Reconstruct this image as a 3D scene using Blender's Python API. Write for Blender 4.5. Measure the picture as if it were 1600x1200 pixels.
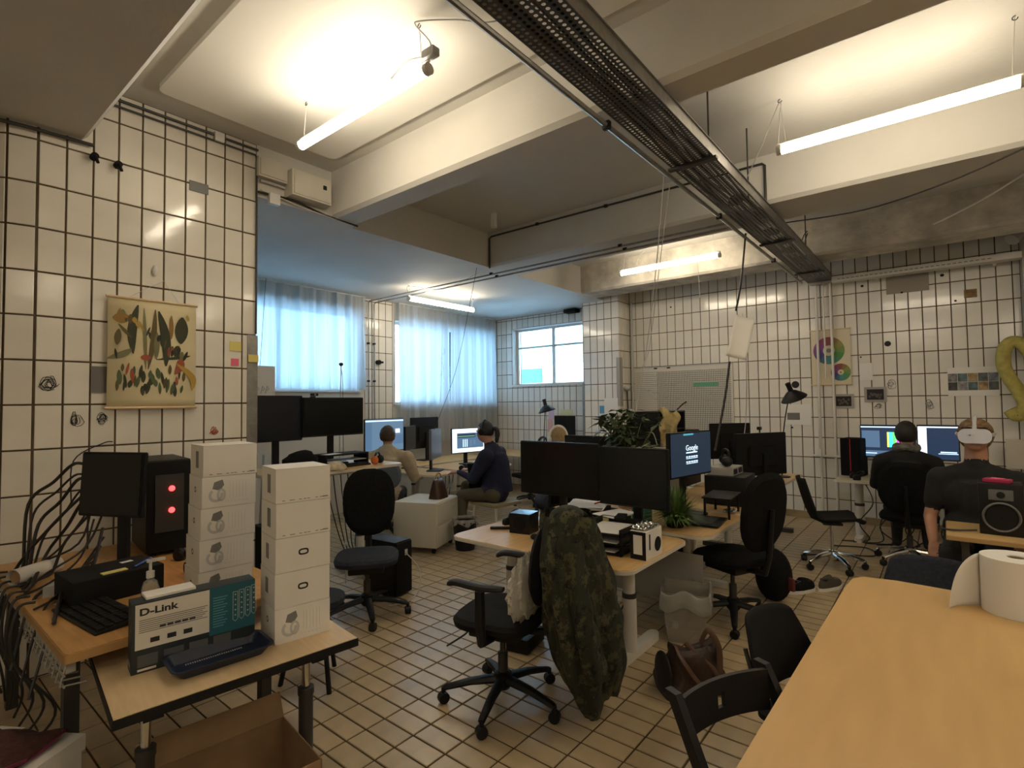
import bpy, bmesh, math, random
from mathutils import Vector, Matrix, Euler
random.seed(7)
S = bpy.context.scene
for o in list(bpy.data.objects): bpy.data.objects.remove(o)
COL = S.collection
PI = math.pi
# ---------------------------------------------------------------- camera
F = 828.1; H = 1.62
YAW, PIT, ROL = (math.radians(a) for a in (39.11, 2.077, -0.7305))
_f = Vector((math.cos(YAW)*math.cos(PIT), math.sin(YAW)*math.cos(PIT), math.sin(PIT)))
_r = Vector((math.sin(YAW), -math.cos(YAW), 0)); _u = _r.cross(_f)
CR = math.cos(ROL)*_r+math.sin(ROL)*_u; CU = -math.sin(ROL)*_r+math.cos(ROL)*_u
C0 = Vector((0, 0, H))
cd = bpy.data.cameras.new('camera'); cam = bpy.data.objects.new('camera', cd); COL.objects.link(cam)
cd.lens = F/1600*36; cd.sensor_width = 36; cd.clip_start = .05
m = Matrix((CR, CU, -_f)).transposed().to_4x4(); m.translation = C0; cam.matrix_world = m
S.camera = cam
def ray(x, y): return _f+(x-800)/F*CR-(y-600)/F*CU
def at(x, y, ax, v):
    d = ray(x, y); i = 'xyz'.index(ax); return C0+d*((v-C0[i])/d[i])
def px(p):
    d = Vector(p)-C0; w = d.dot(_f)
    return (800+F*d.dot(CR)/w, 600-F*d.dot(CU)/w, w)
# ---------------------------------------------------------------- world, exposure
W = bpy.data.worlds.new('world'); S.world = W; W.use_nodes = True
bg = W.node_tree.nodes['Background']; bg.inputs[0].default_value = (.40, .68, 1.0, 1); bg.inputs[1].default_value = 8.0
S.view_settings.view_transform = 'Standard'; S.view_settings.look = 'None'; S.view_settings.gamma = 1
S.view_settings.exposure = 1.0
try: S.view_settings.use_curve_mapping = False
except Exception: pass
LAMP = 21.0; LAMPCOL = (1.0, .86, .645)
# ---------------------------------------------------------------- materials
MT = {}
def M(name, col=(.5, .5, .5), rough=.5, metal=0, var=0, scale=6, bump=0, bscale=60, spec=.5, rnd=0, emit=None, es=0, trans=0, alpha=1, coat=0, stretch=None):
    if name in MT: return MT[name]
    mt = bpy.data.materials.new(name); mt.use_nodes = True; nt = mt.node_tree; N = nt.nodes; L = nt.links
    b = N['Principled BSDF']
    b.inputs['Base Color'].default_value = (*col, 1); b.inputs['Roughness'].default_value = rough
    b.inputs['Metallic'].default_value = metal; b.inputs['Specular IOR Level'].default_value = spec
    b.inputs['Transmission Weight'].default_value = trans; b.inputs['Alpha'].default_value = alpha
    b.inputs['Coat Weight'].default_value = coat
    if emit: b.inputs['Emission Color'].default_value = (*emit, 1); b.inputs['Emission Strength'].default_value = es
    tc = None
    def coord():
        nonlocal tc
        if tc is None:
            t = N.new('ShaderNodeTexCoord'); mp = N.new('ShaderNodeMapping'); L.new(t.outputs['Object'], mp.inputs[0])
            if stretch: mp.inputs['Scale'].default_value = stretch
            tc = mp
        return tc.outputs[0]
    src = None
    if var:
        nz = N.new('ShaderNodeTexNoise'); nz.inputs['Scale'].default_value = scale; nz.inputs['Detail'].default_value = 5
        L.new(coord(), nz.inputs['Vector'])
        rp = N.new('ShaderNodeValToRGB'); rp.color_ramp.elements[0].position = .3; rp.color_ramp.elements[1].position = .7
        rp.color_ramp.elements[0].color = (*[max(0, c*(1-var)) for c in col], 1); rp.color_ramp.elements[1].color = (*[min(1, c*(1+var)) for c in col], 1)
        L.new(nz.outputs['Fac'], rp.inputs[0]); src = rp.outputs[0]
    if rnd:
        oi = N.new('ShaderNodeObjectInfo'); hs = N.new('ShaderNodeHueSaturation'); mr = N.new('ShaderNodeMapRange')
        mr.inputs['To Min'].default_value = 1-rnd; mr.inputs['To Max'].default_value = 1+rnd
        L.new(oi.outputs['Random'], mr.inputs[0]); L.new(mr.outputs[0], hs.inputs['Value'])
        if src: L.new(src, hs.inputs['Color'])
        else: hs.inputs['Color'].default_value = (*col, 1)
        src = hs.outputs[0]
    if src: L.new(src, b.inputs['Base Color'])
    if bump:
        nz = N.new('ShaderNodeTexNoise'); nz.inputs['Scale'].default_value = bscale; nz.inputs['Detail'].default_value = 3
        L.new(coord(), nz.inputs['Vector']); bp = N.new('ShaderNodeBump'); bp.inputs['Strength'].default_value = bump; bp.inputs['Distance'].default_value = .01
        L.new(nz.outputs['Fac'], bp.inputs['Height']); L.new(bp.outputs[0], b.inputs['Normal'])
    MT[name] = mt; return mt
m_tile = M('glazed_tile', (.75, .715, .645), .13, var=.05, scale=3, rnd=.05, bump=.12, bscale=9)
m_grout = M('wall_grout', (.105, .074, .038), .9, var=.3, scale=12)
m_ftile = M('clay_floor_tile', (.46, .355, .215), .32, var=.14, scale=7, rnd=.10, bump=.15, bscale=20)
m_fgrout = M('floor_grout', (.07, .045, .02), .9, var=.3, scale=10)
m_plaster = M('ceiling_plaster', (.59, .57, .525), .8, var=.04, scale=2, bump=.2, bscale=25)
m_rough = M('rough_plaster', (.55, .51, .44), .9, var=.3, scale=4, bump=1.0, bscale=16)
m_panel = M('painted_board', (.80, .78, .73), .7)
m_black = M('black_plastic', (.009, .009, .010), .45, bump=.08, bscale=200, spec=.3)
m_blackm = M('matt_black', (.011, .011, .012), .8, spec=.2)
m_blackfab = M('black_fabric', (.009, .009, .010), .95, spec=.15, var=.3, scale=60, bump=.5, bscale=300)
m_bluefab = M('dark_blue_fabric', (.022, .027, .042), .95, var=.3, scale=60, bump=.5, bscale=300)
m_screen = M('dark_screen', (.006, .008, .009), .22)
m_white = M('white_plastic', (.72, .71, .68), .4)
m_card = M('white_card', (.75, .72, .67), .6, var=.03, scale=5)
m_brown = M('brown_cardboard', (.30, .185, .095), .85, var=.15, scale=9)
m_paper = M('white_paper', (.78, .76, .72), .8)
m_birch = M('birch_top', (.62, .395, .165), .33, var=.10, scale=4, stretch=(1, 9, 1), bump=.03, bscale=80)
m_birchx = M('birch_top_grain', (.60, .40, .175), .36, var=.10, scale=4, stretch=(9, 1, 1))
m_oak = M('orange_wood', (.50, .27, .09), .4, var=.15, scale=5, stretch=(9, 1, 1))
m_pale = M('pale_beech', (.66, .49, .29), .35, var=.07, scale=5, stretch=(9, 1, 1))
m_edge = M('white_edge', (.62, .57, .48), .5)
m_steel = M('grey_steel', (.30, .29, .27), .38, .85, var=.15, scale=20)
m_chrome = M('chrome', (.72, .72, .72), .14, 1)
m_dsteel = M('dark_steel', (.06, .058, .055), .5, .5)
m_wmetal = M('white_metal', (.66, .63, .57), .42)
m_skin = M('skin', (.46, .25, .17), .55, var=.08, scale=12)
m_wire = M('white_wire', (.62, .60, .55), .5)
m_dwire = M('dark_wire', (.02, .019, .018), .5)
m_gpaint = M('grey_paint', (.36, .34, .31), .5)
m_navy = M('navy_enamel', (.010, .018, .045), .4)
m_red = M('red_plastic', (.45, .02, .03), .4)
m_yel = M('yellow_note', (.72, .62, .20), .8)
m_pink = M('pink_note', (.80, .16, .26), .8)
m_green = M('leaf_green', (.055, .085, .035), .5, var=.4, scale=8)
m_grass = M('fern_green', (.11, .19, .05), .6, var=.4, scale=8)
m_glass = M('window_glass', (.9, .95, 1), .02, trans=1, spec=.5)
m_ink = M('ink', (.02, .018, .02), .8)
m_grey = M('mid_grey', (.22, .22, .22), .7)
m_lgrey = M('light_grey', (.45, .45, .45), .6)
def curtain_mat():
    mt = bpy.data.materials.new('sheer_curtain'); mt.use_nodes = True; nt = mt.node_tree; N = nt.nodes; L = nt.links
    N.remove(N['Principled BSDF']); out = N['Material Output']
    d = N.new('ShaderNodeBsdfDiffuse'); t = N.new('ShaderNodeBsdfTranslucent'); tr = N.new('ShaderNodeBsdfTransparent')
    d.inputs[0].default_value = (.7, .69, .66, 1); t.inputs[0].default_value = (.36, .40, .43, 1)
    a = N.new('ShaderNodeMixShader'); a.inputs[0].default_value = .55; L.new(d.outputs[0], a.inputs[1]); L.new(t.outputs[0], a.inputs[2])
    c = N.new('ShaderNodeMixShader'); c.inputs[0].default_value = .035; L.new(a.outputs[0], c.inputs[1]); L.new(tr.outputs[0], c.inputs[2])
    L.new(c.outputs[0], out.inputs[0]); return mt
m_curtain = curtain_mat()
def perf_mat(name, col, pitch, rad):
    mt = bpy.data.materials.new(name); mt.use_nodes = True; nt = mt.node_tree; N = nt.nodes; L = nt.links
    b = N['Principled BSDF']; b.inputs['Base Color'].default_value = (*col, 1); b.inputs['Roughness'].default_value = .45; b.inputs['Metallic'].default_value = .6
    t = N.new('ShaderNodeTexCoord'); s = N.new('ShaderNodeSeparateXYZ'); L.new(t.outputs['Object'], s.inputs[0])
    ch = []
    for i in (0, 1):
        q = N.new('ShaderNodeMath'); q.operation = 'PINGPONG'; q.inputs[1].default_value = pitch/2; L.new(s.outputs[i], q.inputs[0])
        p = N.new('ShaderNodeMath'); p.operation = 'POWER'; p.inputs[1].default_value = 2; L.new(q.outputs[0], p.inputs[0]); ch.append(p)
    ad = N.new('ShaderNodeMath'); L.new(ch[0].outputs[0], ad.inputs[0]); L.new(ch[1].outputs[0], ad.inputs[1])
    gt = N.new('ShaderNodeMath'); gt.operation = 'GREATER_THAN'; gt.inputs[1].default_value = rad*rad; L.new(ad.outputs[0], gt.inputs[0])
    L.new(gt.outputs[0], b.inputs['Alpha']); return mt
def camo_mat():
    mt = bpy.data.materials.new('camouflage_cloth'); mt.use_nodes = True; nt = mt.node_tree; N = nt.nodes; L = nt.links
    b = N['Principled BSDF']; b.inputs['Roughness'].default_value = .95
    t = N.new('ShaderNodeTexCoord'); prev = None
    cols = [(.019, .022, .012), (.062, .058, .026), (.006, .007, .006), (.040, .026, .014)]
    for i, (sc, th) in enumerate(((14, .54), (17, .58), (24, .62))):
        mp = N.new('ShaderNodeMapping'); mp.inputs['Location'].default_value = (i*3.1, i*1.7, i*5.3); L.new(t.outputs['Object'], mp.inputs[0])
        n = N.new('ShaderNodeTexNoise'); n.inputs['Scale'].default_value = sc; n.inputs['Detail'].default_value = 6; n.inputs['Roughness'].default_value = .7; L.new(mp.outputs[0], n.inputs['Vector'])
        g = N.new('ShaderNodeMath'); g.operation = 'GREATER_THAN'; g.inputs[1].default_value = th; L.new(n.outputs['Fac'], g.inputs[0])
        x = N.new('ShaderNodeMix'); x.data_type = 'RGBA'; L.new(g.outputs[0], x.inputs[0])
        if prev is None: x.inputs[6].default_value = (*cols[0], 1)
        else: L.new(prev, x.inputs[6])
        x.inputs[7].default_value = (*cols[i+1], 1); prev = x.outputs[2]
    L.new(prev, b.inputs['Base Color']); return mt
m_camo = camo_mat()
def glow(name, col, s):
    return M(name, (0, 0, 0), .3, emit=col, es=s)
# ---------------------------------------------------------------- builders
def setp(o, label=None, cat=None, group=None, kind=None):
    if label: o['label'] = label
    if cat: o['category'] = cat
    if group: o['group'] = group
    if kind: o['kind'] = kind
    return o
def T(name, label, cat, loc=(0, 0, 0), rz=0, group=None):
    o = bpy.data.objects.new(name, None); COL.objects.link(o); o.empty_display_size = .05
    o.location = loc; o.rotation_euler = (0, 0, rz); return setp(o, label, cat, group)
class B:
    def __init__(s): s.bm = bmesh.new(); s.mi = 0
    def _done(s, fs):
        for f in fs: f.material_index = s.mi
        return s
    def hexa(s, pts):
        v = [s.bm.verts.new(p) for p in pts]
        return s._done([s.bm.faces.new([v[i] for i in q]) for q in ((3, 2, 1, 0), (4, 5, 6, 7), (0, 1, 5, 4), (1, 2, 6, 5), (2, 3, 7, 6), (3, 0, 4, 7))])
    def bx(s, x0, x1, y0, y1, z0, z1, mat=None):
        p = [(x0, y0, z0), (x1, y0, z0), (x1, y1, z0), (x0, y1, z0), (x0, y0, z1), (x1, y0, z1), (x1, y1, z1), (x0, y1, z1)]
        if mat: p = [mat @ Vector(q) for q in p]
        return s.hexa(p)
    def box(s, c, sz, rz=0, rx=0, ry=0, bev=0):
        mat = Matrix.Translation(c) @ Euler((rx, ry, rz)).to_matrix().to_4x4()
        if not bev: return s.bx(-sz[0]/2, sz[0]/2, -sz[1]/2, sz[1]/2, -sz[2]/2, sz[2]/2, mat)
        t = bmesh.new(); bmesh.ops.create_cube(t, size=1, matrix=Matrix.Diagonal((*sz, 1)))
        bmesh.ops.bevel(t, geom=t.edges[:], offset=bev, segments=2, affect='EDGES', profile=.7)
        bmesh.ops.transform(t, matrix=mat, verts=t.verts); return s.merge(t)
    def merge(s, t):
        mp = {v: s.bm.verts.new(v.co) for v in t.verts}; fs = []
        for f in t.faces:
            try: fs.append(s.bm.faces.new([mp[v] for v in f.verts]))
            except ValueError: pass
        t.free(); return s._done(fs)
    def tube(s, pts, r, n=8, cap=True, closed=False, flat=1):
        pts = [Vector(p) for p in pts]; k = len(pts); rs = r if isinstance(r, (list, tuple)) else [r]*k; rings = []; pu = None
        for i, p in enumerate(pts):
            a = pts[i-1] if (i or closed) else p; b = pts[(i+1) % k] if (i < k-1 or closed) else p
            d = (b-a); d = d.normalized() if d.length > 1e-9 else Vector((0, 0, 1))
            if pu is None: pu = Vector((0, 0, 1)) if abs(d.z) < .9 else Vector((1, 0, 0))
            e = d.cross(pu); e = e.normalized() if e.length > 1e-6 else d.orthogonal().normalized(); g = e.cross(d); pu = g
            rings.append([s.bm.verts.new(p+rs[i]*(math.cos(q)*e+flat*math.sin(q)*g)) for q in (2*PI*j/n for j in range(n))])
        fs = []
        for i in range(k if closed else k-1):
            A, D = rings[i], rings[(i+1) % k]
            for j in range(n): fs.append(s.bm.faces.new((A[j], A[(j+1) % n], D[(j+1) % n], D[j])))
        if cap and not closed: fs.append(s.bm.faces.new(rings[0][::-1])); fs.append(s.bm.faces.new(rings[-1]))
        return s._done(fs)
    def curve(s, pts, r, n=6, seg=6, **k):
        return s.tube(spline(pts, seg), r, n, **k)
    def lathe(s, prof, c=(0, 0, 0), n=20, mat=None, cap=True):
        c = Vector(c); rings = []
        for (r, z) in prof:
            ps = [Vector((r*math.cos(2*PI*j/n), r*math.sin(2*PI*j/n), z)) for j in range(n)]
            rings.append([s.bm.verts.new(c+(mat @ p if mat else p)) for p in ps])
        fs = []
        for A, D in zip(rings, rings[1:]):
            for j in range(n): fs.append(s.bm.faces.new((A[j], A[(j+1) % n], D[(j+1) % n], D[j])))
        if cap: fs.append(s.bm.faces.new(rings[0][::-1])); fs.append(s.bm.faces.new(rings[-1]))
        return s._done(fs)
    def prism(s, poly, z0, z1, mat=None):
        lo = [Vector((x, y, z0)) for x, y in poly]; hi = [Vector((x, y, z1)) for x, y in poly]
        if mat: lo = [mat @ p for p in lo]; hi = [mat @ p for p in hi]
        lo = [s.bm.verts.new(p) for p in lo]; hi = [s.bm.verts.new(p) for p in hi]; k = len(poly)
        fs = [s.bm.faces.new(lo[::-1]), s.bm.faces.new(hi)]
        for i in range(k): fs.append(s.bm.faces.new((lo[i], lo[(i+1) % k], hi[(i+1) % k], hi[i])))
        return s._done(fs)
    def face(s, pts):
        return s._done([s.bm.faces.new([s.bm.verts.new(p) for p in pts])])
    def sheet(s, fn, nu, nv, wrapu=False):
        g = [[s.bm.verts.new(fn(i/nu, j/nv)) for j in range(nv+1)] for i in range(nu if wrapu else nu+1)]; fs = []
        for i in range(nu):
            for j in range(nv):
                a, b = g[i], g[(i+1) % len(g)]
                fs.append(s.bm.faces.new((a[j], b[j], b[j+1], a[j+1])))
        return s._done(fs)
    def ell(s, c, r, n=14, k=9, mat=None, fn=None):
        c = Vector(c)
        def q(u, v):
            a = 2*PI*u; b = PI*(v*.998+.001)
            p = Vector((r[0]*math.sin(b)*math.cos(a), r[1]*math.sin(b)*math.sin(a), -r[2]*math.cos(b)))
            if fn: p = fn(p)
            return c+(mat @ p if mat else p)
        return s.sheet(q, n, k, True)
    def mesh(s, name, smooth=True, mats=()):
        bmesh.ops.recalc_face_normals(s.bm, faces=s.bm.faces[:])
        me = bpy.data.meshes.new(name); s.bm.to_mesh(me); s.bm.free()
        for mt in mats: me.materials.append(mt)
        if smooth:
            for p in me.polygons: p.use_smooth = True
            try: me.set_sharp_from_angle(angle=math.radians(35))
            except Exception: pass
        return me
    def out(s, name, mat, parent=None, loc=None, rot=None, world=False, smooth=True, keep=False, sub=0, solid=0):
        mats = mat if isinstance(mat, (list, tuple)) else [mat]
        me = s.mesh(name, smooth, mats); o = bpy.data.objects.new(name, me); COL.objects.link(o)
        if parent is not None:
            o.parent = parent
            if world: me.transform(wmat(parent).inverted())
        elif loc is None and not keep:
            lo = Vector((min(v.co.x for v in me.vertices), min(v.co.y for v in me.vertices), min(v.co.z for v in me.vertices)))
            hi = Vector((max(v.co.x for v in me.vertices), max(v.co.y for v in me.vertices), 0)); c = Vector(((lo.x+hi.x)/2, (lo.y+hi.y)/2, lo.z))
            me.transform(Matrix.Translation(-c)); o.location = c
        if loc is not None: o.location = loc
        if rot is not None: o.rotation_euler = rot
        if solid:
            q = o.modifiers.new('s', 'SOLIDIFY'); q.thickness = solid; q.offset = 0
        if sub:
            q = o.modifiers.new('b', 'SUBSURF'); q.levels = sub; q.render_levels = sub
        return o
def wmat(o):
    mtx = Matrix.LocRotScale(o.location, o.rotation_euler, o.scale)
    return wmat(o.parent) @ mtx if o.parent else mtx
def spline(pts, seg=6):
    pts = [Vector(p) for p in pts]
    if len(pts) < 3: return pts
    q = [pts[0]]+pts+[pts[-1]]; r = []
    for i in range(1, len(q)-2):
        a, b, c, d = q[i-1:i+3]
        for k in range(seg):
            t = k/seg
            r.append(.5*((2*b)+(-a+c)*t+(2*a-5*b+4*c-d)*t*t+(-a+3*b-3*c+d)*t**3))
    return r+[pts[-1]]
def rrect(x0, x1, y0, y1, r, n=5):
    P = []
    for cx, cy, a in ((x1-r, y1-r, 0), (x0+r, y1-r, 90), (x0+r, y0+r, 180), (x1-r, y0+r, 270)):
        for k in range(n+1):
            t = math.radians(a+90*k/n); P.append((cx+r*math.cos(t), cy+r*math.sin(t)))
    return P
def thing(b, name, mat, label, cat, group=None, **k):
    o = b.out(name, mat, **k); return setp(o, label, cat, group)
def struct(b, name, mat, label=None, **k):
    o = b.out(name, mat, keep=True, smooth=k.pop('smooth', False), **k); o['kind'] = 'structure'
    if label: o['label'] = label
    return o
def face_rz(dx, dy): return math.atan2(dy, dx)+PI/2     # local -Y looks along (dx,dy)
def text(s, size, mat, parent, loc, rot=(0, 0, 0), name='lettering', bold=False, sx=1, ext=.0004, align='LEFT'):
    c = bpy.data.curves.new(name, 'FONT'); c.body = s; c.size = size; c.extrude = ext; c.align_x = align
    if bold: c.offset = size*.03
    o = bpy.data.objects.new(name, c); me = bpy.data.meshes.new_from_object(o); bpy.data.objects.remove(o)
    o = bpy.data.objects.new(name, me); COL.objects.link(o); me.materials.clear(); me.materials.append(mat)
    o.parent = parent; o.location = loc; o.rotation_euler = rot; o.scale = (sx, 1, 1); return o
# ================================================================= STRUCTURE
XF, YL, YC, CE, BE = 8.24, 4.275, 7.09, 3.753, 3.327
YR, XB = -3.0, -2.6
HZ, WX, Z0 = .2722, .1365, 1.647
_tc = {}
def tile_mesh(w, h, t, mat, c=.0025, nm='tile'):
    k = (round(w, 4), round(h, 4), t, nm)
    if k not in _tc:
        b = B(); x, z = w/2, h/2
        o = [(-x, 0, -z), (x, 0, -z), (x, 0, z), (-x, 0, z)]; p = [(-x, -t+c, -z), (x, -t+c, -z), (x, -t+c, z), (-x, -t+c, z)]
        q = [(-x+c, -t, -z+c), (x-c, -t, -z+c), (x-c, -t, z-c), (-x+c, -t, z-c)]
        V = [[b.bm.verts.new(v) for v in L] for L in (o, p, q)]
        for A, D in ((V[0], V[1]), (V[1], V[2])):
            for i in range(4): b.bm.faces.new((A[i], A[(i+1) % 4], D[(i+1) % 4], D[i]))
        b.bm.faces.new(V[2]); _tc[k] = b.mesh(nm, False, [mat])
    return _tc[k]
def cells(a0, a1, j0, pitch):
    k = math.floor((a0-j0)/pitch); r = []
    while j0+k*pitch < a1-1e-6:
        lo, hi = max(a0, j0+k*pitch), min(a1, j0+(k+1)*pitch)
        if hi-lo > .012: r.append((lo, hi))
        k += 1
    return r
def cut(c, holes):
    L = [c]
    for h in holes:
        n = []
        for (a, b, d, e) in L:
            if b <= h[0] or a >= h[1] or e <= h[2] or d >= h[3]: n.append((a, b, d, e)); continue
            if a < h[0]: n.append((a, h[0], d, e))
            if b > h[1]: n.append((h[1], b, d, e))
            a2, b2 = max(a, h[0]), min(b, h[1])
            if d < h[2]: n.append((a2, b2, d, h[2]))
            if e > h[3]: n.append((a2, b2, h[3], e))
        L = n
    return [q for q in L if q[1]-q[0] > .012 and q[3]-q[2] > .012]
def place_tiles(parent, items, t, mat, limit=300, g=.0105, tilt=.0035, rest='tile_field', flt=None):
    """items: (centre, width, height, rotation matrix); the largest in view become objects, the rest one part"""
    sc = []
    for it in items:
        x, y, w = px(it[0]); vis = w > .2 and -20 < x < 1620 and -20 < y < 1220 and (flt is None or flt(x, y))
        n = it[3] @ Vector((0, -1, 0)); d = Vector(it[0])-C0
        sc.append((-(it[1]*it[2]*abs(n.dot(d.normalized()))/d.length_squared) if vis else 1, it))
    sc.sort(key=lambda q: q[0])
    one = [q[1] for q in sc[:limit] if q[0] < 0]; many = [q[1] for q in sc[len(one):]]
    if len(items) <= limit: one, many = items, []
    for c, w, h, R in one:
        o = bpy.data.objects.new('tile', tile_mesh(w-g, h-g, t, mat)); COL.objects.link(o); o.parent = parent
        e = (R @ Euler((random.gauss(0, tilt), 0, random.gauss(0, tilt))).to_matrix().to_4x4()).to_euler()
        o.location = c; o.rotation_euler = e
    if many:
        b = B()
        for c, w, h, R in many:
            mt = Matrix.Translation(c) @ R @ Euler((random.gauss(0, tilt), 0, random.gauss(0, tilt))).to_matrix().to_4x4()
            x, z = (w-g)/2, (h-g)/2
            lo = [b.bm.verts.new(mt @ Vector(p)) for p in ((-x, 0, -z), (x, 0, -z), (x, 0, z), (-x, 0, z))]
            hi = [b.bm.verts.new(mt @ Vector(p)) for p in ((-x, -t, -z), (x, -t, -z), (x, -t, z), (-x, -t, z))]
            b.bm.faces.new(hi)
            for i in range(4): b.bm.faces.new((lo[i], lo[(i+1) % 4], hi[(i+1) % 4], hi[i]))
        o = b.out(rest, mat, parent, smooth=False); o['kind'] = 'stuff'
RY = Matrix.Identity(4); RXm = Matrix.Rotation(-PI/2, 4, 'Z'); RYp = Matrix.Rotation(PI, 4, 'Z'); RXp = Matrix.Rotation(PI/2, 4, 'Z')
RF = Matrix.Rotation(-PI/2, 4, 'X')
TT = .007
def wall_cells(u0, u1, z0, z1, ju, holes=()):
    r = []
    for a, b in cells(u0, u1, ju, WX):
        for d, e in cells(z0, z1, Z0, HZ): r += cut((a, b, d, e), holes)
    return r
# ---- floor
b = B().bx(XB, XF+.3, YR, YC+.3, -.2, -.005)
floor = struct(b, 'floor', m_fgrout, 'yellow brown clay tile floor')
it = []
for a, c in cells(XB, XF, 2.088, .1145):
    for d, e in cells(YR, YC, 1.172, .2245): it.append((Vector(((a+c)/2, (d+e)/2, -.006)), c-a, e-d, RF))
place_tiles(floor, it, .006, m_ftile, 300, .010, .0015, 'tile_field', lambda x, y: 470 < x < 1240)
# ---- left wall: a thick tiled block with one rounded corner
arc = [(.66+.3*math.cos(t), 4.583+.3*math.sin(t)) for t in (-PI/2-PI/2*k/8 for k in range(9))]
b = B().prism([(2.0, YL+.008), (2.0, YC+.2), (.36, YC+.2)]+arc[::-1], 0, CE)
wl = struct(b, 'wall_left', m_grout, 'white tiled wall block with brown joints and rounded corner')
it = [(Vector(((a+c)/2, YL+.008, (d+e)/2)), c-a, e-d, RY) for a, c, d, e in wall_cells(.663, 2.0, 0, CE, .663)]
for k in range(4):
    a0 = -PI/2-(k+.5)*WX/.3
    if a0 < -PI-.1: continue
    for d, e in cells(0, CE, Z0, HZ):
        it.append((Vector((.66+.298*math.cos(a0), 4.583+.298*math.sin(a0), (d+e)/2)), WX, e-d, Matrix.Rotation(a0+PI/2, 4, 'Z')))
it += [(Vector((2.0, (a+c)/2, (d+e)/2)), c-a, e-d, RXp) for a, c, d, e in wall_cells(YL+.008, 5.3, 0, BE, YL)]
place_tiles(wl, it, TT, m_tile)
b = B().bx(1.93, 2.012, YL-.004, YL+.06, 1.05, 2.19); struct(b, 'trim_1', m_steel, 'grey metal corner guard on the tiled wall end')
# ---- far wall
b = B().bx(XF+.008, XF+.3, YR, 4.9, 0, CE)
wf = struct(b, 'wall_far', m_grout, 'long white tiled wall with brown joints')
it = [(Vector((XF+.008, (a+c)/2, (d+e)/2)), c-a, e-d, RXm) for a, c, d, e in wall_cells(-.72, 4.1, .014, CE, 3.988)]
place_tiles(wf, it, TT, m_tile)
b = B().bx(XF-.22, XF+.1, YR, -.72, 0, CE); struct(b, 'wall_corner', m_gpaint, 'grey painted wall pier beside the tiles')
# ---- tiled pillar on the far wall
PX0, PY0, PY1 = 7.84, 4.10, 4.80
b = B().bx(PX0+.008, XF+.1, PY0+.008, PY1-.008, 0, CE)
wp = struct(b, 'wall_pillar', m_grout, 'tiled pillar between window and whiteboard')
it = [(Vector((PX0+.008, (a+c)/2, (d+e)/2)), c-a, e-d, RXm) for a, c, d, e in wall_cells(PY0, PY1, 0, CE, PY0)]
it += [(Vector(((a+c)/2, PY0+.008, (d+e)/2)), c-a, e-d, RY) for a, c, d, e in wall_cells(PX0, XF, 0, CE, PX0)]
place_tiles(wp, it, TT, m_tile)
b = B().bx(PX0-.012, PX0+.09, PY0-.010, PY0+.05, 1.55, 2.35); struct(b, 'trim_2', m_gpaint, 'grey corner guard on the tiled pillar')
b = B().bx(PX0-.006, PX0+.02, PY1-.03, PY1+.012, 0, 1.95); struct(b, 'trim_3', m_steel, 'steel corner strip on the pillar beside the window')
# ---- window wall (same plane as the far wall, past the pillar)
w3 = (4.85, 6.68, 1.955, 3.10)
b = B()
for (a, c, d, e) in cut((4.8, YC+.3, 0, CE), [w3]): b.bx(XF+.008, XF+.3, a, c, d, e)
ww = struct(b, 'wall_window', m_grout, 'tiled wall around the small window')
it = [(Vector((XF+.008, (a+c)/2, (d+e)/2)), c-a, e-d, RXm) for a, c, d, e in wall_cells(4.8, YC, 0, BE, 6.966, [w3])]
place_tiles(ww, it, TT, m_tile)
# ---- curtain wall
w1 = (2.45, 4.92, 1.83, 3.06); w2 = (5.62, 8.08, 1.62, 3.04)
b = B()
for (a, c, d, e) in cut((2.0, XF+.3, 0, CE), [w1, w2]): b.bx(a, c, YC+.008, YC+.3, d, e)
wc = struct(b, 'wall_back', M('back_wall_paint', (.62, .58, .5), .7), 'wall behind the curtains')
it = [(Vector(((a+c)/2, YC+.008, (d+e)/2)), c-a, e-d, RY) for a, c, d, e in wall_cells(5.03, 5.58, 0, BE, 5.03)]
it += [(Vector(((a+c)/2, YC+.008, (d+e)/2)), c-a, e-d, RY) for a, c, d, e in wall_cells(8.09, XF, 0, BE, XF)]
g = B().bx(5.03, 5.58, YC+.004, YC+.02, 0, BE); g = g.out('joint_backing', m_grout, wc, smooth=False)
place_tiles(wc, it, TT, m_tile)
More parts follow.
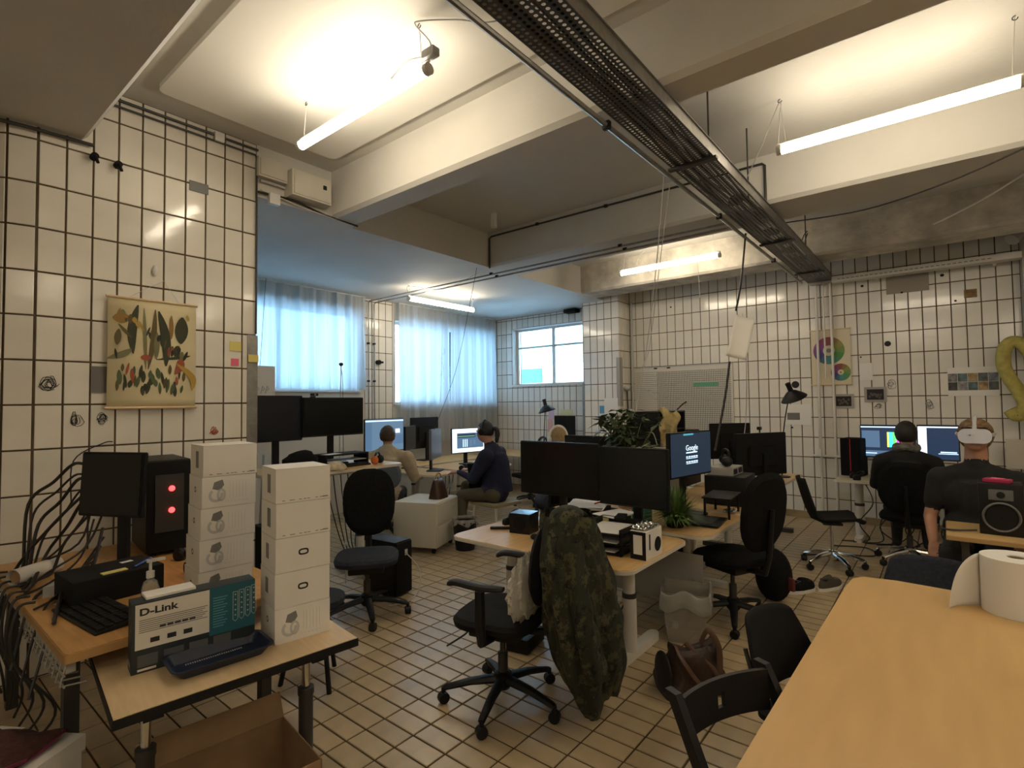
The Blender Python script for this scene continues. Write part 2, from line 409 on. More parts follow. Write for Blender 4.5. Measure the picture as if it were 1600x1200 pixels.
# ---- windows
def pane_mat():
    mt = bpy.data.materials.new('clear_pane'); mt.use_nodes = True; nt = mt.node_tree; N = nt.nodes; L = nt.links
    N.remove(N['Principled BSDF']); tr = N.new('ShaderNodeBsdfTransparent'); gl = N.new('ShaderNodeBsdfGlossy'); gl.inputs['Roughness'].default_value = .03
    fr = N.new('ShaderNodeFresnel'); fr.inputs[0].default_value = 1.45; x = N.new('ShaderNodeMixShader')
    tr.inputs[0].default_value = (.93, .97, .97, 1)
    L.new(fr.outputs[0], x.inputs[0]); L.new(tr.outputs[0], x.inputs[1]); L.new(gl.outputs[0], x.inputs[2]); L.new(x.outputs[0], N['Material Output'].inputs[0]); return mt
m_pane = pane_mat()
def window(n, plane, base, a0, a1, z0, z1, mull, trans, label):
    def q(b, u0, u1, d0, d1, v0, v1):
        return b.bx(u0, u1, base+d0, base+d1, v0, v1) if plane == 'y' else b.bx(base+d0, base+d1, u0, u1, v0, v1)
    root = bpy.data.objects.new('window_%d' % n, None); COL.objects.link(root); setp(root, label, kind='structure')
    t = .05; b = B()
    for u0, u1, v0, v1 in ((a0, a0+t, z0, z1), (a1-t, a1, z0, z1), (a0+t, a1-t, z0, z0+t), (a0+t, a1-t, z1-t, z1)): q(b, u0, u1, .14, .20, v0, v1)
    b.out('window_frame', m_white, root, smooth=False)
    b = B()
    for u0, u1, v0, v1 in ((a0-.0, a0+.012, z0, z1), (a1-.012, a1, z0, z1), (a0, a1, z1-.012, z1)): q(b, u0, u1, -.002, .14, v0, v1)
    b.out('reveal', m_white, root, smooth=False)
    b = B(); q(b, a0-.02, a1+.02, -.03, .14, z0-.01, z0+.02); b.out('window_sill', m_white, root, smooth=False)
    xs = [a0+t]+[v for mm in mull for v in (mm-.03, mm+.03)]+[a1-t]
    for mm in mull: b = B(); q(b, mm-.03, mm+.03, .145, .205, z0+t, z1-t); b.out('mullion', m_white, root, smooth=False)
    for i in range(0, len(xs), 2):
        zs = [z0+t]+list(trans)+[z1-t]
        for tz in trans: b = B(); q(b, xs[i], xs[i+1], .15, .19, tz-.018, tz+.018); b.out('transom', m_white, root, smooth=False)
        for v0, v1 in zip(zs, zs[1:]):
            b = B(); q(b, xs[i], xs[i+1], .168, .172, v0, v1); b.out('pane', m_pane, root, smooth=False)
    return root
window(1, 'y', YC, *w1, [3.7], [], 'wide window behind the curtain next to the left wall')
window(2, 'y', YC, *w2, [6.85], [], 'wide window behind the two curtain panels')
window(3, 'x', XF, *w3, [5.78], [2.72], 'small white framed two pane window over the desk lamp')
# ---- outside seen through the small window
b = B().bx(11.2, 11.4, 3.5, 9.4, 0, 7)
o = setp(b.out('neighbour_house', M('white_cladding', (.8, .8, .8), .7), smooth=False), 'white clad house front outside the small window', 'building')
for k in range(14): B().bx(11.17, 11.2, 3.5, 9.4, 1.0+k*.33, 1.31+k*.33).out('cladding_board', M('white_board', (.86, .86, .86), .6), o, world=True, smooth=False)
qa, qb = at(806, 578, 'x', 11.12), at(846, 598, 'x', 11.12)
B().bx(11.10, 11.16, qb.y, qa.y, qb.z, qa.z).out('teal_panel', M('teal_panel', (.03, .42, .36), .5), o, world=True, smooth=False)
qa, qb = at(805, 540, 'x', 11.12), at(905, 534, 'x', 11.12)
B().bx(11.08, 11.16, qb.y, qa.y, qa.z-.06, qa.z+.06).out('teal_awning', M('pale_teal', (.30, .62, .62), .5), o, world=True, smooth=False)
# ---- outer shell out of the frame
struct(B().bx(XB, XF+.3, YR-.2, YR, 0, CE), 'wall_right', M('right_wall_paint', (.68, .64, .56), .8))
struct(B().bx(XB-.2, XB, YR, YC, 0, CE), 'wall_near', M('right_wall_paint'))
struct(B().bx(XB, .36, 5.2, 5.4, 0, CE), 'wall_side', M('right_wall_paint'))
# ---- ceiling, beams, alcove ceiling
struct(B().bx(XB, XF+.3, YR, YC+.3, CE, CE+.2), 'ceiling', m_plaster, 'white plastered concrete ceiling')
b = B().bx(2.0, 2.96, YL+.002, YC, BE, CE).bx(2.96, XF, 4.37, YC, BE, CE)
struct(b, 'ceiling_alcove', m_plaster, 'lower plastered ceiling over the window bay')
def beam(n, x0, x1, z, mat, lab, y1=4.37):
    b = B(); c = .03
    b.prism([(x0+c, z), (x1-c, z), (x1, z+c), (x1, CE), (x0, CE), (x0, z+c)], YR, y1, Matrix(((1, 0, 0, 0), (0, 0, 1, 0), (0, 1, 0, 0), (0, 0, 0, 1))))
    struct(b, 'trim_%d' % n, mat, lab)
beam(4, -.55, .902, 3.36, m_plaster, 'broad plastered ceiling beam above the rounded wall corner', YL)
beam(5, 2.68, 2.95, BE, m_plaster, 'narrow plastered ceiling beam ending at the grey cabinet', YL+.002)
beam(6, 4.94, 5.52, BE, m_plaster, 'plastered ceiling beam carrying a conduit')
beam(7, 7.12, 7.62, BE, m_rough, 'rough plastered ceiling beam before the tiled wall')
b = B().prism(rrect(1.20, 2.52, -2.5, 3.98, .06), CE-.035, CE); struct(b, 'trim_8', m_panel, 'raised white ceiling board')
# ---- skirting at the far wall
struct(B().bx(XF-.03, XF+.008, -.72, 4.1, 0, .09), 'baseboard_far', M('cove_tile', (.30, .23, .13), .5, var=.2))
# ================================================================= LAMPS AND CEILING SERVICES
def tube_lamp(label, p0, p1, hook0, hook1, r=.030, cable=None):
    p0, p1 = Vector(p0), Vector(p1); d = (p1-p0).normalized(); c = (p0+p1)/2
    t = T('tube_lamp', label, 'lamp', c)
    B().tube([p0+d*.03, p1-d*.03], r, 10).out('light_tube', MT.get('tube_glow') or glow('tube_glow', LAMPCOL, LAMP), t, world=True)
    for q, s in ((p0, 1), (p1, -1)):
        B().tube([q, q+d*.03*s], [r*1.08, r*1.08], 12).out('end_cap', m_wmetal, t, world=True)
    z = Vector((0, 0, r+.012))
    B().tube([p0+z, p1+z], .008, 6).out('rail', m_wmetal, t, world=True)
    for q, h in ((p0+d*.06, hook0), (p1-d*.06, hook1)):
        h = Vector(h) if h else Vector((q.x, q.y, CE-.005))
        B().tube([q+z, h], .0022, 5).out('hanger_wire', m_wire, t, world=True)
        B().tube([h+Vector((0, .012*math.cos(a), -.012-.012*math.sin(a))) for a in (k*PI/5 for k in range(-3, 6))], .003, 5).out('hook', m_dsteel, t, world=True)
    if cable: B().curve(cable, .004, 6).out('cable', m_lgrey, t, world=True)
    return t
z1 = 3.43
t = tube_lamp('glowing tube lamp with a loose cable under the raised ceiling board', (1.9, 3.43, z1), (1.9, 2.09, z1), (1.9, 3.34, CE-.04), (1.9, 2.17, CE-.04),
          cable=[(1.9, 2.14, z1+.06), (1.92, 2.10, z1+.15), (1.86, 2.15, z1+.24), (1.87, 2.13, CE-.06), (2.0, 1.98, CE-.05), (2.1, 1.80, CE-.09), (2.15, 1.5, CE-.1)])
B().box((1.9, 2.08, z1+.075), (.05, .09, .045), bev=.006).out('ballast', m_lgrey, t, world=True)
B().curve([(1.9, 2.12, z1+.07), (1.88, 2.25, z1+.09), (1.86, 2.36, z1+.03)], .008, 6).out('flex', m_lgrey, t, world=True)
z2 = 3.375
tube_lamp('glowing tube lamp hung on two wires beside the perforated tray', (4.05, .855, z2), (4.05, -.42, z2), (4.07, .83, CE-.005), (4.03, -.38, CE-.005),
          cable=[(4.06, .85, z2+.03), (4.08, .84, 3.6), (4.07, .83, CE-.02), (4.1, .95, 3.5), (4.15, 1.08, 3.29)])
tube_lamp('added unseen tube lamp in the ceiling bay behind the broad beam', (-1.3, 1.1, z1-.05), (-1.3, -.2, z1-.05), None, None)  # unseen lamp behind the camera, added for front light on cartons and table
tube_lamp('added unseen tube lamp near the side wall behind the broad beam', (-1.3, -1.2, z1-.05), (-1.3, -2.5, z1-.05), None, None)  # also out of view, added for more front light from behind the camera
tube_lamp('added unseen tube lamp in line with the first one, towards the side wall', (1.9, -1.25, z1), (1.9, -2.55, z1), None, None)  # out of frame, added as fill for the carton fronts
tube_lamp('added unseen tube lamp in line with the wired one, towards the side wall', (4.05, -1.35, z2), (4.05, -2.6, z2), None, None)  # second fill lamp added out of frame, continuing the wired lamp's row
za = 3.38; A = at(968, 428, 'z', za); D = at(1126, 398, 'z', za)
tube_lamp('glowing tube lamp in front of the rough plastered beam', A, D, (A.x, A.y-.1, CE-.005), (D.x, D.y+.1, CE-.005),
          cable=[(A.x, A.y-.25, za+.04), (A.x, A.y-.3, za+.2), (A.x, A.y-.5, CE-.05)])
zb = 3.13; A = at(637, 466, 'z', zb); D = at(741, 485, 'z', zb)
tube_lamp('glowing tube lamp under the window bay ceiling', A, D, (A.x+.02, A.y, BE-.003), (D.x-.02, D.y, BE-.003),
          cable=[(A.x+.05, A.y, zb+.04), (A.x+.02, A.y, BE-.02), (A.x+.3, A.y-.4, BE-.08), (5.0, 4.6, BE-.02)])
# ---- perforated cable tray running to the far wall
m_perf = perf_mat('perforated_steel', (.09, .088, .085), .030, .0098)
m_trayside = perf_mat('tray_side', (.42, .41, .38), .03, .004)
t = T('cable_tray', 'long perforated grey steel cable tray under the ceiling', 'cable tray', (3.0, 1.24, 3.2))
X0, X1, Y0, Y1, ZT = -1.6, 8.1, 1.10, 1.38, 3.2
B().bx(X0, X1, Y0, Y1, ZT, ZT+.002).out('perforated_floor', m_perf, t, world=True, smooth=False)
for y, n in ((Y0, 'side_flange'), (Y1, 'side_flange')): B().bx(X0, X1, y-.0015, y+.0015, ZT, ZT+.075).bx(X0, X1, y-.012, y+.012, ZT+.073, ZT+.077).out(n, m_steel, t, world=True, smooth=False)
for x in (.6, 3.45, 5.75, 7.4):
    B().bx(x-.02, x+.02, Y0-.02, Y1+.02, ZT-.02, ZT-.003).out('crossbar', m_dsteel, t, world=True, smooth=False)
for x in (3.45, 4.35, 6.6): B().tube([(x, Y0+.03, ZT), (x, Y0+.03, CE)], .006, 6).out('hanger_rod', m_dsteel, t, world=True)
B().prism([(X1, Y0), (X1+.10, Y0+.08), (X1+.10, Y1-.04), (X1, Y1)], ZT-.03, ZT+.06).out('end_plate', m_gpaint, t, world=True, smooth=False)
for k in range(7):
    y = Y0+.04+.032*k; pts = [(X0+i*.55, y+random.uniform(-.03, .03), ZT+.014+random.uniform(0, .012)) for i in range(18)]
    thing(B().curve(pts, random.uniform(.006, .011), 6, 3), 'tray_cable', random.choice([m_dwire, m_dwire, m_grey, m_lgrey]), 'long cable lying in the perforated ceiling tray', 'cable', 'cables lying in the ceiling tray')
for k in range(7):
    x = 4.6+.45*k+random.uniform(-.1, .1)
    thing(B().box((x, 1.24+random.uniform(-.05, .05), ZT+.062), (.16, .10, .035), random.uniform(-.5, .5), bev=.006), 'adapter_block', m_blackm, 'black adapter lying in the ceiling tray', 'adapter', 'adapters lying in the ceiling tray')
t = T('pipe_run', 'shiny dark conduit clipped along the perforated tray', 'pipe', (3, 1.43, 3.17))
B().tube([(X0, 1.42, 3.175), (7.9, 1.42, 3.175)], .015, 8).out('pipe', m_steel, t, world=True)
for x in (2.62, 4.55, 6.4): B().box((x, 1.42, 3.175), (.03, .045, .045), bev=.005).out('clip', m_black, t, world=True)
# ---- second tray along the far wall
t = T('cable_channel', 'white slotted cable channel along the tiled wall', 'cable tray', (8.0, 0, 3.15))
B().bx(7.96, 8.1, -.715, 1.08, 3.14, 3.145).bx(7.957, 7.963, -.715, 1.08, 3.14, 3.21).out('channel', m_wmetal, t, world=True, smooth=False)
for k in range(40): B().bx(7.952, 7.9565, 1.0-k*.05-.016, 1.0-k*.05+.016, 3.168, 3.178).out('slot', m_grey, t, world=True, smooth=False) if k < 30 else None
for y in (.6, -.5): B().bx(8.08, 8.24, y-.015, y+.015, 3.12, 3.14).out('bracket', m_wmetal, t, world=True, smooth=False)
# ---- conduits
def pipe(name, pts, r, mat, label, cat='pipe', clips=(), group=None):
    o = thing(B().tube(pts, r, 8), name, mat, label, cat, group)
    for c in clips: B().box(c, (.03, .04, .03), bev=.004).out('clip', m_black, o, world=True)
    return o
for k, (x, z) in enumerate(((5.08, 3.275), (5.19, 3.262))):
    pipe('conduit', [(x, 1.5, z), (x, 7.03, z), (x, 7.055, z-.03), (x, 7.055, .9)], .011, m_steel,
         ['thin grey conduit under the beam, bending down the tiles next to the left curtain', 'thin grey conduit under the beam, second one from the left curtain'][k], clips=[(x, 4.45, z+.01), (x, 2.62, z+.01), (x, 7.06, 2.6), (x, 7.06, 2.0)])
pipe('conduit', [(4.925, 4.34, BE-.02), (4.925, 4.34, 3.68), (4.925, 4.30, 3.70), (4.925, 1.16, 3.68), (4.925, 1.14, 3.66), (4.925, 1.14, BE)], .011, m_dsteel, 'dark conduit clipped high along the middle beam face', clips=[(4.93, 3.6, 3.7), (4.93, 2.7, 3.69), (4.93, 1.9, 3.69)])
pipe('conduit', [(.9+.1, YL-.02, 3.70), (2.0, YL-.02, 3.70)], .010, m_dsteel, 'upper dark conduit along the top of the left tiled wall')
pipe('conduit', [(.9+.1, YL-.02, 3.655), (1.98, YL-.02, 3.655), (1.99, YL-.02, 3.63), (1.99, YL-.02, 2.2)], .008, m_dsteel, 'lower dark conduit turning down the edge of the left tiled wall')
pipe('conduit', [(.30, YL-.0, 3.33), (.42, YL-.0, 3.33), (.62, YL-.03, 3.33), (.93, YL-.03, 3.335)], .012, m_dsteel, 'dark conduit under the broad beam at the rounded wall corner')
t = thing(B().box((1.70, YL-.02, 3.69), (.07, .045, .07), bev=.008), 'junction_box', m_white, 'small white junction box at the top of the left tiled wall', 'junction box')
pipe('upright_pipe', [(XF-.05, 1.30, .12), (XF-.05, 1.30, 3.2)], .016, m_wmetal, 'left of two pale pipes running down the tiled wall over the colour wheel poster', clips=())
pipe('upright_pipe', [(XF-.05, 1.13, .12), (XF-.05, 1.13, 3.2)], .016, m_wmetal, 'right of two pale pipes running down the tiled wall over the colour wheel poster', clips=())
pipe('upright_pipe', [(XF-.05, 1.216, 1.9), (XF-.05, 1.216, 3.2)], .010, m_wmetal, 'thin pale pipe between two thicker wall pipes')
pipe('upright_pipe', [(XF-.05, 4.04, .1), (XF-.05, 4.04, 3.30)], .02, m_lgrey, 'pale upright pipe between the pillar and the whiteboard')
pipe('upright_pipe', [(XF-.06, 1.40, .86), (XF-.06, .70, .86)], .014, m_wmetal, 'short horizontal pipe low on the tiled wall')
pipe('upright_pipe', [(XF-.28, -.98, .2), (XF-.28, -.98, 3.2)], .03, m_gpaint, 'grey upright pipe at the wall pier')
pipe('stove_pipe', [(7.75, -.62, 3.30), (7.9, -.78, 3.52)], .07, m_gpaint, 'thick grey pipe stub at the rough beam')
pipe('drain_pipe', [(4.45, 3.85, CE), (4.45, 3.85, CE-.16)], .035, m_panel, 'short white pipe stub on the ceiling')
# ---- cabinets above the bay opening
yc = YL-.07
def cab(nm, xa, ya, xb, yb, dep, lab, cat):
    p0, p1 = at(xa, ya, 'y', YL-dep), at(xb, yb, 'y', YL-dep)
    t = T(nm, lab, cat, (p0.x, YL-dep/2, p1.z)); w, h = p1.x-p0.x, p0.z-p1.z
    B().box((w/2, 0, h/2), (w, dep, h), bev=.006).out('body', m_gpaint2, t)
    B().box((w/2, -dep/2-.004, h/2), (w-.03, .008, h-.03), bev=.003).out('door', m_gpaint2, t); return t, w, h
m_gpaint2 = M('cabinet_paint', (.55, .52, .45), .45, var=.04)
t, w, h = cab('fuse_cabinet', 457, 262, 518, 322, .14, 'pale grey fuse cabinet with a dark lock at the ceiling', 'cabinet')
B().box((w-.07, -.08, h*.62), (.03, .012, .035)).out('lock', m_black, t)
t, w, h = cab('cable_box', 404, 242, 450, 288, .06, 'flat pale cover plate next to the fuse cabinet', 'box')
t = thing(B().box(at(428, 312, 'y', YL-.03), (.09, .05, .09), bev=.01), 'switch_box', m_white, 'small white switch box under the flat cover plate', 'switch')
pipe('conduit', [(2.02, YL-.02, 3.46), (2.25, YL-.02, 3.46)], .012, m_lgrey, 'short pale conduit under the flat cover plate')
pipe('black_cable', spline([(2.0, YL-.02, 3.36), (2.3, YL-.03, 3.37), (2.6, YL-.02, 3.33), (2.95, YL-.01, 3.32)]), .010, m_dwire, 'black cable sagging along the bay opening edge', 'cable')
pipe('white_cable', spline([(2.02, YL-.03, 3.38), (2.45, YL-.03, 3.33), (2.9, YL-.01, 3.315)]), .005, m_wire, 'thin white cable along the bay opening edge', 'cable')
# ---- loose wires
def wire(pts, r, mat, lab, nm='hanging_wire', cat='wire', group=None): return thing(B().curve(pts, r, 6, 6), nm, mat, lab, cat, group)
p = at(1038, 285, 'y', 1.46)
wire([(p.x, 1.46, 3.2), at(1025, 420, 'y', 1.9), at(1008, 560, 'y', 2.4), at(985, 690, 'y', 2.6)], .004, m_wire, 'long pale cord hanging from the tray into the big plant', 'pull_cord', 'cord')
wire([at(1047, 285, 'y', 1.48), at(1030, 420, 'y', 1.9), at(1014, 545, 'y', 2.3), at(1002, 575, 'y', 2.4)], .003, m_wire, 'thin pale cord hanging beside the long cord', 'pull_cord', 'cord')
wire([at(1165, 365, 'y', 1.42), at(1158, 440, 'y', 1.42), at(1150, 485, 'y', 1.42)], .009, m_dwire, 'black cable hanging from the tray to the white sheet', 'hanging_cable', 'cable')
wire([at(1140, 565, 'y', 1.42), at(1133, 620, 'y', 1.45), at(1120, 690, 'y', 1.5), at(1117, 705, 'y', 1.5)], .010, m_dwire, 'black cable running down from the white sheet to the desk', 'hanging_cable', 'cable')
wire([at(745, 418, 'y', 4.33), at(735, 470, 'y', 4.5), at(712, 580, 'y', 4.9), at(678, 672, 'y', 5.2)], .003, m_dwire, 'thin dark wire slanting across the right curtain')
wire([at(400, 640, 'y', 6.8), at(407, 560, 'y', 6.8), at(413, 470, 'y', 6.9), at(416, 432, 'y', 6.95)], .003, m_dwire, 'thin dark wire hanging in front of the left curtain')
wire([at(1600, 272, 'x', 6.5), at(1520, 320, 'x', 6.8), at(1420, 365, 'x', 7.3), at(1310, 385, 'x', 7.5), at(1262, 382, 'y', 1.2)], .009, M('bright_wire', (.8, .78, .72), .5), 'white cable sagging below the rough beam', 'sagging_cable', 'cable')
wire([at(1600, 232, 'x', 4.85), at(1480, 285, 'x', 5.0), at(1350, 328, 'x', 5.3), at(1228, 348, 'y', 1.1)], .006, m_dwire, 'dark cable sagging below the middle beam', 'sagging_cable', 'cable')
wire([at(1250, 385, 'y', 1.2), at(1256, 368, 'y', 1.2), at(1262, 362, 'y', 1.2), at(1258, 382, 'y', 1.2), at(1270, 395, 'y', 1.2), at(1258, 400, 'y', 1.2)], .006, m_dwire, 'black cable loop at the end of the tray', 'cable_loop', 'cable')
wire([at(1091, 405, 'z', 3.36), at(1091, 425, 'x', at(1091, 405, 'z', 3.36).x), at(1094, 465, 'x', at(1091, 405, 'z', 3.36).x)], .004, m_wire, 'short white cord hanging from the lamp before the rough beam', 'lamp_cord', 'cord')
wire([at(691, 480, 'y', 5.5), at(691, 540, 'y', 5.5), at(690, 570, 'y', 5.5), at(688, 640, 'y', 5.5)], .003, m_wire, 'pale cord hanging from the bay lamp', 'lamp_cord', 'cord')
thing(B().curve([at(690+random.uniform(-5, 6), 545+k*4, 'y', 5.5) for k in range(14)], .003, 5, 4), 'paper_ornament', m_paper, 'small twisted paper ornament hanging before the right curtain', 'ornament')
# white sheet hung in the air
c = at(1158, 525, 'y', 1.40)
def sh(u, v):
    x = -.14+.28*u; z = -.22+.42*v; return Vector((x*.8+.10*(v-.5)*.5, .02*math.sin(u*3)-.03*math.cos(v*3), z+.04*(u-.5)))
thing(B().sheet(sh, 8, 10), 'hanging_sheet', m_paper, 'white paper sheet wrapped round a hanging cable', 'paper', loc=c, rot=(0, .33, face_rz(-.6, -1)), solid=.002)
# small fittings on the left wall top
for x, y, l in ((147, 245, 'dark cable stub on the left tiled wall under the broad beam corner'), (184, 258, 'second dark cable stub on the left tiled wall')):
    p = at(x, y, 'y', YL-.02); o = thing(B().tube([p+Vector((0, .02, 0)), p+Vector((0, -.03, 0))], .022, 10).tube([p+Vector((0, -.03, 0)), p+Vector((.01, -.05, -.05))], .010, 8), 'cable_stub', m_blackm, l, 'fitting')
thing(B().box(at(311, 293, 'y', YL-.004), (.13, .006, .075)), 'bare_patch', m_grey, 'bare grey patch where a tile piece is missing', 'patch')
p = at(242, 423, 'y', YL-.012); thing(B().ell(p, (.016, .014, .04), 10, 6), 'coat_hook', m_white, 'small white hook above the plant chart', 'hook')
p = at(893, 486, 'x', XF-.12); thing(B().box(p, (.16, .26, .07), bev=.02).tube([p, p+Vector((.1, 0, .09))], .015, 6), 'projector_unit', m_blackm, 'small black device under the bay ceiling by the pillar', 'device')
p = at(591, 566, 'y', YC-.03); thing(B().tube([p+Vector((0, .03, 0)), p+Vector((0, -.04, 0))], .035, 10).box(p+Vector((.05, -.02, 0)), (.06, .03, .03)), 'door_stop', m_blackm, 'black rubber stop on the tiled strip between the curtains', 'stop')
# ================================================================= FURNITURE GENERATORS
def desk(name, label, x0, x1, y0, y1, z, rz=0, top=None, edge=None, r=.06, th=.024, legs=(), foot_axis='x', foot=.7, legmat=None, beamz=True, group=None, col=.035):
    """legs: local (x,y) positions of columns with T feet along foot_axis"""
    cx, cy = (x0+x1)/2, (y0+y1)/2; t = T(name, label, 'desk', (cx, cy, 0), rz, group); w, d = x1-x0, y1-y0; lm = legmat or m_wmetal
    B().prism(rrect(-w/2+.004, w/2-.004, -d/2+.004, d/2-.004, r), z-.004, z).out('tabletop', top or m_birch, t)
    B().prism(rrect(-w/2, w/2, -d/2, d/2, r), z-th, z-.004).out('edge_band', edge or m_edge, t)
    for lx, ly in legs:
        lg = B().lathe([(col, .05), (col, .40), (col*.86, .402), (col*.86, z-th-.04)], (lx, ly, 0), 14).out('leg', lm, t)
        B().lathe([(col*1.02, .38), (col*1.02, .41)], (lx, ly, 0), 14).out('collar', m_dsteel, lg)
        if foot: 
            q = rrect(-foot/2, foot/2, -.037, .037, .036) if foot_axis == 'x' else rrect(-.037, .037, -foot/2, foot/2, .036)
            B().prism([(lx+a, ly+c) for a, c in q], 0.0, .05).out('foot', lm, t)
        a = (.5*d-.08) if foot_axis == 'y' else .05
        B().box((lx, ly if foot_axis == 'x' else 0, z-th-.02), (.62*w if foot_axis == 'x' and len(legs) < 2 else .07, .07 if foot_axis == 'x' else d*.8, .04)).out('support_arm', lm, t)
    if len(legs) > 1 and beamz:
        B().tube([(legs[0][0], legs[0][1], z-th-.035), (legs[-1][0], legs[-1][1], z-th-.035)], .022, 8).out('crossbeam', lm, t)
    return t
def caster(b, x, y, h=.06):
    b.lathe([(.027, -.022), (.03, -.018), (.03, .018), (.027, .022)], (x, y, .03), 12, Matrix.Rotation(PI/2, 3, 'X').to_3x3() @ Matrix.Rotation(random.uniform(0, 3), 3, 'Y'))
    b.tube([(x, y, .045), (x, y, .085)], .012, 8)
def star_base(t, r=.30, rot=0, mat=None, hz=.13, dome=True):
    mat = mat or m_black
    for k in range(5):
        a = rot+2*PI*k/5; c, s = math.cos(a), math.sin(a)
        lg = B().tube([(c*.03, s*.03, hz), (c*r*.55, s*r*.55, hz-.015), (c*r*.95, s*r*.95, .085), (c*r, s*r, .078)], [.032, .026, .02, .018], 8, flat=.75).out('base_leg', mat, t)
        b = B(); caster(b, c*r, s*r); b.out('caster', m_black, lg)
    B().lathe([(.035, .08), (.05, .10), (.05, .16), (.034, .17)], (0, 0, 0), 16).out('hub', mat, t)
def chair(label, x, y, rz, seat_z=.48, fab=None, back='round', arms=False, star=.3, srot=.2, group=None, seatw=.48, backh=.55, name='office_chair', sd=.46, backz=None, lean=.12, bw=.44):
    """seat faces local +Y; backrest at local -Y"""
    fab = fab or m_blackfab; t = T(name, label, 'chair', (x, y, 0), rz, group); star_base(t, star, srot)
    B().lathe([(.027, .15), (.027, .27), (.016, .272), (.016, seat_z-.10)], (0, 0, 0), 12).out('gas_column', m_dsteel, t)
    B().box((0, 0, seat_z-.095), (.26, .28, .05), bev=.012).out('mechanism', m_black, t)
    def st(u, v):
        a = 2*PI*u; q = abs(math.cos(a))**.55*math.copysign(1, math.cos(a)); p = abs(math.sin(a))**.55*math.copysign(1, math.sin(a))
        zz = [(.0, -.07), (.75, -.07), (.97, -.05), (1, -.02), (.93, .0), (.6, .008), (0, -.004)]
        i = min(int(v*6), 5); f = v*6-i; r = zz[i][0]*(1-f)+zz[i+1][0]*f; z = zz[i][1]*(1-f)+zz[i+1][1]*f
        return Vector((q*r*seatw/2, p*r*sd/2, seat_z+z))
    B().sheet(st, 28, 6, True).out('seat', fab, t)
    z0 = backz or seat_z+.08
    def bk(u, v):
        a = 2*PI*u; n = .75 if back == 'round' else .5
        q = abs(math.cos(a))**n*math.copysign(1, math.cos(a)); p = abs(math.sin(a))**n*math.copysign(1, math.sin(a))
        zz = [(0, .028), (.85, .028), (1, .0), (.85, -.03), (0, -.035)]
        i = min(int(v*4), 3); f = v*4-i; r = zz[i][0]*(1-f)+zz[i+1][0]*f; w = zz[i][1]*(1-f)+zz[i+1][1]*f
        zc = z0+backh/2+p*r*backh/2; X = q*r*bw/2*(1 if p > 0 else 1-.12*p*p)
        return Vector((X, -sd/2-.02-lean*(zc-z0)+w+.10*(X*X)*2.2, zc))
    B().sheet(bk, 26, 4, True).out('backrest', fab, t)
    B().tube([(0, -.06, seat_z-.1), (0, -sd/2-.05, seat_z-.08), (0, -sd/2-.085, seat_z+.05), (0, -sd/2-.09-lean*.2, z0+backh*.55)], [.02, .022, .02, .016], 8, flat=2.2 if False else 1).out('back_bar', m_black, t)
    if arms:
        for s in (-1, 1):
            B().tube([(s*.16, -.02, seat_z-.09), (s*(seatw/2+.035), -.02, seat_z-.07), (s*(seatw/2+.05), -.02, seat_z+.02), (s*(seatw/2+.05), -.02, seat_z+.19)], [.02, .024, .028, .026], 8).out('arm_post', m_black, t)
            B().curve([(s*(seatw/2+.05), -.15, seat_z+.215), (s*(seatw/2+.055), -.02, seat_z+.21), (s*(seatw/2+.045), .12, seat_z+.215), (s*(seatw/2+.03), .17, seat_z+.195)], [.022, .026, .028, .03, .031, .032, .032, .032, .032, .032, .031, .031, .031, .031, .03, .028, .024, .02, .014][:19], 10, 6, flat=.55).out('arm_pad', m_black, t)
    return t
def monitor(label, c, w, h, rz, deskz, scr=None, tilt=0, stand=True, group=None, ui=None, thick=.03, name='monitor', roll=0, base=.22, stem=True, body=None):
    """c: screen centre (world); screen looks along local -Y"""
    c = Vector(c); t = T(name, label, 'monitor', (c.x, c.y, deskz), rz, group); hz = c.z-deskz
    R = Matrix.Translation((0, 0, hz)) @ Matrix.Rotation(tilt, 4, 'X') @ Matrix.Rotation(roll, 4, 'Y')
    def loc(x, y, z): return R @ Vector((x, y, z))
    b = B(); q = bmesh.new(); bmesh.ops.create_cube(q, size=1, matrix=Matrix.Diagonal((w, thick, h, 1))); bmesh.ops.bevel(q, geom=q.edges[:], offset=.005, segments=2, affect='EDGES')
    bmesh.ops.transform(q, matrix=R @ Matrix.Translation((0, thick/2+.002, 0)), verts=q.verts); b.merge(q); p = b.out('panel', body or m_black, t)
    B().bx(-w/2+.010, w/2-.010, -.0005, .004, -h/2+.014, h/2-.010, R).out('screen', scr or m_screen, t, smooth=False)
    q = bmesh.new(); bmesh.ops.create_cube(q, size=1, matrix=Matrix.Diagonal((w*.55, .03, h*.5, 1))); bmesh.ops.bevel(q, geom=q.edges[:], offset=.012, segments=2, affect='EDGES')
    bmesh.ops.transform(q, matrix=R @ Matrix.Translation((0, thick+.015, -.02)), verts=q.verts); B().merge(q).out('back_cover', m_blackm, t)
    if ui:
        for k, (mt, x0, x1, z0, z1) in enumerate(ui):
            B().bx(-w/2+.01+x0*(w-.02), -w/2+.01+x1*(w-.02), -.0012-.0003*k, -.0004, -h/2+.014+z0*(h-.024), -h/2+.014+z1*(h-.024), R).out('screen_area', mt, t, smooth=False)
    if stand:
        B().box((0, thick+.05, hz/2+.0), (.06, .028, hz+.02), bev=.006).out('neck', m_black, t)
        B().prism(rrect(-base/2, base/2, -.08, .12, .03), 0, .014).out('foot', m_black, t)
    return t
def pxbox(x, y, z): return at(x, y, 'z', z)
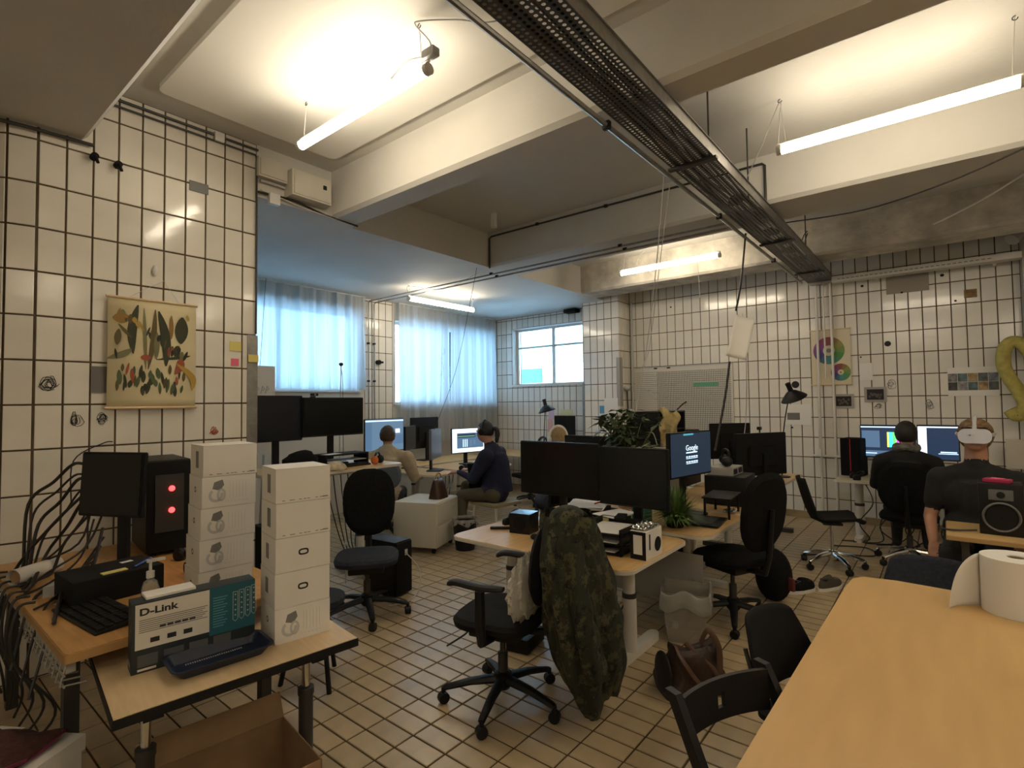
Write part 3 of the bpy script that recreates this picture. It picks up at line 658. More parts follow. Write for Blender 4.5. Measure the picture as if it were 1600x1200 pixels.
def papers(label, c, w, d, rz, n=1, mat=None, nm='paper_sheet', z=None, cat='paper', grp=None):
    b = B(); 
    for k in range(n): b.box((random.uniform(-.006, .006), random.uniform(-.006, .006), .0008+.0016*k), (w, d, .0012), random.uniform(-.06, .06))
    return thing(b, nm, mat or m_paper, label, cat, grp, loc=c, rot=(0, 0, rz), smooth=False)
def cable(pts, r, label, mat=None, nm='cable', grp=None): return thing(B().curve(pts, r, 6, 6), nm, mat or m_dwire, label, 'cable', grp)
def keyboard(label, c, w, d, rz, z, rows=5, cols=15, tilt=.05):
    t = T('keyboard', label, 'keyboard', (c[0], c[1], z), rz)
    B().box((0, 0, .011), (w, d, .016), rx=tilt, bev=.004).out('case', m_black, t)
    kw, kd = (w-.02)/cols, (d-.02)/rows; me = None
    for i in range(cols):
        for j in range(rows):
            if me is None:
                o = B().box((0, 0, 0), (kw*.84, kd*.84, .008), bev=.0015).out('key', m_blackm, t); me = o.data
            else:
                o = bpy.data.objects.new('key', me); COL.objects.link(o); o.parent = t
            yy = -d/2+.01+kd*(j+.5); o.location = (-w/2+.01+kw*(i+.5), yy, .022+yy*math.tan(tilt))
    return t
def mouse(label, p, rz, z): 
    t = T('computer_mouse', label, 'mouse', (p[0], p[1], z), rz)
    B().ell((0, 0, .014), (.032, .055, .022), 14, 8, fn=lambda v: Vector((v.x, v.y, max(v.z, -.013)))).out('shell', m_black, t)
    B().lathe([(.008, -.004), (.008, .004)], (0, .025, .034), 10, Matrix.Rotation(PI/2, 3, 'Y')).out('wheel', m_grey, t); return t
def headphones(label, p, rz, z, r=.085, flat=True, rx=1.35):
    t = T('headphones', label, 'headphones', (p[0], p[1], z), rz); R = Matrix.Translation((0, 0, .035)) @ Matrix.Rotation(rx if flat else 0, 4, 'X')
    pts = [R @ Vector((r*math.cos(a), 0, r*math.sin(a))) for a in (PI*k/12 for k in range(13))]
    B().tube(pts, .009, 8, flat=1.8).out('headband', m_black, t)
    for s in (-1, 1):
        q = R @ Vector((s*r, 0, -.02))
        B().lathe([(.03, -.02), (.04, -.012), (.04, .012), (.03, .02)], q, 14, (R.to_3x3() @ Matrix.Rotation(PI/2, 3, 'Y'))).out('ear_cup', m_black, t)
    return t
# ================================================================= LEFT FOREGROUND
ZA, ZB = .73, .62
pA = at(100, 1025, 'z', ZA)
t = desk('side_desk', 'orange wooden desk end with grey cable basket against the left tiled wall', pA.x, pA.x+.92, pA.y, 4.24, ZA, top=m_oak, edge=M('oak_edge', (.42, .24, .09), .5), r=.02, th=.035)
hw, hd = .46, (4.24-pA.y)/2
for sx in (-1, 1):
    for sy in (-1, 1): B().box((sx*(hw-.07), sy*(hd-.25), (ZA-.035)/2), (.05, .05, ZA-.035)).out('leg', m_dsteel, t)
B().box((-hw+.03, 0, ZA-.06), (.03, hd*2-.1, .05)).out('frame_rail', m_gpaint, t)
bk = B()
for k in range(14):
    y = -hd+.06+k*.06; bk.tube([(-hw+.02, y, ZA-.05), (-hw+.0, y, ZA-.13), (-hw+.08, y, ZA-.14)], .004, 5)
for z in (-.09, -.13): bk.tube([(-hw+.01, -hd+.04, ZA+z), (-hw+.01, -hd+.9, ZA+z)], .004, 5)
bk.out('cable_basket', m_gpaint, t)
# --- low birch table with black edge
A0, A1 = at(177, 1125, 'z', ZB), at(558, 996, 'z', ZB); ang = math.atan2(A1.y-A0.y, A1.x-A0.x); LB = (A1-A0).length
t = T('folding_table', 'pale beech table with thick black edge under the white box tower', 'table', (A0.x, A0.y, 0), ang)
DB = .72
B().bx(0, LB, 0, DB, ZB-.003, ZB).out('tabletop', m_pale, t, smooth=False)
B().bx(-.004, LB+.004, -.004, DB+.004, ZB-.035, ZB-.003).out('edge_band', m_black, t, smooth=False)
for x in (.12, LB-.14):
    lg = B().lathe([(.030, .05), (.030, .36), (.034, .362), (.034, .39), (.017, .392), (.017, ZB-.035)], (x, .2, 0), 14).out('leg', m_dsteel, t)
    B().lathe([(.0175, .395), (.0175, ZB-.04)], (x, .2, 0), 14).out('chrome_rod', m_chrome, lg)
    B().box((x, .3, .03), (.05, .62, .04), bev=.01).out('foot', m_black, t)
    B().box((x, .36, ZB-.055), (.06, .6, .04)).out('support_arm', m_black, t)
B().tube([(LB-.14, .5, ZB-.05), (LB+.02, .56, ZB-.10), (LB+.03, .56, ZB-.22)], .018, 8).out('clamp', m_black, t)
Mb = Matrix.Translation((A0.x, A0.y, 0)) @ Matrix.Rotation(ang, 4, 'Z')
# --- white headset cartons
def headset_print(t, wdt, w, hgt, x, sc=1.0):
    """flat picture of a headset strap on the front (local -Y face)"""
    y = -wdt/2-.0006; b = B(); b.mi = 0
    b.face([(x+.02*sc, y, .115*sc), (x+.055*sc, y, .125*sc), (x+.062*sc, y, .10*sc), (x+.045*sc, y, .075*sc), (x+.012*sc, y, .085*sc)])
    b.mi = 1
    def ring(cx, cz, rx, rz_, th, n=12, a0=0, a1=2*PI):
        for k in range(n):
            p, q = a0+(a1-a0)*k/n, a0+(a1-a0)*(k+1)/n
            b.face([(cx+rx*math.cos(p), y-.0003, cz+rz_*math.sin(p)), (cx+rx*math.cos(q), y-.0003, cz+rz_*math.sin(q)), (cx+(rx-th)*math.cos(q), y-.0003, cz+(rz_-th)*math.sin(q)), (cx+(rx-th)*math.cos(p), y-.0003, cz+(rz_-th)*math.sin(p))])
    ring(x+.028*sc, .055*sc, .032*sc, .032*sc, .012*sc, a0=PI*.7, a1=PI*2.1); ring(x+.05*sc, .055*sc, .02*sc, .03*sc, .009*sc)
    b.out('headset_print', [M('print_grey', (.20, .195, .19), .7), M('print_dark', (.07, .068, .065), .7)], t, smooth=False)
def carton(label, p, rz, w, d, h, style, grp):
    t = T('headset_carton', label, 'box', p, rz, grp)
    B().box((0, 0, h/2), (w, d, h), bev=.002).out('carton_body', m_card, t)
    B().bx(-w/2-.0005, w/2+.0005, -d/2-.0005, d/2+.0005, h*.985, h*.99).out('lid_seam', M('seam', (.25, .24, .22), .8), t, smooth=False)
    fy = -d/2-.0006; side = M('print_dark'); 
    if style == 'oval':
        b = B()
        for k in range(20):
            a, c = 2*PI*k/20, 2*PI*(k+1)/20
            def q(a, r): return (math.copysign(abs(math.cos(a))**.7, math.cos(a))*(r+.004), fy, h*.52+math.copysign(abs(math.sin(a))**.7, math.sin(a))*(r-.004))
            b.face([q(a, .018), q(c, .018), q(c, .011), q(a, .011)])
        b.out('oval_mark', m_ink, t, smooth=False)
        B().bx(-w/2-.0008, -w/2, -.01, .03, h*.3, h*.75).out('side_print', M('print_grey'), t, smooth=False)
    elif style == 'headset':
        headset_print(t, d, w, h, -w/2+.03, 1.0)
        b = B()
        for k in range(6): b.bx(.0+k*.014, .0012+k*.014, fy, fy+.0006, h*.25, h*.8)
        for k in range(6): b.bx(-.01+k*.016, -.004+k*.016, fy, fy+.0006, h*.14, h*.16)
        b.out('small_print', M('faint_print', (.60, .57, .53), .7), t, smooth=False)
        b = B()
        for k in range(12):
            a, c = 2*PI*k/12, 2*PI*(k+1)/12
            f = lambda a, r: (-w/2-.0007, math.cos(a)*r, h*.55+math.sin(a)*r)
            b.face([f(a, .014), f(c, .014), f(c, .008), f(a, .008)])
        b.out('oval_mark', m_ink, t, smooth=False)
    else:
        b = B()
        for k, x in enumerate((-.09, -.06, -.05, -.02, .0, .015, .05, .07)): b.bx(x, x+.012, fy, fy+.0006, .008, .011)
        b.bx(w/2-.035, w/2-.01, fy, fy+.0006, .008, .013)
        b.out('small_print', M('print_grey'), t, smooth=False)
        b = B(); b.bx(-w/2-.0008, -w/2, -.03, .015, h*.25, h*.8); b.out('side_print', M('print_grey'), t, smooth=False)
    return t
BH, BW_, BD = .146, .232, .215
c0 = at(430, 1009, 'z', ZB); R2 = Matrix.Rotation(ang, 4, 'Z')
styles = [('headset', 'bottom white headset carton of the nearer tower, on the beech table'), ('oval', 'second lowest white carton of the nearer tower, with oval mark'), ('oval', 'middle white carton of the nearer tower, with oval mark'), ('plain', 'second highest white carton of the nearer tower'), ('plain', 'top white carton of the nearer tower')]
for k, (s, l) in enumerate(styles):
    a = ang-.06+random.uniform(-.02, .02); ct = c0+Matrix.Rotation(a, 3, 'Z') @ Vector((BW_/2, BD/2, 0))
    carton(l, (ct.x+random.uniform(-.004, .004), ct.y+random.uniform(-.004, .004), ZB+k*(BH+.0006)), a, BW_, BD, BH, s, 'white headset cartons')
d0 = ray(311, 760); d0 = Vector((d0.x, d0.y, 0)).normalized()*2.80
st2 = [('headset', 'bottom white headset carton of the tower behind, on the orange desk'), ('headset', 'second lowest white headset carton of the tower behind'), ('headset', 'middle white headset carton of the tower behind'), ('headset', 'second highest white headset carton of the tower behind'), ('plain', 'top white carton of the tower behind, next to the computer case')]
for k, (s, l) in enumerate(st2):
    a = -.10+random.uniform(-.03, .02); ct = d0+Matrix.Rotation(a, 3, 'Z') @ Vector((BW_/2+.004*k, BD/2, 0))
    carton(l, (ct.x, ct.y, ZA+k*(BH-.004+.0006)), a, BW_, BD, BH-.004, s, 'white headset cartons')
# --- network switch carton
f0 = at(204, 1057, 'z', ZB); f1 = at(398, 1001, 'z', ZB); a = math.atan2(f1.y-f0.y, f1.x-f0.x); w = (f1-f0).length; hh = .262; dd = .085
t = T('switch_carton', 'tall printed carton with blue and white panels on the beech table', 'box', (f0.x, f0.y, ZB), a)
B().box((w/2, dd/2, hh/2), (w, dd, hh), bev=.002).out('carton_body', M('dark_carton', (.020, .028, .036), .5), t)
m_teal = M('teal_print', (.012, .10, .135), .55); m_wp = M('cream_print', (.66, .62, .55), .6)
y = -.0006
B().bx(.012, w*.60, y, y+.0005, .088, hh-.006).out('white_panel', m_wp, t, smooth=False)
B().bx(w*.60, w, y, y+.0005, .07, hh-.001).out('blue_panel', m_teal, t, smooth=False)
text('D-Link', .036, m_ink, t, (.024, y-.0004, hh-.048), (PI/2, 0, 0), bold=True, sx=1.25)
b = B()
for k in range(7):
    b.bx(.024, .024+w*(.53-.02*(k % 3)), y-.0006, y, hh-.068-k*.0075, hh-.065-k*.0075)
b.out('small_print', M('print_grey'), t, smooth=False)
b = B()
for k in range(5): b.bx(.09+k*.025, .11+k*.025, y-.0006, y, .155, .163)
for k in range(3): B().box((.075+.055*k, y, .115), (.03, .0012, .018)).out('device_drawing', m_ink, t, smooth=False)
b.out('port_drawing', m_ink, t, smooth=False)
b = B()
for k in range(12): b.bx(w*.63, w*(.72+.05*((k*7) % 3)/3), y-.0006, y, .10+k*.0105, .1035+k*.0105)
b.out('pale_print', M('pale_teal_print', (.10, .30, .36), .6), t, smooth=False)
for k in range(4):
    x = w*.80+k*.024; b = B()
    z0, z1 = .115+.004*k, .225+.004*k
    for q in ((x, x+.0015, z0, z1), (x+.0185, x+.02, z0, z1), (x, x+.02, z1, z1+.0015)): b.bx(q[0], q[1], y-.0006, y, q[2], q[3])
    for s in (0, 1): b.face([(x+.01, y-.0004, z0-.012), (x+.01, y-.0004, z0-.010), (x+.02*s, y-.0004, z0+.001), (x+.02*s, y-.0004, z0-.001)])
    for j in range(5): b.box((x+.01, y, z0+.015+.021*j), (.005, .001, .005))
    b.out('ribbon_print', M('pale_print', (.5, .55, .55), .6), t, smooth=False)
b = B()
for k in range(4): b.bx(.02+k*.085, .085+k*.085, y-.0006, y, .022, .066)
b.out('product_picture', M('dim_print', (.08, .085, .09), .6), t, smooth=False)
B().bx(.02, .08, y-.0008, y, .008, .016).out('white_label', m_wp, t, smooth=False)
text('D-Link', .03, M('dim_white', (.35, .35, .35), .6), t, (-.0008, .075, .02), (PI/2, 0, -PI/2), sx=.7, name='side_lettering')
# --- note pad on the carton
def bag(u, v): return Vector((-.09+.18*u, -.035+.07*v, .012+.012*math.sin(u*4+1)*math.sin(v*3)))
cp = Mb; pm = Matrix.Translation((f0.x, f0.y, 0)) @ Matrix.Rotation(a, 4, 'Z'); q = pm @ Vector((.13, dd/2+.02, ZB+hh+.001))
thing(B().box((0, 0, .006), (.17, .085, .011), bev=.003), 'paper_packet', m_paper, 'white folded paper packet on top of the blue and white carton', 'paper', loc=q, rot=(0, 0, a+.05))
# --- navy tray
q0 = [at(x, y, 'z', ZB) for x, y in ((276, 1070), (424, 1021), (397, 992), (262, 1035))]
ux = (q0[1]-q0[0]).normalized(); tw = (q0[1]-q0[0]).length; td = .178
t = T('baking_tray', 'dark blue enamel tray with flared rim on the beech table', 'tray', (q0[0].x, q0[0].y, ZB), math.atan2(ux.y, ux.x))
b = B(); prof = [(0, .0, 1), (.0, .001, 1), (.022, .042, 0), (.034, .044, 0), (.034, .040, 0), (.024, .038, 0), (.004, .005, 1)]
def ringpts(o, z): return [b.bm.verts.new((x, y, z)) for x, y in rrect(.02-o, tw-.02+o, .02-o, td-.02+o, .02+o*.6)]
rs = [ringpts(.0, .001), ringpts(.025, .040), ringpts(.036, .042), ringpts(.036, .038), ringpts(.028, .036), ringpts(.003, .004)]
for A_, D_ in zip(rs, rs[1:]):
    for i in range(len(A_)): b.bm.faces.new((A_[i], A_[(i+1) % len(A_)], D_[(i+1) % len(A_)], D_[i]))
b.bm.faces.new(rs[0][::-1]); b.bm.faces.new(rs[-1])
b.out('tray_body', m_navy, t)
for k in range(18): pass
b = B()
for k in range(26): b.box((.06+k*.008, td-.045, .0055), (.003, .01, .002))
b.out('printed_scale', m_lgrey, t, smooth=False)
# --- computer case with two red lights
p = at(228, 800, 'y', 3.70)
t = T('computer_case', 'black computer tower with two red lights on the orange desk', 'computer', (p.x, 3.70, ZA), -.12)
th = 1.30-ZA
B().box((.115, .23, th/2+.01), (.23, .46, th-.02), bev=.006).out('case_body', m_black, t)
B().box((.115, -.012, th/2+.01), (.225, .026, th-.03), bev=.01).out('front_panel', m_blackm, t)
B().box((.115, -.028, th*.55), (.15, .006, th*.6)).out('front_mesh', m_dsteel, t)
mr = glow('red_light', (1, .02, .02), 6)
for z in (.40, .27): B().ell((.125, -.034, z*th/.57), (.017, .008, .017), 12, 8).out('red_light', mr, t)
for sx in (.04, .19): B().box((sx, .2, .005), (.03, .36, .012)).out('foot', m_black, t)
# --- monitor with its dark back to the wall
c = at(172, 757, 'y', 3.35)
monitor('switched off black monitor in front of the computer tower on the orange desk', c, .40, .33, -1.12, ZA, tilt=-.06, roll=.0)
# --- black riser, keyboard and other desk things
p = at(165, 900, 'y', 3.05)
thing(B().box((0, 0, .06), (.36, .28, .12), bev=.008), 'black_box', m_blackm, 'flat black box in front of the switched off monitor', 'box', loc=(.78, 3.15, ZA), rot=(0, 0, .05))
thing(B().box((0, 0, .003), (.10, .035, .005)), 'sticky_note', m_yel, 'yellow green sticky note on the flat black box', 'note', loc=(.77, 3.05, ZA+.121), rot=(0, 0, .1))
o = thing(B().tube([(0, 0, 0), (.10, .11, .0)], .005, 6), 'blue_pen', M('blue_plastic', (.02, .05, .25), .4), 'blue pen lying on the flat black box', 'pen', loc=(.85, 3.05, ZA+.126))
papers('small white card on the flat black box', (.86, 3.20, ZA+.1215), .05, .03, .2, 1)
keyboard('black keyboard beside the blue and white carton', (.66, 2.85), .48, .175, -PI/2+.10, ZA, tilt=.12)
papers('small white note stuck beside the black keyboard', (.60, 3.16, ZA+.001), .05, .035, .5, 1)
t = T('soap_bottle', 'clear pump bottle of hand soap behind the blue and white carton', 'bottle', (at(235, 905, 'y', 2.72).x, 2.72, ZA))
B().lathe([(.001, .0), (.032, .002), (.034, .02), (.034, .10), (.026, .13), (.013, .14), (.013, .15)], n=18).out('bottle_body', M('clear_plastic', (.75, .78, .72), .1, trans=.75), t)
B().lathe([(.016, .148), (.016, .175), (.006, .177), (.006, .215)], n=14).out('pump', m_white, t)
B().box((-.0+.02, 0, .22), (.07, .018, .012), bev=.003).out('nozzle', m_white, t)
o = thing(B().box((0, 0, .03), (.18, .16, .06), bev=.02), 'black_pouch', m_blackfab, 'black pouch lying next to the tower of cartons on the orange desk', 'pouch', loc=(1.20, 3.12, ZA))
headphones('black headphones at the foot of the computer tower', (1.28, 3.5), .4, ZA)
t = T('paper_roll', 'white rolled sheet lying among the cables on the orange desk', 'paper', (.62, 3.75, ZA), .6)
B().tube([(-.14, 0, .04), (.10, 0, .04)], .04, 16, cap=False).out('rolled_sheet', m_paper, t); B().tube([(-.13, 0, .04), (.09, 0, .04)], .03, 12).out('brown_core', m_brown, t)
thing(B().prism([(0, 0), (.16, -.01), (.19, .05), (.07, .09)], 0, .05), 'crumpled_bag', m_lgrey, 'grey white crumpled bag under the flat black box', 'bag', loc=(.56, 3.32, ZA))
cs = random.Random(4)
for k in range(11):
    x0, z0 = .78+.03*k*.3, 1.23-.05*k*.9
    z0 = max(z0, .80)
    q0 = Vector((.84+cs.uniform(-.03, .05), 3.62+cs.uniform(-.06, .08), z0)); e = Vector((.56+cs.uniform(-.02, .12), 3.95-.10*k+cs.uniform(-.06, .1), ZA+.012))
    mid = (q0+e)/2+Vector((cs.uniform(-.05, .05), cs.uniform(-.08, .08), cs.uniform(-.10, .03)))
    end = Vector((.52-.02*(k % 3), e.y-.14, ZA+.012 if k % 2 else ZA-.25))
    if k % 2 == 0: e.x = .54; end.x = .44
    cable([q0, mid, e, end], .0055 if k % 3 else .008, 'black cable trailing from the switched off monitor over the desk edge', nm='monitor_cable', grp='black cables behind the monitor')
for k in range(7):
    y0 = 3.95-.12*k
    cable([(.52, y0, ZA+.015), (.455, y0-.02, ZA+.0), (.44, y0-.06, ZA-.2), (.46+.02*k, y0-.1, ZA-.45), (.5, y0-.05, ZA-.60)], .006, 'black cable hanging down the end of the orange desk', nm='hanging_desk_cable', grp='cables hanging off the orange desk')
for k, (ya, yb, yc) in enumerate(((832, 775, 728), (846, 790, 745), (862, 806, 752), (880, 826, 770), (900, 846, 788))):
    cable([(.52, 3.80-.09*k, ZA+.012), (.57, 3.88-.07*k, ZA+.02), at(44+8*k, yb+14, 'y', 3.9), at(84+5*k, yb-22, 'y', 3.8), at(118+3*k, yc-4, 'y', 3.65), at(150, yc+6, 'y', 3.45)], .006 if k % 2 else .0085, 'black cable climbing from the desk edge to the monitor back', nm='climbing_cable', grp='cables climbing to the monitor')
thing(B().curve([at(112, 735, 'y', 4.22)+Vector((0, 0, -.2)), at(115, 720, 'y', 4.24), at(160, 693, 'y', 4.25), at(176, 690, 'y', 4.25)], .004, 6), 'thin_cable', m_dwire, 'thin dark cable on the tiles behind the monitor', 'cable')
# --- white archive box with clothes, brown carton
ZL = .42; pr, pl = at(134, 1146, 'z', ZL), at(58, 1199, 'z', ZL); ab = math.atan2(pr.y-pl.y, pr.x-pl.x)
t = T('archive_box', 'white archive box with lid and metal label holder on the floor', 'box', (pr.x, pr.y, 0), ab)
B().bx(-.392, -.008, .008, .292, 0, ZL-.01).out('box_body', m_card, t, smooth=False)
B().bx(-.40, 0, 0, .30, ZL-.055, ZL).out('lid', m_card, t, smooth=False)
B().box((-.13, .005, .29), (.06, .008, .035), bev=.002).out('label_holder', m_steel, t)
am = Matrix.Translation((pr.x, pr.y, 0)) @ Matrix.Rotation(ab, 4, 'Z')
def cl(u, v):
    x = -.20+.34*u; y = -.13+.30*v; return Vector((x, y, .012+.05*math.sin(PI*u)*math.sin(PI*v)+.008*math.sin(9*u+3*v)+.006*math.sin(14*v)))
thing(B().sheet(cl, 24, 26), 'folded_jumper', M('maroon_knit', (.055, .018, .014), .95, var=.4, scale=40, bump=.6, bscale=200), 'dark maroon knitted jumper lying on the white archive box', 'clothing', loc=am @ Vector((-.17, .17, ZL+.012)), rot=(0, 0, ab), solid=.006)
def cl2(u, v): return Vector((-.17+.32*u, -.02+.045*v, .02+.010*math.sin(7*u)+.008*math.sin(9*v)))
thing(B().sheet(cl2, 16, 8), 'purple_scarf', M('purple_cloth', (.16, .02, .06), .9, var=.4, scale=20), 'purple scarf at the front edge of the white archive box', 'clothing', loc=am @ Vector((-.19, .06, ZL+.002)), rot=(0, 0, ab), solid=.006)
papers('white sheet sticking out behind the maroon jumper', am @ Vector((-.12, .33, ZL+.002)), .26, .13, ab, 2)
t = T('shipping_carton', 'open brown cardboard carton under the beech table', 'box', (.93, 2.17, 0), ang)
w, d, h, q = .54, .40, .235, .005
for nm, bb in (('carton_wall', (-w/2, w/2, -d/2, -d/2+q, 0, h)), ('carton_wall', (-w/2, w/2, d/2-q, d/2, 0, h)), ('carton_wall', (-w/2, -w/2+q, -d/2, d/2, 0, h)), ('carton_wall', (w/2-q, w/2, -d/2, d/2, 0, h)), ('carton_base', (-w/2, w/2, -d/2, d/2, 0, .006))): B().bx(*bb).out(nm, m_brown, t, smooth=False)
for s in (-1,): B().hexa([(s*w/2, -d/2, h), (s*w/2, d/2, h), (s*(w/2+.07), d/2+.0, h+.06), (s*(w/2+.07), -d/2, h+.06), (s*w/2+.004, -d/2, h), (s*w/2+.004, d/2, h), (s*(w/2+.074), d/2, h+.06), (s*(w/2+.074), -d/2, h+.06)]).out('flap', m_brown, t, smooth=False)
B().hexa([(-w/2, d/2, h), (w/2, d/2, h), (w/2, d/2+.05, h+.09), (-w/2, d/2+.05, h+.09), (-w/2, d/2+.004, h), (w/2, d/2+.004, h), (w/2, d/2+.054, h+.09), (-w/2, d/2+.054, h+.09)]).out('flap', m_brown, t, smooth=False)
# --- things on the left wall
def wall_item(nm, mat, lab, cat, x0, y0, x1, y1, off=.004, th=.002, grp=None):
    p, q = at(x0, y0, 'y', YL-off), at(x1, y1, 'y', YL-off)
    return thing(B().bx(p.x, q.x, YL-off-th, YL-off, q.z, p.z), nm, mat, lab, cat, grp, smooth=False)
p, q = at(168, 462, 'y', YL-.02), at(304, 636, 'y', YL-.02)
x0, x1, z0, z1 = p.x, q.x, q.z, p.z; w, h = x1-x0, z1-z0
t = T('plant_chart', 'hanging paper chart of coloured pods and plants with wooden rods', 'poster', ((x0+x1)/2, YL-.02, z0))
def ps(u, v): return Vector((-w/2+w*u, -.006-.008*math.sin(PI*v), h*v))
B().sheet(ps, 2, 12).out('paper_sheet', M('aged_paper', (.72, .63, .40), .8, var=.06, scale=6), t, solid=.001)
for z in (0, h): B().tube([(-w/2-.01, -.008, z), (w/2+.01, -.008, z)], .009, 8).out('rod', m_pale, t)
B().tube([(-w*.3, -.008, h), (.06, .004, h+.155), (w*.3, -.008, h)], .0015, 4).out('hanging_string', m_wire, t)
pal = [(.05, .055, .03), (.13, .10, .04), (.03, .03, .025), (.30, .17, .05), (.36, .09, .05), (.46, .30, .06), (.09, .13, .06), (.20, .19, .10)]
pm_ = [M('chart_ink_%d' % i, c, .8) for i, c in enumerate(pal)]
b = B(); rr = random.Random(3)
def pod(cx, cz, L, wd, ang_, mi, bend=0):
    n = 8; b.mi = mi; l, r = [], []; cz *= .86; L *= .84
    for k in range(n+1):
        s = k/n; wv = wd*math.sin(PI*min(1, s*.96+.02))**.7/2; X = cx+(s-.5)*L*math.sin(ang_)+bend*math.sin(PI*s); Z = cz+(s-.5)*L*math.cos(ang_)
        yy = -.0105-.008*math.sin(PI*max(0, min(1, Z/h)))-.0004*(mi % 3); ca, sa = math.cos(ang_), math.sin(ang_)
        l.append((X-wv*ca, yy, Z+wv*sa)); r.append((X+wv*ca, yy, Z-wv*sa))
    for k in range(n): b.face([l[k], r[k], r[k+1], l[k+1]])
for a in ((-.11, .62, .40, .055, .08, 0, -.02), (-.055, .55, .50, .022, -.03, 7, 0), (-.015, .55, .50, .035, .10, 1, .01), (.05, .56, .46, .06, -.12, 0, .02), (.015, .50, .22, .035, .02, 7, 0), (.105, .66, .20, .028, 0, 3, 0), (.17, .64, .23, .085, .05, 0, 0), (-.19, .70, .12, .07, 1.5, 3, .0), (-.21, .55, .13, .04, .1, 1, 0), (-.17, .60, .14, .02, -.7, 1, 0), (.19, .25, .26, .045, -.5, 5, .05), (.14, .33, .12, .05, .2, 4, .02), (.17, .36, .10, .04, -.2, 4, 0), (-.20, .42, .18, .04, 1.1, 7, .02), (-.05, .40, .05, .06, 0, 4, 0), (.12, .41, .26, .02, 1.4, 0, .03)):
    pod(*a)
for k in range(34): pod(-.21+.40*((k*.37) % 1), .13+.20*rr.random(), rr.uniform(.06, .12), rr.uniform(.014, .03), rr.uniform(-.2, .2), rr.choice([0, 2, 6, 6, 0, 1, 4]))
for k in range(26): pod(-.22+.44*((k*.618) % 1), .42+.36*((k*.377) % 1), rr.uniform(.05, .09), rr.uniform(.012, .03), rr.uniform(-.4, .4), rr.choice([0, 1, 7, 3, 5, 2]))
for k in range(8): pod(.09+.02*(k % 4), .45+.03*(k//4)+rr.uniform(-.02, .02), .06, .018, .1, rr.choice([0, 2, 4]))
x = b.out('plant_print', pm_, t, smooth=False); x['kind'] = 'stuff'
wall_item('photo_card', M('dim_photo', (.16, .15, .14), .5), 'small dark photo card half behind the plant chart', 'photo', 143, 572, 168, 614)
wall_item('sticky_note', m_yel, 'yellow sticky note high at the left wall end', 'note', 359, 533, 377, 549)
wall_item('sticky_note', m_pink, 'pink sticky note on the left tiled wall', 'note', 361, 560, 373, 572)
p = at(396, 560, 'y', YL-.02); thing(B().box(p, (.08, .002, .06)), 'sticky_note', m_yel, 'yellow sticky note on the grey corner guard', 'note')
def doodle(nm, lab, cx, cy, sx, sy, mat, seed, face='y', strokes=5):
    rg = random.Random(seed); b = B()
    for s in range(strokes):
        a0 = rg.uniform(0, 6); pts = []
        rx, ry, ox, oy = rg.uniform(.3, 1)*sx, rg.uniform(.25, .9)*sy, rg.uniform(-.3, .3)*sx, rg.uniform(-.4, .4)*sy
        for k in range(9):
            a = a0+k*.7; x, y = cx+ox+rx*math.cos(a)*(1+.2*math.sin(3*a)), cy+oy+ry*math.sin(a)
            pts.append(at(x, y, 'y', YL-.0025) if face == 'y' else at(x, y, 'x', XF-.0025))
        b.tube(pts, .0016 if face == 'y' else .0022, 4)
    return thing(b, nm, mat, lab, 'drawing')
doodle('tile_drawing', 'black marker drawing of a hat like face on a tile left of the plant chart', 77, 602, 15, 12, m_ink, 1, strokes=8)
doodle('tile_drawing', 'black marker drawing of a balloon head on a tile below the plant chart', 118, 655, 12, 12, m_ink, 5, strokes=6)
doodle('tile_drawing', 'black marker drawing of a round face on a tile just below the plant chart corner', 159, 655, 9, 10, m_ink, 9, strokes=7)
doodle('tile_drawing', 'small red marker drawing on a tile above the white cartons', 335, 674, 6, 8, M('red_ink', (.5, .06, .04), .8), 2, strokes=6)
# ================================================================= WINDOW BAY AND DESKS AT THE BACK
def curtain(label, x0, x1, z0, z1, y=6.97, folds=9, seed=0, flare=0, skew=0):
    rg = random.Random(seed); ph = [rg.uniform(0, 6) for _ in range(6)]
    t = T('curtain', label, 'curtain', ((x0+x1)/2, y, z0)); w = x1-x0; h = z1-z0
    def fn(u, v):
        wv = .042*math.sin(2*PI*folds*u+ph[0]+.5*math.sin(3*v+ph[1]))+.022*math.sin(2*PI*folds*1.73*u+ph[2])+.008*math.sin(2*PI*folds*3.1*u+ph[3]+v)
        wv *= (.55+.45*(1-v)) if v < .9 else .5
        return Vector((-w/2+w*u+(skew*(1-v)*(u-.5)), wv, h*v))
    B().sheet(fn, 150, 14).out('cloth', m_curtain, t)
    B().tube([(-w/2, 0, h+.006), (w/2, 0, h+.006)], .008, 6).out('rail', m_white, t)
    return t
curtain('wide white sheer curtain over the bay window nearest the left tiled wall', 2.30, 4.97, 1.86, 3.30, folds=13, seed=1)
curtain('white sheer curtain panel beside the tiled strip with conduits', 5.62, 6.78, .95, 3.30, folds=6, seed=2, skew=-.05)
curtain('white sheer curtain panel beside the small window corner', 6.84, 8.06, .95, 3.30, folds=8, seed=3, skew=.05)
def mon_px(label, xl, xr, yt, yb, ax, v, dz, back=False, **k):
    xm, ym = (xl+xr)/2, (yt+yb)/2; a, c = at(xl, ym, ax, v), at(xr, ym, ax, v); m_ = at(xm, ym, ax, v)
    h = at(xm, yt, ax, v).z-at(xm, yb, ax, v).z; rz = 0 if ax == 'y' else -PI/2
    if back: rz += PI
    p = (a+c)/2; p.z = m_.z
    return monitor(label, p, (a-c).length, h, rz, dz, **k)
g_blue = glow('screen_blue_grey', (.09, .15, .22), .8); g_lite = glow('screen_light', (.55, .75, 1.0), .9); g_dk = glow('screen_dark_blue', (.012, .022, .045), 1.0)
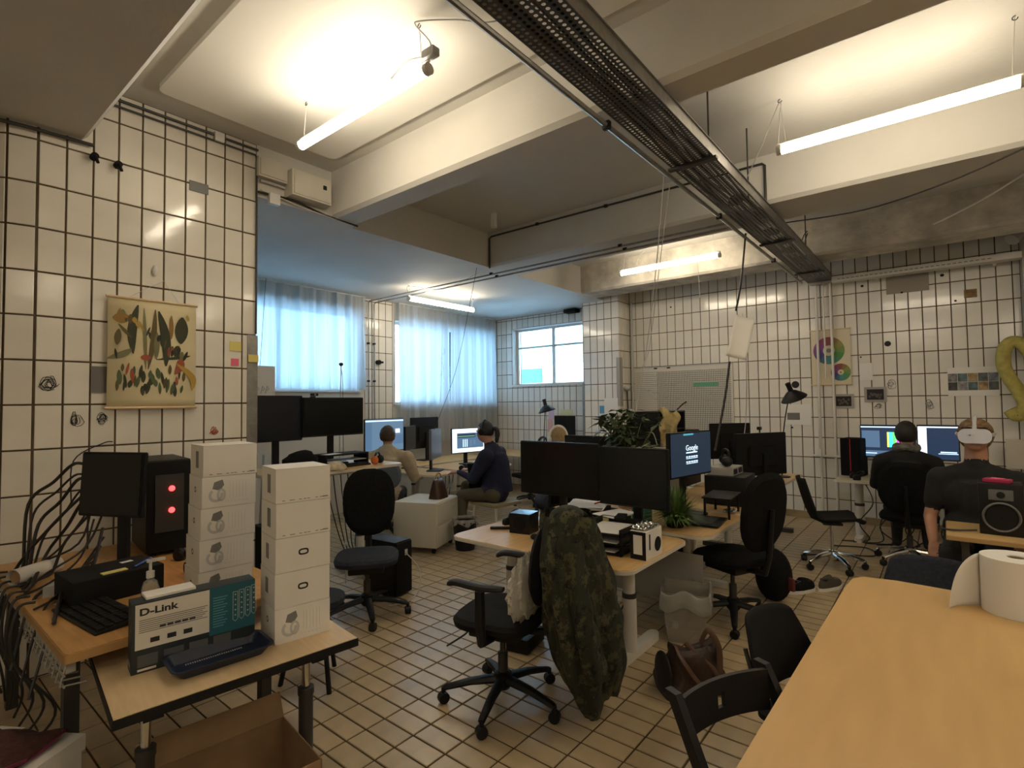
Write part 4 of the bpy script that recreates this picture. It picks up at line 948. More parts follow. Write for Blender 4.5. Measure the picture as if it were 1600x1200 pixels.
g_wht = glow('screen_white', (.75, .88, 1.0), 1.0); g_panel = glow('screen_panel', (.045, .08, .13), 1.2)
# --- raised desk at the wall end
DZ = 1.06
t = desk('standing_desk', 'raised pale standing desk with two dark monitors at the left wall end', 2.06, 3.33, 4.05, 4.83, DZ, top=m_birchx, r=.08, legs=((.34, -.08), (-.42, -.08)), foot_axis='y', foot=.70, col=.04)
mon_px('dark wide monitor on the standing desk, next to the wall end', 399, 473, 618, 690, 'y', 4.62, DZ, scr=M('dusk_screen', (.010, .012, .020), .25))
mon_px('black wide monitor with webcam on the standing desk', 474, 568, 621, 681, 'y', 4.58, DZ)
p = at(491, 617, 'y', 4.6); t = T('webcam', 'small black webcam on top of the wide black monitor', 'webcam', (p.x, 4.60, p.z-.012)); B().box((0, 0, .014), (.07, .03, .026), bev=.006).out('body', m_black, t); B().lathe([(.009, -.018), (.009, -.012)], (0, -.0, .014), 10, Matrix.Rotation(PI/2, 3, 'X') @ Matrix.Rotation(PI, 3, 'X')).out('lens', m_chrome, t); B().box((0, .025, -.006), (.04, .03, .012)).out('clip', m_black, t)
t = T('monitor_shelf', 'black monitor riser shelf with small things on the standing desk', 'shelf', (2.87, 4.42, DZ))
B().box((0, 0, .105), (.46, .22, .014), bev=.003).out('shelf_top', m_blackm, t)
for s in (-1, 1): B().box((s*.22, 0, .05), (.016, .22, .10)).out('side', m_blackm, t)
B().box((0, 0, .05), (.42, .2, .008)).out('inner_shelf', m_lgrey, t)
papers('loose white sheet on the riser shelf', (2.74, 4.38, DZ+.1125), .16, .10, .2, 1)
keyboard('slim black keyboard under the riser shelf on the standing desk', (2.86, 4.24), .36, .10, 0, DZ, 4, 13, .02)
p = at(585, 712, 'z', DZ)
t = T('headset', 'black and orange headset on the standing desk corner', 'headphones', (3.12, 4.20, DZ), .5)
B().tube([(.06*math.cos(a), 0, .05+.06*math.sin(a)) for a in (PI*k/10 for k in range(11))], .008, 8).out('headband', m_black, t)
B().ell((.06, 0, .04), (.022, .04, .04)).out('ear_cup', m_black, t); B().ell((-.06, 0, .04), (.022, .04, .04)).out('ear_cup', M('orange_plastic', (.55, .13, .02), .5), t)
def hat(u, v): 
    r = .085*(math.sin(PI*(.5*v+.5))**.5 if v < 1 else 0)+.0; return Vector((r*1.25*math.cos(2*PI*u), r*math.sin(2*PI*u), .002+.075*v+.006*math.sin(5*2*PI*u)*(1-v)))
thing(B().sheet(hat, 24, 8, True), 'knit_cap', M('cream_knit', (.50, .42, .30), .95, var=.3, scale=30, bump=.5, bscale=150), 'cream knitted cap lying at the front of the standing desk', 'cap', loc=(2.62, 4.12, DZ))
thing(B().ell((0, 0, .09), (.15, .11, .095), 18, 10, fn=lambda v: Vector((v.x*(1+.12*math.sin(9*v.z/.1)), v.y, max(v.z*(1+.1*math.sin(20*v.x)), -.088)))), 'black_bag', m_blackfab, 'bulky black bag beside the dark monitor on the standing desk', 'bag', loc=(2.34, 4.20, DZ))
t = T('table_microphone', 'black microphone on a thin stand behind the monitors', 'microphone', (at(533, 600, 'y', 4.72).x, 4.72, DZ))
z = at(533, 570, 'y', 4.72).z-DZ
B().lathe([(.05, 0), (.05, .012), (.006, .016)], n=16).out('foot', m_black, t); B().tube([(-.02, 0, .012), (0, 0, z)], .005, 6).out('stand', m_lgrey, t); B().ell((0, 0, z+.005), (.022, .022, .018)).out('head', m_black, t)
B().curve([(0, .01, z), (.025, .01, z-.2), (.03, .01, .05)], .003, 5).out('cord', m_dwire, t)
# things under the standing desk
t = T('computer_case', 'black computer tower standing under the raised desk', 'computer', (2.93, 3.80, 0), .12)
B().box((0, 0, .235), (.19, .36, .45), bev=.008).out('case_body', m_black, t); B().box((0, -.185, .235), (.18, .02, .43), bev=.006).out('front_panel', m_blackm, t)
B().box((.02, -.197, .36), (.03, .003, .05)).out('white_sticker', m_white, t); B().box((0, 0, .006), (.15, .3, .012)).out('foot', m_black, t)
t = T('drawer_pedestal', 'black drawer pedestal under the raised desk behind the cartons', 'cabinet', (2.35, 4.45, 0))
B().box((0, .01, .30), (.36, .5, .58), bev=.004).out('body', m_blackm, t)
for k in range(3): d = B().box((0, -.247, .115+.19*k), (.35, .012, .175), bev=.003).out('drawer', m_black, t); B().box((0, -.257, .175+.19*k), (.1, .008, .012)).out('handle', m_dsteel, d)
B().box((0, 0, .006), (.3, .4, .012)).out('plinth', m_black, t)
thing(B().box((0, 0, .012), (.30, .34, .02), .1), 'wooden_board', m_birchx, 'small birch board lying on the black pedestal', 'board', loc=(2.45, 4.36, .592))
for k in range(5): cable([(2.75+.08*k, 4.5, DZ-.03), (2.78+.07*k, 4.45, .7-.05*k), (2.9+.03*k, 4.40, .25), (3.0+.02*k, 4.2, .02)], .005, 'dark cable hanging under the raised desk', nm='under_desk_cable', grp='cables under the raised desk')
cable([(2.62, 4.10, DZ-.03), (2.66, 4.08, .8), (2.70, 4.10, .5), (2.72, 4.12, .06)], .004, 'thin white cable hanging under the raised desk', m_wire)
cable([(2.96, 3.60, .36), (3.04, 3.52, .22), (3.0, 3.48, .06), (2.85, 3.45, .012), (2.7, 3.5, .012)], .005, 'white cable looping from the tower sticker to the floor', m_wire)
# office chair before the raised desk
chair('black office chair with rounded back and dark blue seat at the raised desk', 2.50, 3.50, face_rz(-.75, -.35)+PI+.45, .47, fab=m_blackfab, srot=.5, backh=.54, bw=.42, star=.31)
o = bpy.data.objects['office_chair']
for ch in o.children:
    if ch.name.startswith('seat'): ch.data.materials.clear(); ch.data.materials.append(m_bluefab)
b = B()
for a_, c_ in (((-.03, .10), (.03, .10)), ((-.03, .10), (-.04, .03)), ((.03, .10), (.04, .03)), ((-.04, .03), (.04, .03)), ((-.04, .03), (0, -.03)), ((.04, .03), (0, -.03)), ((0, .1), (0, .03))): b.tube([(a_[0], -.375, .74+a_[1]), (c_[0], -.375, .74+c_[1])], .004, 5)
b.out('chalk_emblem', m_white, o)
# second seat in the gap right of the cartons
t = T('stool', 'grey upholstered stool beside the beech table', 'stool', (1.72, 2.92, 0))
B().lathe([(.0, .44), (.15, .44), (.17, .46), (.17, .49), (.13, .50), (.0, .50)][1:], n=20).out('seat', m_bluefab, t)
for k in range(3): a = k*2*PI/3+.4; B().tube([(.10*math.cos(a), .10*math.sin(a), .44), (.19*math.cos(a), .19*math.sin(a), 0)], .014, 8).out('leg', m_black, t)
# --- flip board at the bay
p, q = at(398, 571, 'y', 5.7), at(429, 640, 'y', 5.7)
t = T('flip_board', 'white flip board on legs before the left curtain', 'whiteboard', (p.x, 5.7, 0)); w = q.x-p.x
B().box((w/2-.2, 0, (p.z+1.1)/2), (w+.4, .02, p.z-1.1), bev=.004).out('board', m_paper, t)
b = B()
for k, (x, z) in enumerate(((.02, .14), (.08, .14), (.13, .13))): b.tube([(x-.02, -.012, p.z-.30+z*.0), (x, -.012, p.z-.22), (x+.02, -.012, p.z-.25), (x+.0, -.012, p.z-.27)], .003, 4)
b.out('scribble', M('grey_ink', (.35, .35, .35), .8), t)
for x in (-.3, w-.1): B().tube([(x, .02, 1.2), (x, .15, 0)], .014, 8).out('leg', m_lgrey, t)
# --- window bay desks
WZ = .72
t = desk('bay_desk', 'pale desk with rounded end in the window bay where the beige shirt person works', 4.55, 5.05, 4.98, 6.75, WZ, top=m_birch, r=.2, legs=((0, .5), (0, -.3)), foot_axis='x', foot=.45)
t = desk('bay_desk', 'pale desk under the window bay curtain with several monitors', 5.15, 6.9, 6.0, 6.8, WZ, top=m_birchx, r=.05, legs=((-.6, 0), (.6, 0)), foot_axis='y', foot=.6)
c = at(601, 681, 'y', 6.62); c.x -= 0
mon_px('lit monitor with grey blue app before the beige shirt person', 570, 631, 654, 706, 'y', 6.35, WZ, scr=g_blue, ui=[(g_lite, 0, 1, .93, .97), (g_panel, 0, .16, 0, .9), (g_wht, .78, .9, .55, .68), (g_panel, .70, 1, .2, .5)])
mon_px('black monitor with its back to the room in the window bay', 640, 683, 652, 700, 'y', 6.55, WZ, back=True)
c = at(642, 684, 'y', 5.9); monitor('dark monitor seen edge on beside the beige shirt person', c, .50, .34, face_rz(math.cos(2.15), math.sin(2.15))+PI, WZ)
c = at(682, 693, 'y', 5.35); monitor('grey backed monitor seen edge on before the ponytail person', c, .50, .40, face_rz(math.cos(2.12), math.sin(2.12))+PI, WZ, body=M('grey_monitor', (.16, .17, .20), .5), scr=M('grey_sheen', (.10, .11, .14), .4))
c = at(732, 688, 'x', 5.75); monitor('brightly lit monitor with pale window in front of the ponytail person', c, .60, .37, face_rz(-.45, -1)+.25, WZ, scr=g_wht, ui=[(g_panel, .14, .98, .17, .82), (g_dk, .16, .72, .62, .78), (glow('screen_green', (.10, .22, .10), 1), .16, .70, .66, .70)]+[(g_lite, .32+.06*k, .345+.06*k, .22, .55) for k in range(3)]+[(g_blue, .55, .60, .22, .5), (g_blue, .66, .72, .30, .5)])
# extra desk for the ponytail person
t = desk('bay_desk', 'pale desk with monitors in front of the ponytail person', 5.15, 6.2, 5.02, 5.9, WZ, top=m_birch, r=.1, legs=((0, .2),), foot_axis='y', foot=.6)
headphones('black headphones on the desk before the ponytail person', (5.25, 5.12), .5, WZ)
papers('papers by the keyboard of the ponytail person', (5.55, 5.15, WZ+.001), .25, .2, .4, 4)
cable([at(700, 735, 'z', WZ), at(703, 760, 'y', 4.9), at(698, 800, 'y', 4.8), at(694, 850, 'y', 4.6)], .006, 'black cable hanging beside the white drawer unit')
for k in range(5): cable([(4.62+.07*k, 4.99, WZ-.02), (4.58+.06*k, 4.93, .60), (4.52+.05*k, 4.86, .565)], .006, 'short dark cable hanging over the white drawer unit', nm='drooping_cable', grp='cables over the white drawer unit')
# --- white drawer unit, bag, bin
g0 = at(682, 868, 'z', 0); g1 = at(625, 861, 'z', 0); g2 = at(718, 845, 'z', 0); a = math.atan2((g2-g0).y, (g2-g0).x); w = .56; d = .52
t = T('drawer_unit', 'white metal drawer unit on castors in front of the bay desks', 'cabinet', (g0.x, g0.y, 0), a)
m_cream = M('cream_metal', (.60, .56, .47), .45)
B().box((w/2, d/2, .31), (w, d, .48), bev=.006).out('body', m_cream, t)
for k, (z, h) in enumerate(((.43, .22), (.19, .22))):
    dr = B().box((w/2, -.008, z), (w-.02, .016, h), bev=.004).out('drawer', m_cream, t); B().box((w*.72, -.022, z+.02), (.10, .012, .010)).out('handle', m_lgrey, dr)
for x in (.06, w-.06):
    for y in (.06, d-.06): B().lathe([(.025, -.015), (.025, .015)], (x, y, .026), 10, Matrix.Rotation(PI/2, 3, 'X')).tube([(x, y, .04), (x, y, .08)], .01, 6).out('castor', m_black, t)
tt = .55
t = T('leather_handbag', 'dark brown leather handbag on the white drawer unit', 'bag', (4.20, 4.52, tt), .3)
def hb_(u, v):
    a = 2*PI*u; q, p = math.cos(a), math.sin(a); return Vector((math.copysign(abs(q)**.5, q)*(.12-.03*v), math.copysign(abs(p)**.6, p)*(.07*(1-v)**.6+.015), .21*v+.012*math.sin(3*a)*v))
b = B(); b.sheet(hb_, 36, 12, True); b.face([hb_(k/18, 0) for k in range(18)]); b.face([hb_(k/18, 1) for k in range(18)]); b.out('body', M('dark_brown_leather', (.045, .018, .012), .45, var=.3, scale=12), t)
B().tube([(.06*math.cos(q), 0, .22+.06*math.sin(q)) for q in (PI*k/8 for k in range(9))], .008, 6).out('strap', m_brown, t)
t = T('waste_bin', 'black waste bin with a crumpled liner beside the white drawer unit', 'bin', (4.30, 4.20, 0)); 
B().lathe([(.105, 0), (.14, .31), (.133, .31), (.10, .01)], n=22).out('bin_body', m_black, t)
def liner(u, v): a = 2*PI*u; r = .132+.012*v+.008*math.sin(11*a); return Vector((r*math.cos(a), r*math.sin(a), .315+.03*math.sin(PI*v)-.05*(v > .6)*v*(.6+.4*math.sin(5*a))))
B().sheet(liner, 44, 4, True).out('liner', M('clear_film', (.5, .5, .48), .25, alpha=.45), t, solid=.001)
# --- chair of the ponytail person, mesh chair, desk lamp, far things
def slim_chair(label, x, y, rz, sz=.46, seatmat=None):
    t = T('visitor_chair', label, 'chair', (x, y, 0), rz)
    B().box((0, 0, sz-.02), (.44, .44, .04), bev=.016).out('seat', seatmat or m_brown, t)
    def bk(u, v): return Vector((-.21+.42*u, -.22-.06*v+.03*math.cos((u-.5)*PI), sz+.08+.36*v))
    B().sheet(bk, 10, 6).out('backrest', m_blackfab, t, solid=.02)
    for sx in (-1, 1):
        B().tube([(sx*.19, .19, sz-.03), (sx*.20, .22, 0)], .013, 8).out('leg', m_wmetal, t); B().tube([(sx*.19, -.18, sz-.03), (sx*.20, -.23, 0)], .013, 8).out('leg', m_wmetal, t)
        B().tube([(sx*.20, -.2, sz-.03), (sx*.20, -.26, sz+.2)], .011, 8).out('back_post', m_black, t)
    return t
slim_chair('chair with beige seat under the ponytail person', 4.86, 4.22, face_rz(.1, 1)+0, .45, M('beige_seat', (.28, .25, .15), .8))
t = T('mesh_chair', 'black mesh back chair at the far desk below the window', 'chair', (6.8, 5.18, 0), 1.2)
B().box((0, 0, .46), (.44, .44, .06), bev=.02).out('seat', m_blackfab, t); star_base(t, .28, .3); B().lathe([(.02, .14), (.02, .44)], n=10).out('gas_column', m_dsteel, t)
b = B(); b.tube([(.19*math.cos(q), -.26, .83+.23*math.sin(q)) for q in (2*PI*k/20 for k in range(20))], .02, 8, closed=True); b.out('back_frame', m_black, t)
b = B()
for k in range(9): b.tube([(-.18+.045*k, -.26, .83-math.sqrt(max(.0, .21**2-(-.18+.045*k)**2))), (-.18+.045*k, -.26, .83+math.sqrt(max(.0, .21**2-(-.18+.045*k)**2)))], .004, 4)
for k in range(7): b.tube([(-.15, -.26, .70+.045*k), (.15, -.26, .70+.045*k)], .004, 4)
o = b.out('back_mesh', m_blackm, t); o['kind'] = 'stuff'
B().tube([(0, -.05, .43), (0, -.26, .45), (0, -.27, .62)], .018, 8).out('back_bar', m_black, t)
t = desk('far_desk', 'pale desk along the tiled wall under the small window', 7.2, 8.05, 4.95, 6.9, WZ, top=m_birch, r=.04, legs=((0, .7), (0, -.7)), foot_axis='x', foot=.6)
def desk_lamp(label, base, head, dz, rz=0, sc=1.0, tip=.35, clamp=False):
    head = Vector(head); base = Vector(base); t = T('desk_lamp', label, 'lamp', base, 0)
    l = head-base
    B().lathe([(.09*sc, 0), (.09*sc, .012), (.01, .02)], n=18).out('base', m_black, t)
    B().curve([(0, 0, .015), (l.x*.15, l.y*.15, l.z*.45), (l.x*.6-.0, l.y*.6, l.z*.85), (l.x, l.y, l.z)], .007, 8).out('arm', m_black, t)
    R = Matrix.Rotation(rz, 3, 'Z') @ Matrix.Rotation(tip, 3, 'Y')
    B().lathe([(.028*sc, .10*sc), (.03*sc, .03*sc), (.06*sc, .015*sc), (.12*sc, -.04*sc), (.15*sc, -.075*sc), (.146*sc, -.075*sc), (.115*sc, -.045*sc), (.03*sc, .0)], l, 24, R).out('shade', m_black, t)
    B().lathe([(.03*sc, .09*sc), (.032*sc, .13*sc), (.02*sc, .135*sc)], l, 14, R).out('socket', m_black, t)
    return t
hd = at(853, 636, 'x', 7.55); desk_lamp('black desk lamp with dome shade under the small window', (7.5, hd.y+.02, WZ), (7.55, hd.y, hd.z), WZ, 1.9, 1.05, .25)
mon_px('small black monitor at the tiled wall behind the blonde person', 866, 898, 650, 692, 'x', 7.8, WZ)
thing(B().box((0, 0, .08), (.2, .22, .16), bev=.02), 'black_printer', m_black, 'small black device beside the steel corner strip', 'device', loc=(7.75, 4.98, WZ), rot=(0, .0, .2))
for x0, y0, x1, y1, mt, l in ((857, 638, 866, 655, M('lilac_note', (.6, .45, .6), .8), 'lilac note on the tiles behind the desk lamp'), (856, 655, 864, 675, M('rose_note', (.65, .4, .38), .8), 'rose note on the tiles below the lilac note'), (876, 640, 895, 649, M('faint_yellow', (.66, .64, .36), .8), 'pale yellow note on the tiles above the small black monitor')):
    p, q = at(x0, y0, 'x', XF-.003), at(x1, y1, 'x', XF-.003); thing(B().bx(XF-.005, XF-.003, q.y, p.y, q.z, p.z), 'note_card', mt, l, 'note', smooth=False)
p, q = at(937, 634, 'x', PX0-.003), at(947, 646, 'x', PX0-.003); thing(B().bx(PX0-.006, PX0-.003, q.y, p.y, q.z, p.z), 'round_sticker_sheet', M('sky_blue_print', (.10, .30, .45), .6), 'blue sticker sheet on the tiled pillar', 'sticker', smooth=False)
p, q = at(944, 622, 'x', PX0-.02), at(966, 650, 'x', PX0-.02); thing(B().bx(PX0-.022, PX0-.02, q.y, p.y, q.z, p.z).bx(PX0-.024, PX0-.020, q.y+.03, p.y-.03, p.z-.10, p.z-.08), 'calendar_sheet', m_paper, 'white calendar sheet on the tiled pillar corner', 'paper', smooth=False)
t = T('clamp_lamp', 'small grey clamp lamp on the pillar pipe', 'lamp', at(980, 620, 'x', 8.0)); B().ell((0, 0, .14), (.06, .06, .05)).out('shade', m_lgrey, t); B().tube([(0, 0, .12), (.02, 0, -.2)], .012, 8).out('arm', m_dsteel, t)
# ================================================================= CENTRE DESKS
EZ = .70
t = desk('work_desk', 'birch desk with white edge, two black monitors and papers, behind the camouflage jacket', 2.62, 3.50, 1.34, 2.72, EZ, top=m_birch, r=.09, legs=((.05, -.44), (.05, .52)), foot_axis='x', foot=.75, col=.045)
mon_px('big black monitor on the birch desk, end nearest the window bay', 813, 934, 691, 776, 'x', 3.25, EZ, base=.26)
mon_px('big black monitor on the birch desk beside the paper trays', 936, 1044, 700, 793, 'x', 3.25, EZ, base=.26)
# paper trays and binders
t = T('letter_tray', 'black stacked letter trays under the big black monitor', 'tray', (3.02, 1.66, EZ), 0)
for k in range(3):
    b = B(); z = .012+.055*k; b.box((0, 0, z), (.34, .30, .006)); b.box((0, .147, z+.018), (.34, .006, .04)); b.box((0, -.147, z+.018), (.34, .006, .04)); b.box((.167, 0, z+.018), (.006, .30, .04)); b.out('tray', m_black, t)
for sx in (-1, 1):
    for sy in (-1, 1): B().box((sx*.15, sy*.148, .07), (.02, .01, .14)).out('post', m_black, t)
for k in range(3): papers('white papers in the letter tray, level %s' % ['lowest', 'middle', 'highest'][k], (3.0, 1.66, EZ+.0165+.055*k), .29, .21, .05*k, 3)
def binder(label, x, y, rz, w=.07, h=.17, d=.25):
    t = T('box_file', label, 'binder', (x, y, EZ), rz)
    B().box((0, 0, h/2), (w, d, h), bev=.003).out('cover', m_black, t)
    B().box((-w/2-.001, 0, h/2), (.002, d*.9, h*.9)).out('grey_side', m_card, t); B().box((w/2+.001, 0, h/2), (.002, d*.9, h*.9)).out('grey_side', m_card, t)
    B().box((0, -d/2-.001, h*.55), (w*.55, .002, h*.6)).out('label', m_paper, t); return t
tb = T('printed_carton', 'cream carton with a dark headset picture beside the letter trays', 'box', (2.98, 1.405, EZ), 0)
B().box((0, 0, .083), (.22, .10, .166), bev=.003).out('carton_body', m_card, tb)
B().box((-.1105, 0, .083), (.002, .098, .16)).out('black_side', m_black, tb); B().box((-.1125, 0, .088), (.002, .055, .11)).out('white_label', m_paper, tb)
B().lathe([(.043, 0), (.043, .0015)], (.05, -.0505, .07), 20, Matrix.Rotation(PI/2, 3, 'X')).out('dark_picture', m_blackm, tb); B().box((-.06, -.0508, .10), (.018, .001, .09)).out('dark_stripe', M('violet_ink', (.03, .025, .06), .7), tb)
o = thing(B().sheet(lambda u, v: Vector((-.10+.2*u, -.05+.1*v, .012+.008*math.sin(23*u)*math.cos(17*v)+.006*math.sin(41*v+9*u))), 26, 16), 'foil_bag', M('crumpled_foil', (.6, .6, .6), .2, .9), 'crumpled silver bag on the cream carton', 'bag', loc=(2.98, 1.41, EZ+.167), solid=.001)
thing(B().box((0, 0, .008), (.13, .06, .015), bev=.004), 'hard_drive', m_black, 'thin black gadget on the paper trays', 'device', loc=(3.0, 1.58, EZ+.20), rot=(0, 0, .3))
# paper stack near the jacket
PP = at(918, 789, 'z', .83); PQ = at(962, 803, 'z', .85)
thing(B().box((0, 0, .06), (.24, .30, .12), bev=.004), 'book_pile', m_blackm, 'black box under the stack of papers behind the jacket', 'box', loc=(PP.x, PP.y, EZ), rot=(0, 0, .2))
papers('thick stack of white papers behind the camouflage jacket', (PP.x, PP.y, EZ+.122), .34, .27, .35, 14)
papers('loose white sheets hanging over the letter trays', (PQ.x, PQ.y, EZ+.150), .26, .19, -.3, 4)
thing(B().curve([(0, 0, 0), (.03, .01, .008), (.06, 0, .012), (.085, .01, .014)], [.006]*18+[.012], 8), 'red_tape', m_red, 'small red clip on the stack of white papers', 'clip', loc=(PP.x-.03, PP.y-.08, EZ+.152), rot=(0, 0, -1))
thing(B().box((0, 0, 0), (.002, .07, .10), 0, 0, .1), 'sticky_note', m_yel, 'yellow sticky note hanging from the loose sheets over the trays', 'note', loc=(PQ.x-.13, PQ.y+.02, EZ+.095))
t = T('black_speaker', 'small black box speaker behind the hand scanner', 'speaker', (3.02, 2.36, EZ), .2); B().box((0, 0, .07), (.15, .16, .14), bev=.004).out('cabinet', m_black, t); B().lathe([(.05, 0), (.05, .003)], (-.0755, 0, .07), 18, Matrix.Rotation(-PI/2, 3, 'Y')).out('cone', m_blackm, t); B().bx(-.075, .075, -.08, .08, .14, .1405).out('top_plate', M('blue_black', (.02, .03, .05), .25), t)
headphones('black headphones leaning beside the small speaker', (3.10, 2.52), 1.2, EZ, rx=.4, flat=True)
thing(B().box((0, 0, .022), (.09, .10, .044), bev=.012), 'white_dock', m_white, 'small white dock with a plant leaf behind the speaker', 'device', loc=(3.28, 2.36, EZ), rot=(0, 0, .3))
p = at(783, 827, 'z', EZ)
t = T('utility_knife', 'black utility knife with pink tip on the birch desk', 'tool', (p.x, p.y, EZ), -.95); B().box((0, 0, .011), (.16, .028, .020), bev=.008).out('handle', m_black, t); B().box((.085, 0, .011), (.02, .018, .012)).out('pink_tip', m_pink, t)
p = at(808, 812, 'z', EZ); mouse('black mouse beside the small speaker', (p.x+.05, p.y), -.6, EZ)
p = at(838, 843, 'z', EZ); mouse('black mouse half behind the camouflage jacket', (p.x, p.y), -.3, EZ)
p = at(950, 858, 'z', EZ); mouse('glossy black mouse on the free end of the birch desk', (p.x, p.y), .9, EZ)
t = T('sunglasses', 'black sunglasses beside the glossy mouse', 'glasses', (2.83, 1.72, EZ), -.6)
for s in (-1, 1):
    B().lathe([(.027, 0), (.027, .003)], (s*.032, 0, .022), 14, Matrix.Rotation(PI/2-.2, 3, 'X')).out('lens', m_black, t); B().tube([(s*.06, 0, .03), (s*.062, .12, .012)], .003, 5).out('temple', m_black, t)
B().tube([(-.01, 0, .03), (.01, 0, .03)], .003, 5).out('bridge', m_black, t)
papers('thin white notebook edge on the birch desk', (2.93, 1.70, EZ+.001), .22, .16, .1, 4)
# brush lamp cords under desk
for k in range(4): cable([(3.1, 1.6+.2*k, EZ-.03), (3.1, 1.6+.2*k, .4), (3.0+.1*k, 1.7+.1*k, .12), (3.2, 1.8+.1*k, .02)], .005, 'dark cable hanging under the birch desk', nm='under_desk_cable', grp='cables under the birch desk')
thing(B().box((0, 0, .05), (.26, .16, .09), bev=.01), 'power_box', m_black, 'black power box on the floor under the birch desk', 'power box', loc=(2.84, 2.22, 0), rot=(0, 0, .2))
cable([(2.75, 2.3, .06), (2.6, 2.42, .18), (2.55, 2.5, .10), (2.5, 2.62, .01)], .006, 'black cable curling out from the power box')
# --- chair with jacket and sheepskin
CA = math.radians(104)-PI/2; CX, CY = 2.235, 1.905
CH = chair('black office chair with armrests carrying the camouflage jacket', CX, CY, CA, .50, fab=m_blackm, arms=True, srot=.75, backh=.44, bw=.42, backz=.57, star=.325, lean=.10, name='armrest_chair')
cm = Matrix.Translation((CX, CY, 0)) @ Matrix.Rotation(CA, 4, 'Z')
def jk(u, v):
    """closed drape around the backrest; v 0 bottom .. 1 top"""
    a = 2*PI*u; z = .10+.95*v
    ww = .14+.16*math.sin(PI/2*min(1, v/.45)) if v < .62 else .30-.165*((v-.62)/.38)**1.8
    dd = .10+.07*math.sin(PI/2*min(1, v/.4))-.07*max(0, v-.6)
    fo = math.sin(4*a+3*v)*.09+math.sin(9*a-6*v)*.07*(1-v*.6)+.025*math.sin(21*a+9*v)+.03*math.sin(26*v+2*a)
    x = ww*math.cos(a)*(1+fo); y = dd*math.sin(a)*(1+fo*1.3)
    zz = z+(.04*math.sin(3*a+1)+.16*max(0, math.cos(a-.2)))*(1-v)**2
    return Vector((x+.07*(1-v)+.10*(1-v)*max(0, math.cos(a)), -.33-.05*v+y-.16*(1-v), zz))
t = T('camouflage_jacket', 'green camouflage jacket hung over the back of the armrest chair', 'jacket', cm @ Vector((0, -.33, .1)), CA)
off = Matrix.Translation((0, .33, -.1))
b = B(); b.sheet(lambda u, v: off @ jk(u, v), 110, 50, True)
b.ell(off @ Vector((.0, -.38, 1.035)), (.12, .085, .05), 18, 8)
b.out('jacket_body', m_camo, t)
def slv(u, v):
    a = 2*PI*u; r = .078-.012*v+.007*math.sin(5*a+9*v)+.006*math.sin(30*v); return off @ Vector((-.145-.06*math.sin(2.6*v)+r*math.cos(a), -.44+r*math.sin(a)*.8-.14*v, .95-.62*v))
B().sheet(slv, 26, 22, True).out('sleeve', m_camo, t)
def slv2(u, v):
    a = 2*PI*u; r = .082-.012*v+.007*math.sin(5*a+9*v)+.006*math.sin(30*v); return off @ Vector((.16+.16*math.sin(1.9*v)+r*math.cos(a), -.42+r*math.sin(a)*.8-.10*v, .93-.60*v))
B().sheet(slv2, 26, 22, True).out('sleeve', m_camo, t)
B().tube([off @ Vector((-.10+.2*k/10, -.45+.03*math.cos(k/10*PI-PI/2), 1.01+.045*math.sin(k/10*PI))) for k in range(11)], .022, 8).out('collar', m_camo, t)
rg = random.Random(8)
def fl(u, v):
    a = 2*PI*u; q = PI*v; n = 1+.09*math.sin(9*a+7*v)+.07*math.sin(17*q+5*a)
    return Vector((.21*math.sin(q)*math.cos(a)*n, .055*math.sin(q)*math.sin(a)*n, -.16*math.cos(q)*n))
thing(B().sheet(fl, 34, 22, True), 'sheepskin', M('sheep_wool', (.72, .68, .60), 1, bump=1, bscale=140), 'white sheepskin squeezed between seat and camouflage jacket', 'sheepskin', loc=cm @ Vector((-.02, -.16, .645)), rot=(0, 0, CA))
# --- clear bin and brown bag
p = at(1062, 985, 'z', 0)
t = T('waste_bin', 'clear square waste bin with plastic liner behind the leather bag', 'bin', (3.62, 1.42, 0), .3)
m_cp = M('smoky_plastic', (.42, .38, .32), .12, alpha=.42)
def bn(u, v):
    i = u*4; k = int(i) % 4; f = i-int(i); c = [(-1, -1), (1, -1), (1, 1), (-1, 1)]; A_, D_ = c[k], c[(k+1) % 4]; s = .115+.035*v
    return Vector(((A_[0]*(1-f)+D_[0]*f)*s, (A_[1]*(1-f)+D_[1]*f)*s, .005+.33*v))
B().sheet(bn, 32, 6, True).out('bin_body', m_cp, t, solid=.003); B().bx(-.115, .115, -.115, .115, 0, .006).out('bin_base', m_cp, t, smooth=False)
def ln(u, v):
    q = bn(u, 1); n = 1.02+.10*v+.03*math.sin(2*PI*u*9); return Vector((q.x*n, q.y*n, .34+.02*math.sin(2*PI*u*6)-.11*v*v))
B().sheet(ln, 64, 5, True).out('liner', M('clear_film'), t, solid=.001)
t = T('leather_bag', 'brown leather shoulder bag slumped on the floor by the desk foot', 'bag', (2.99, 1.17, 0), -.62)
m_lea = M('brown_leather', (.034, .017, .012), .5, var=.35, scale=10, bump=.3, bscale=60)
def lb(u, v):
    a = 2*PI*u; hw = .185-.045*v+.012*math.sin(7*v); hd = .105*(1-v)**.6+.03; q, p = math.cos(a), math.sin(a)
    X = math.copysign(abs(q)**.45, q)*hw; Y = math.copysign(abs(p)**.6, p)*hd; w = v if v < 1 else 1
    return Vector((X+.012*math.sin(9*v+3*p), Y-.05*v+.010*math.sin(8*q+6*v), .004+.285*v-.05*v*math.cos(1.6*q)+.012*math.sin(3*a)*v))
b = B(); b.sheet(lb, 48, 16, True); b.face([lb(k/24, 0) for k in range(24)]); b.face([lb(k/24, 1) for k in range(24)]); b.out('body', m_lea, t)
B().ell((-.172, -.02, .12), (.025, .085, .115), 14, 10).out('dark_gusset', M('dark_hide', (.012, .009, .009), .6), t)
m_str = M('tan_strap', (.095, .045, .028), .5)
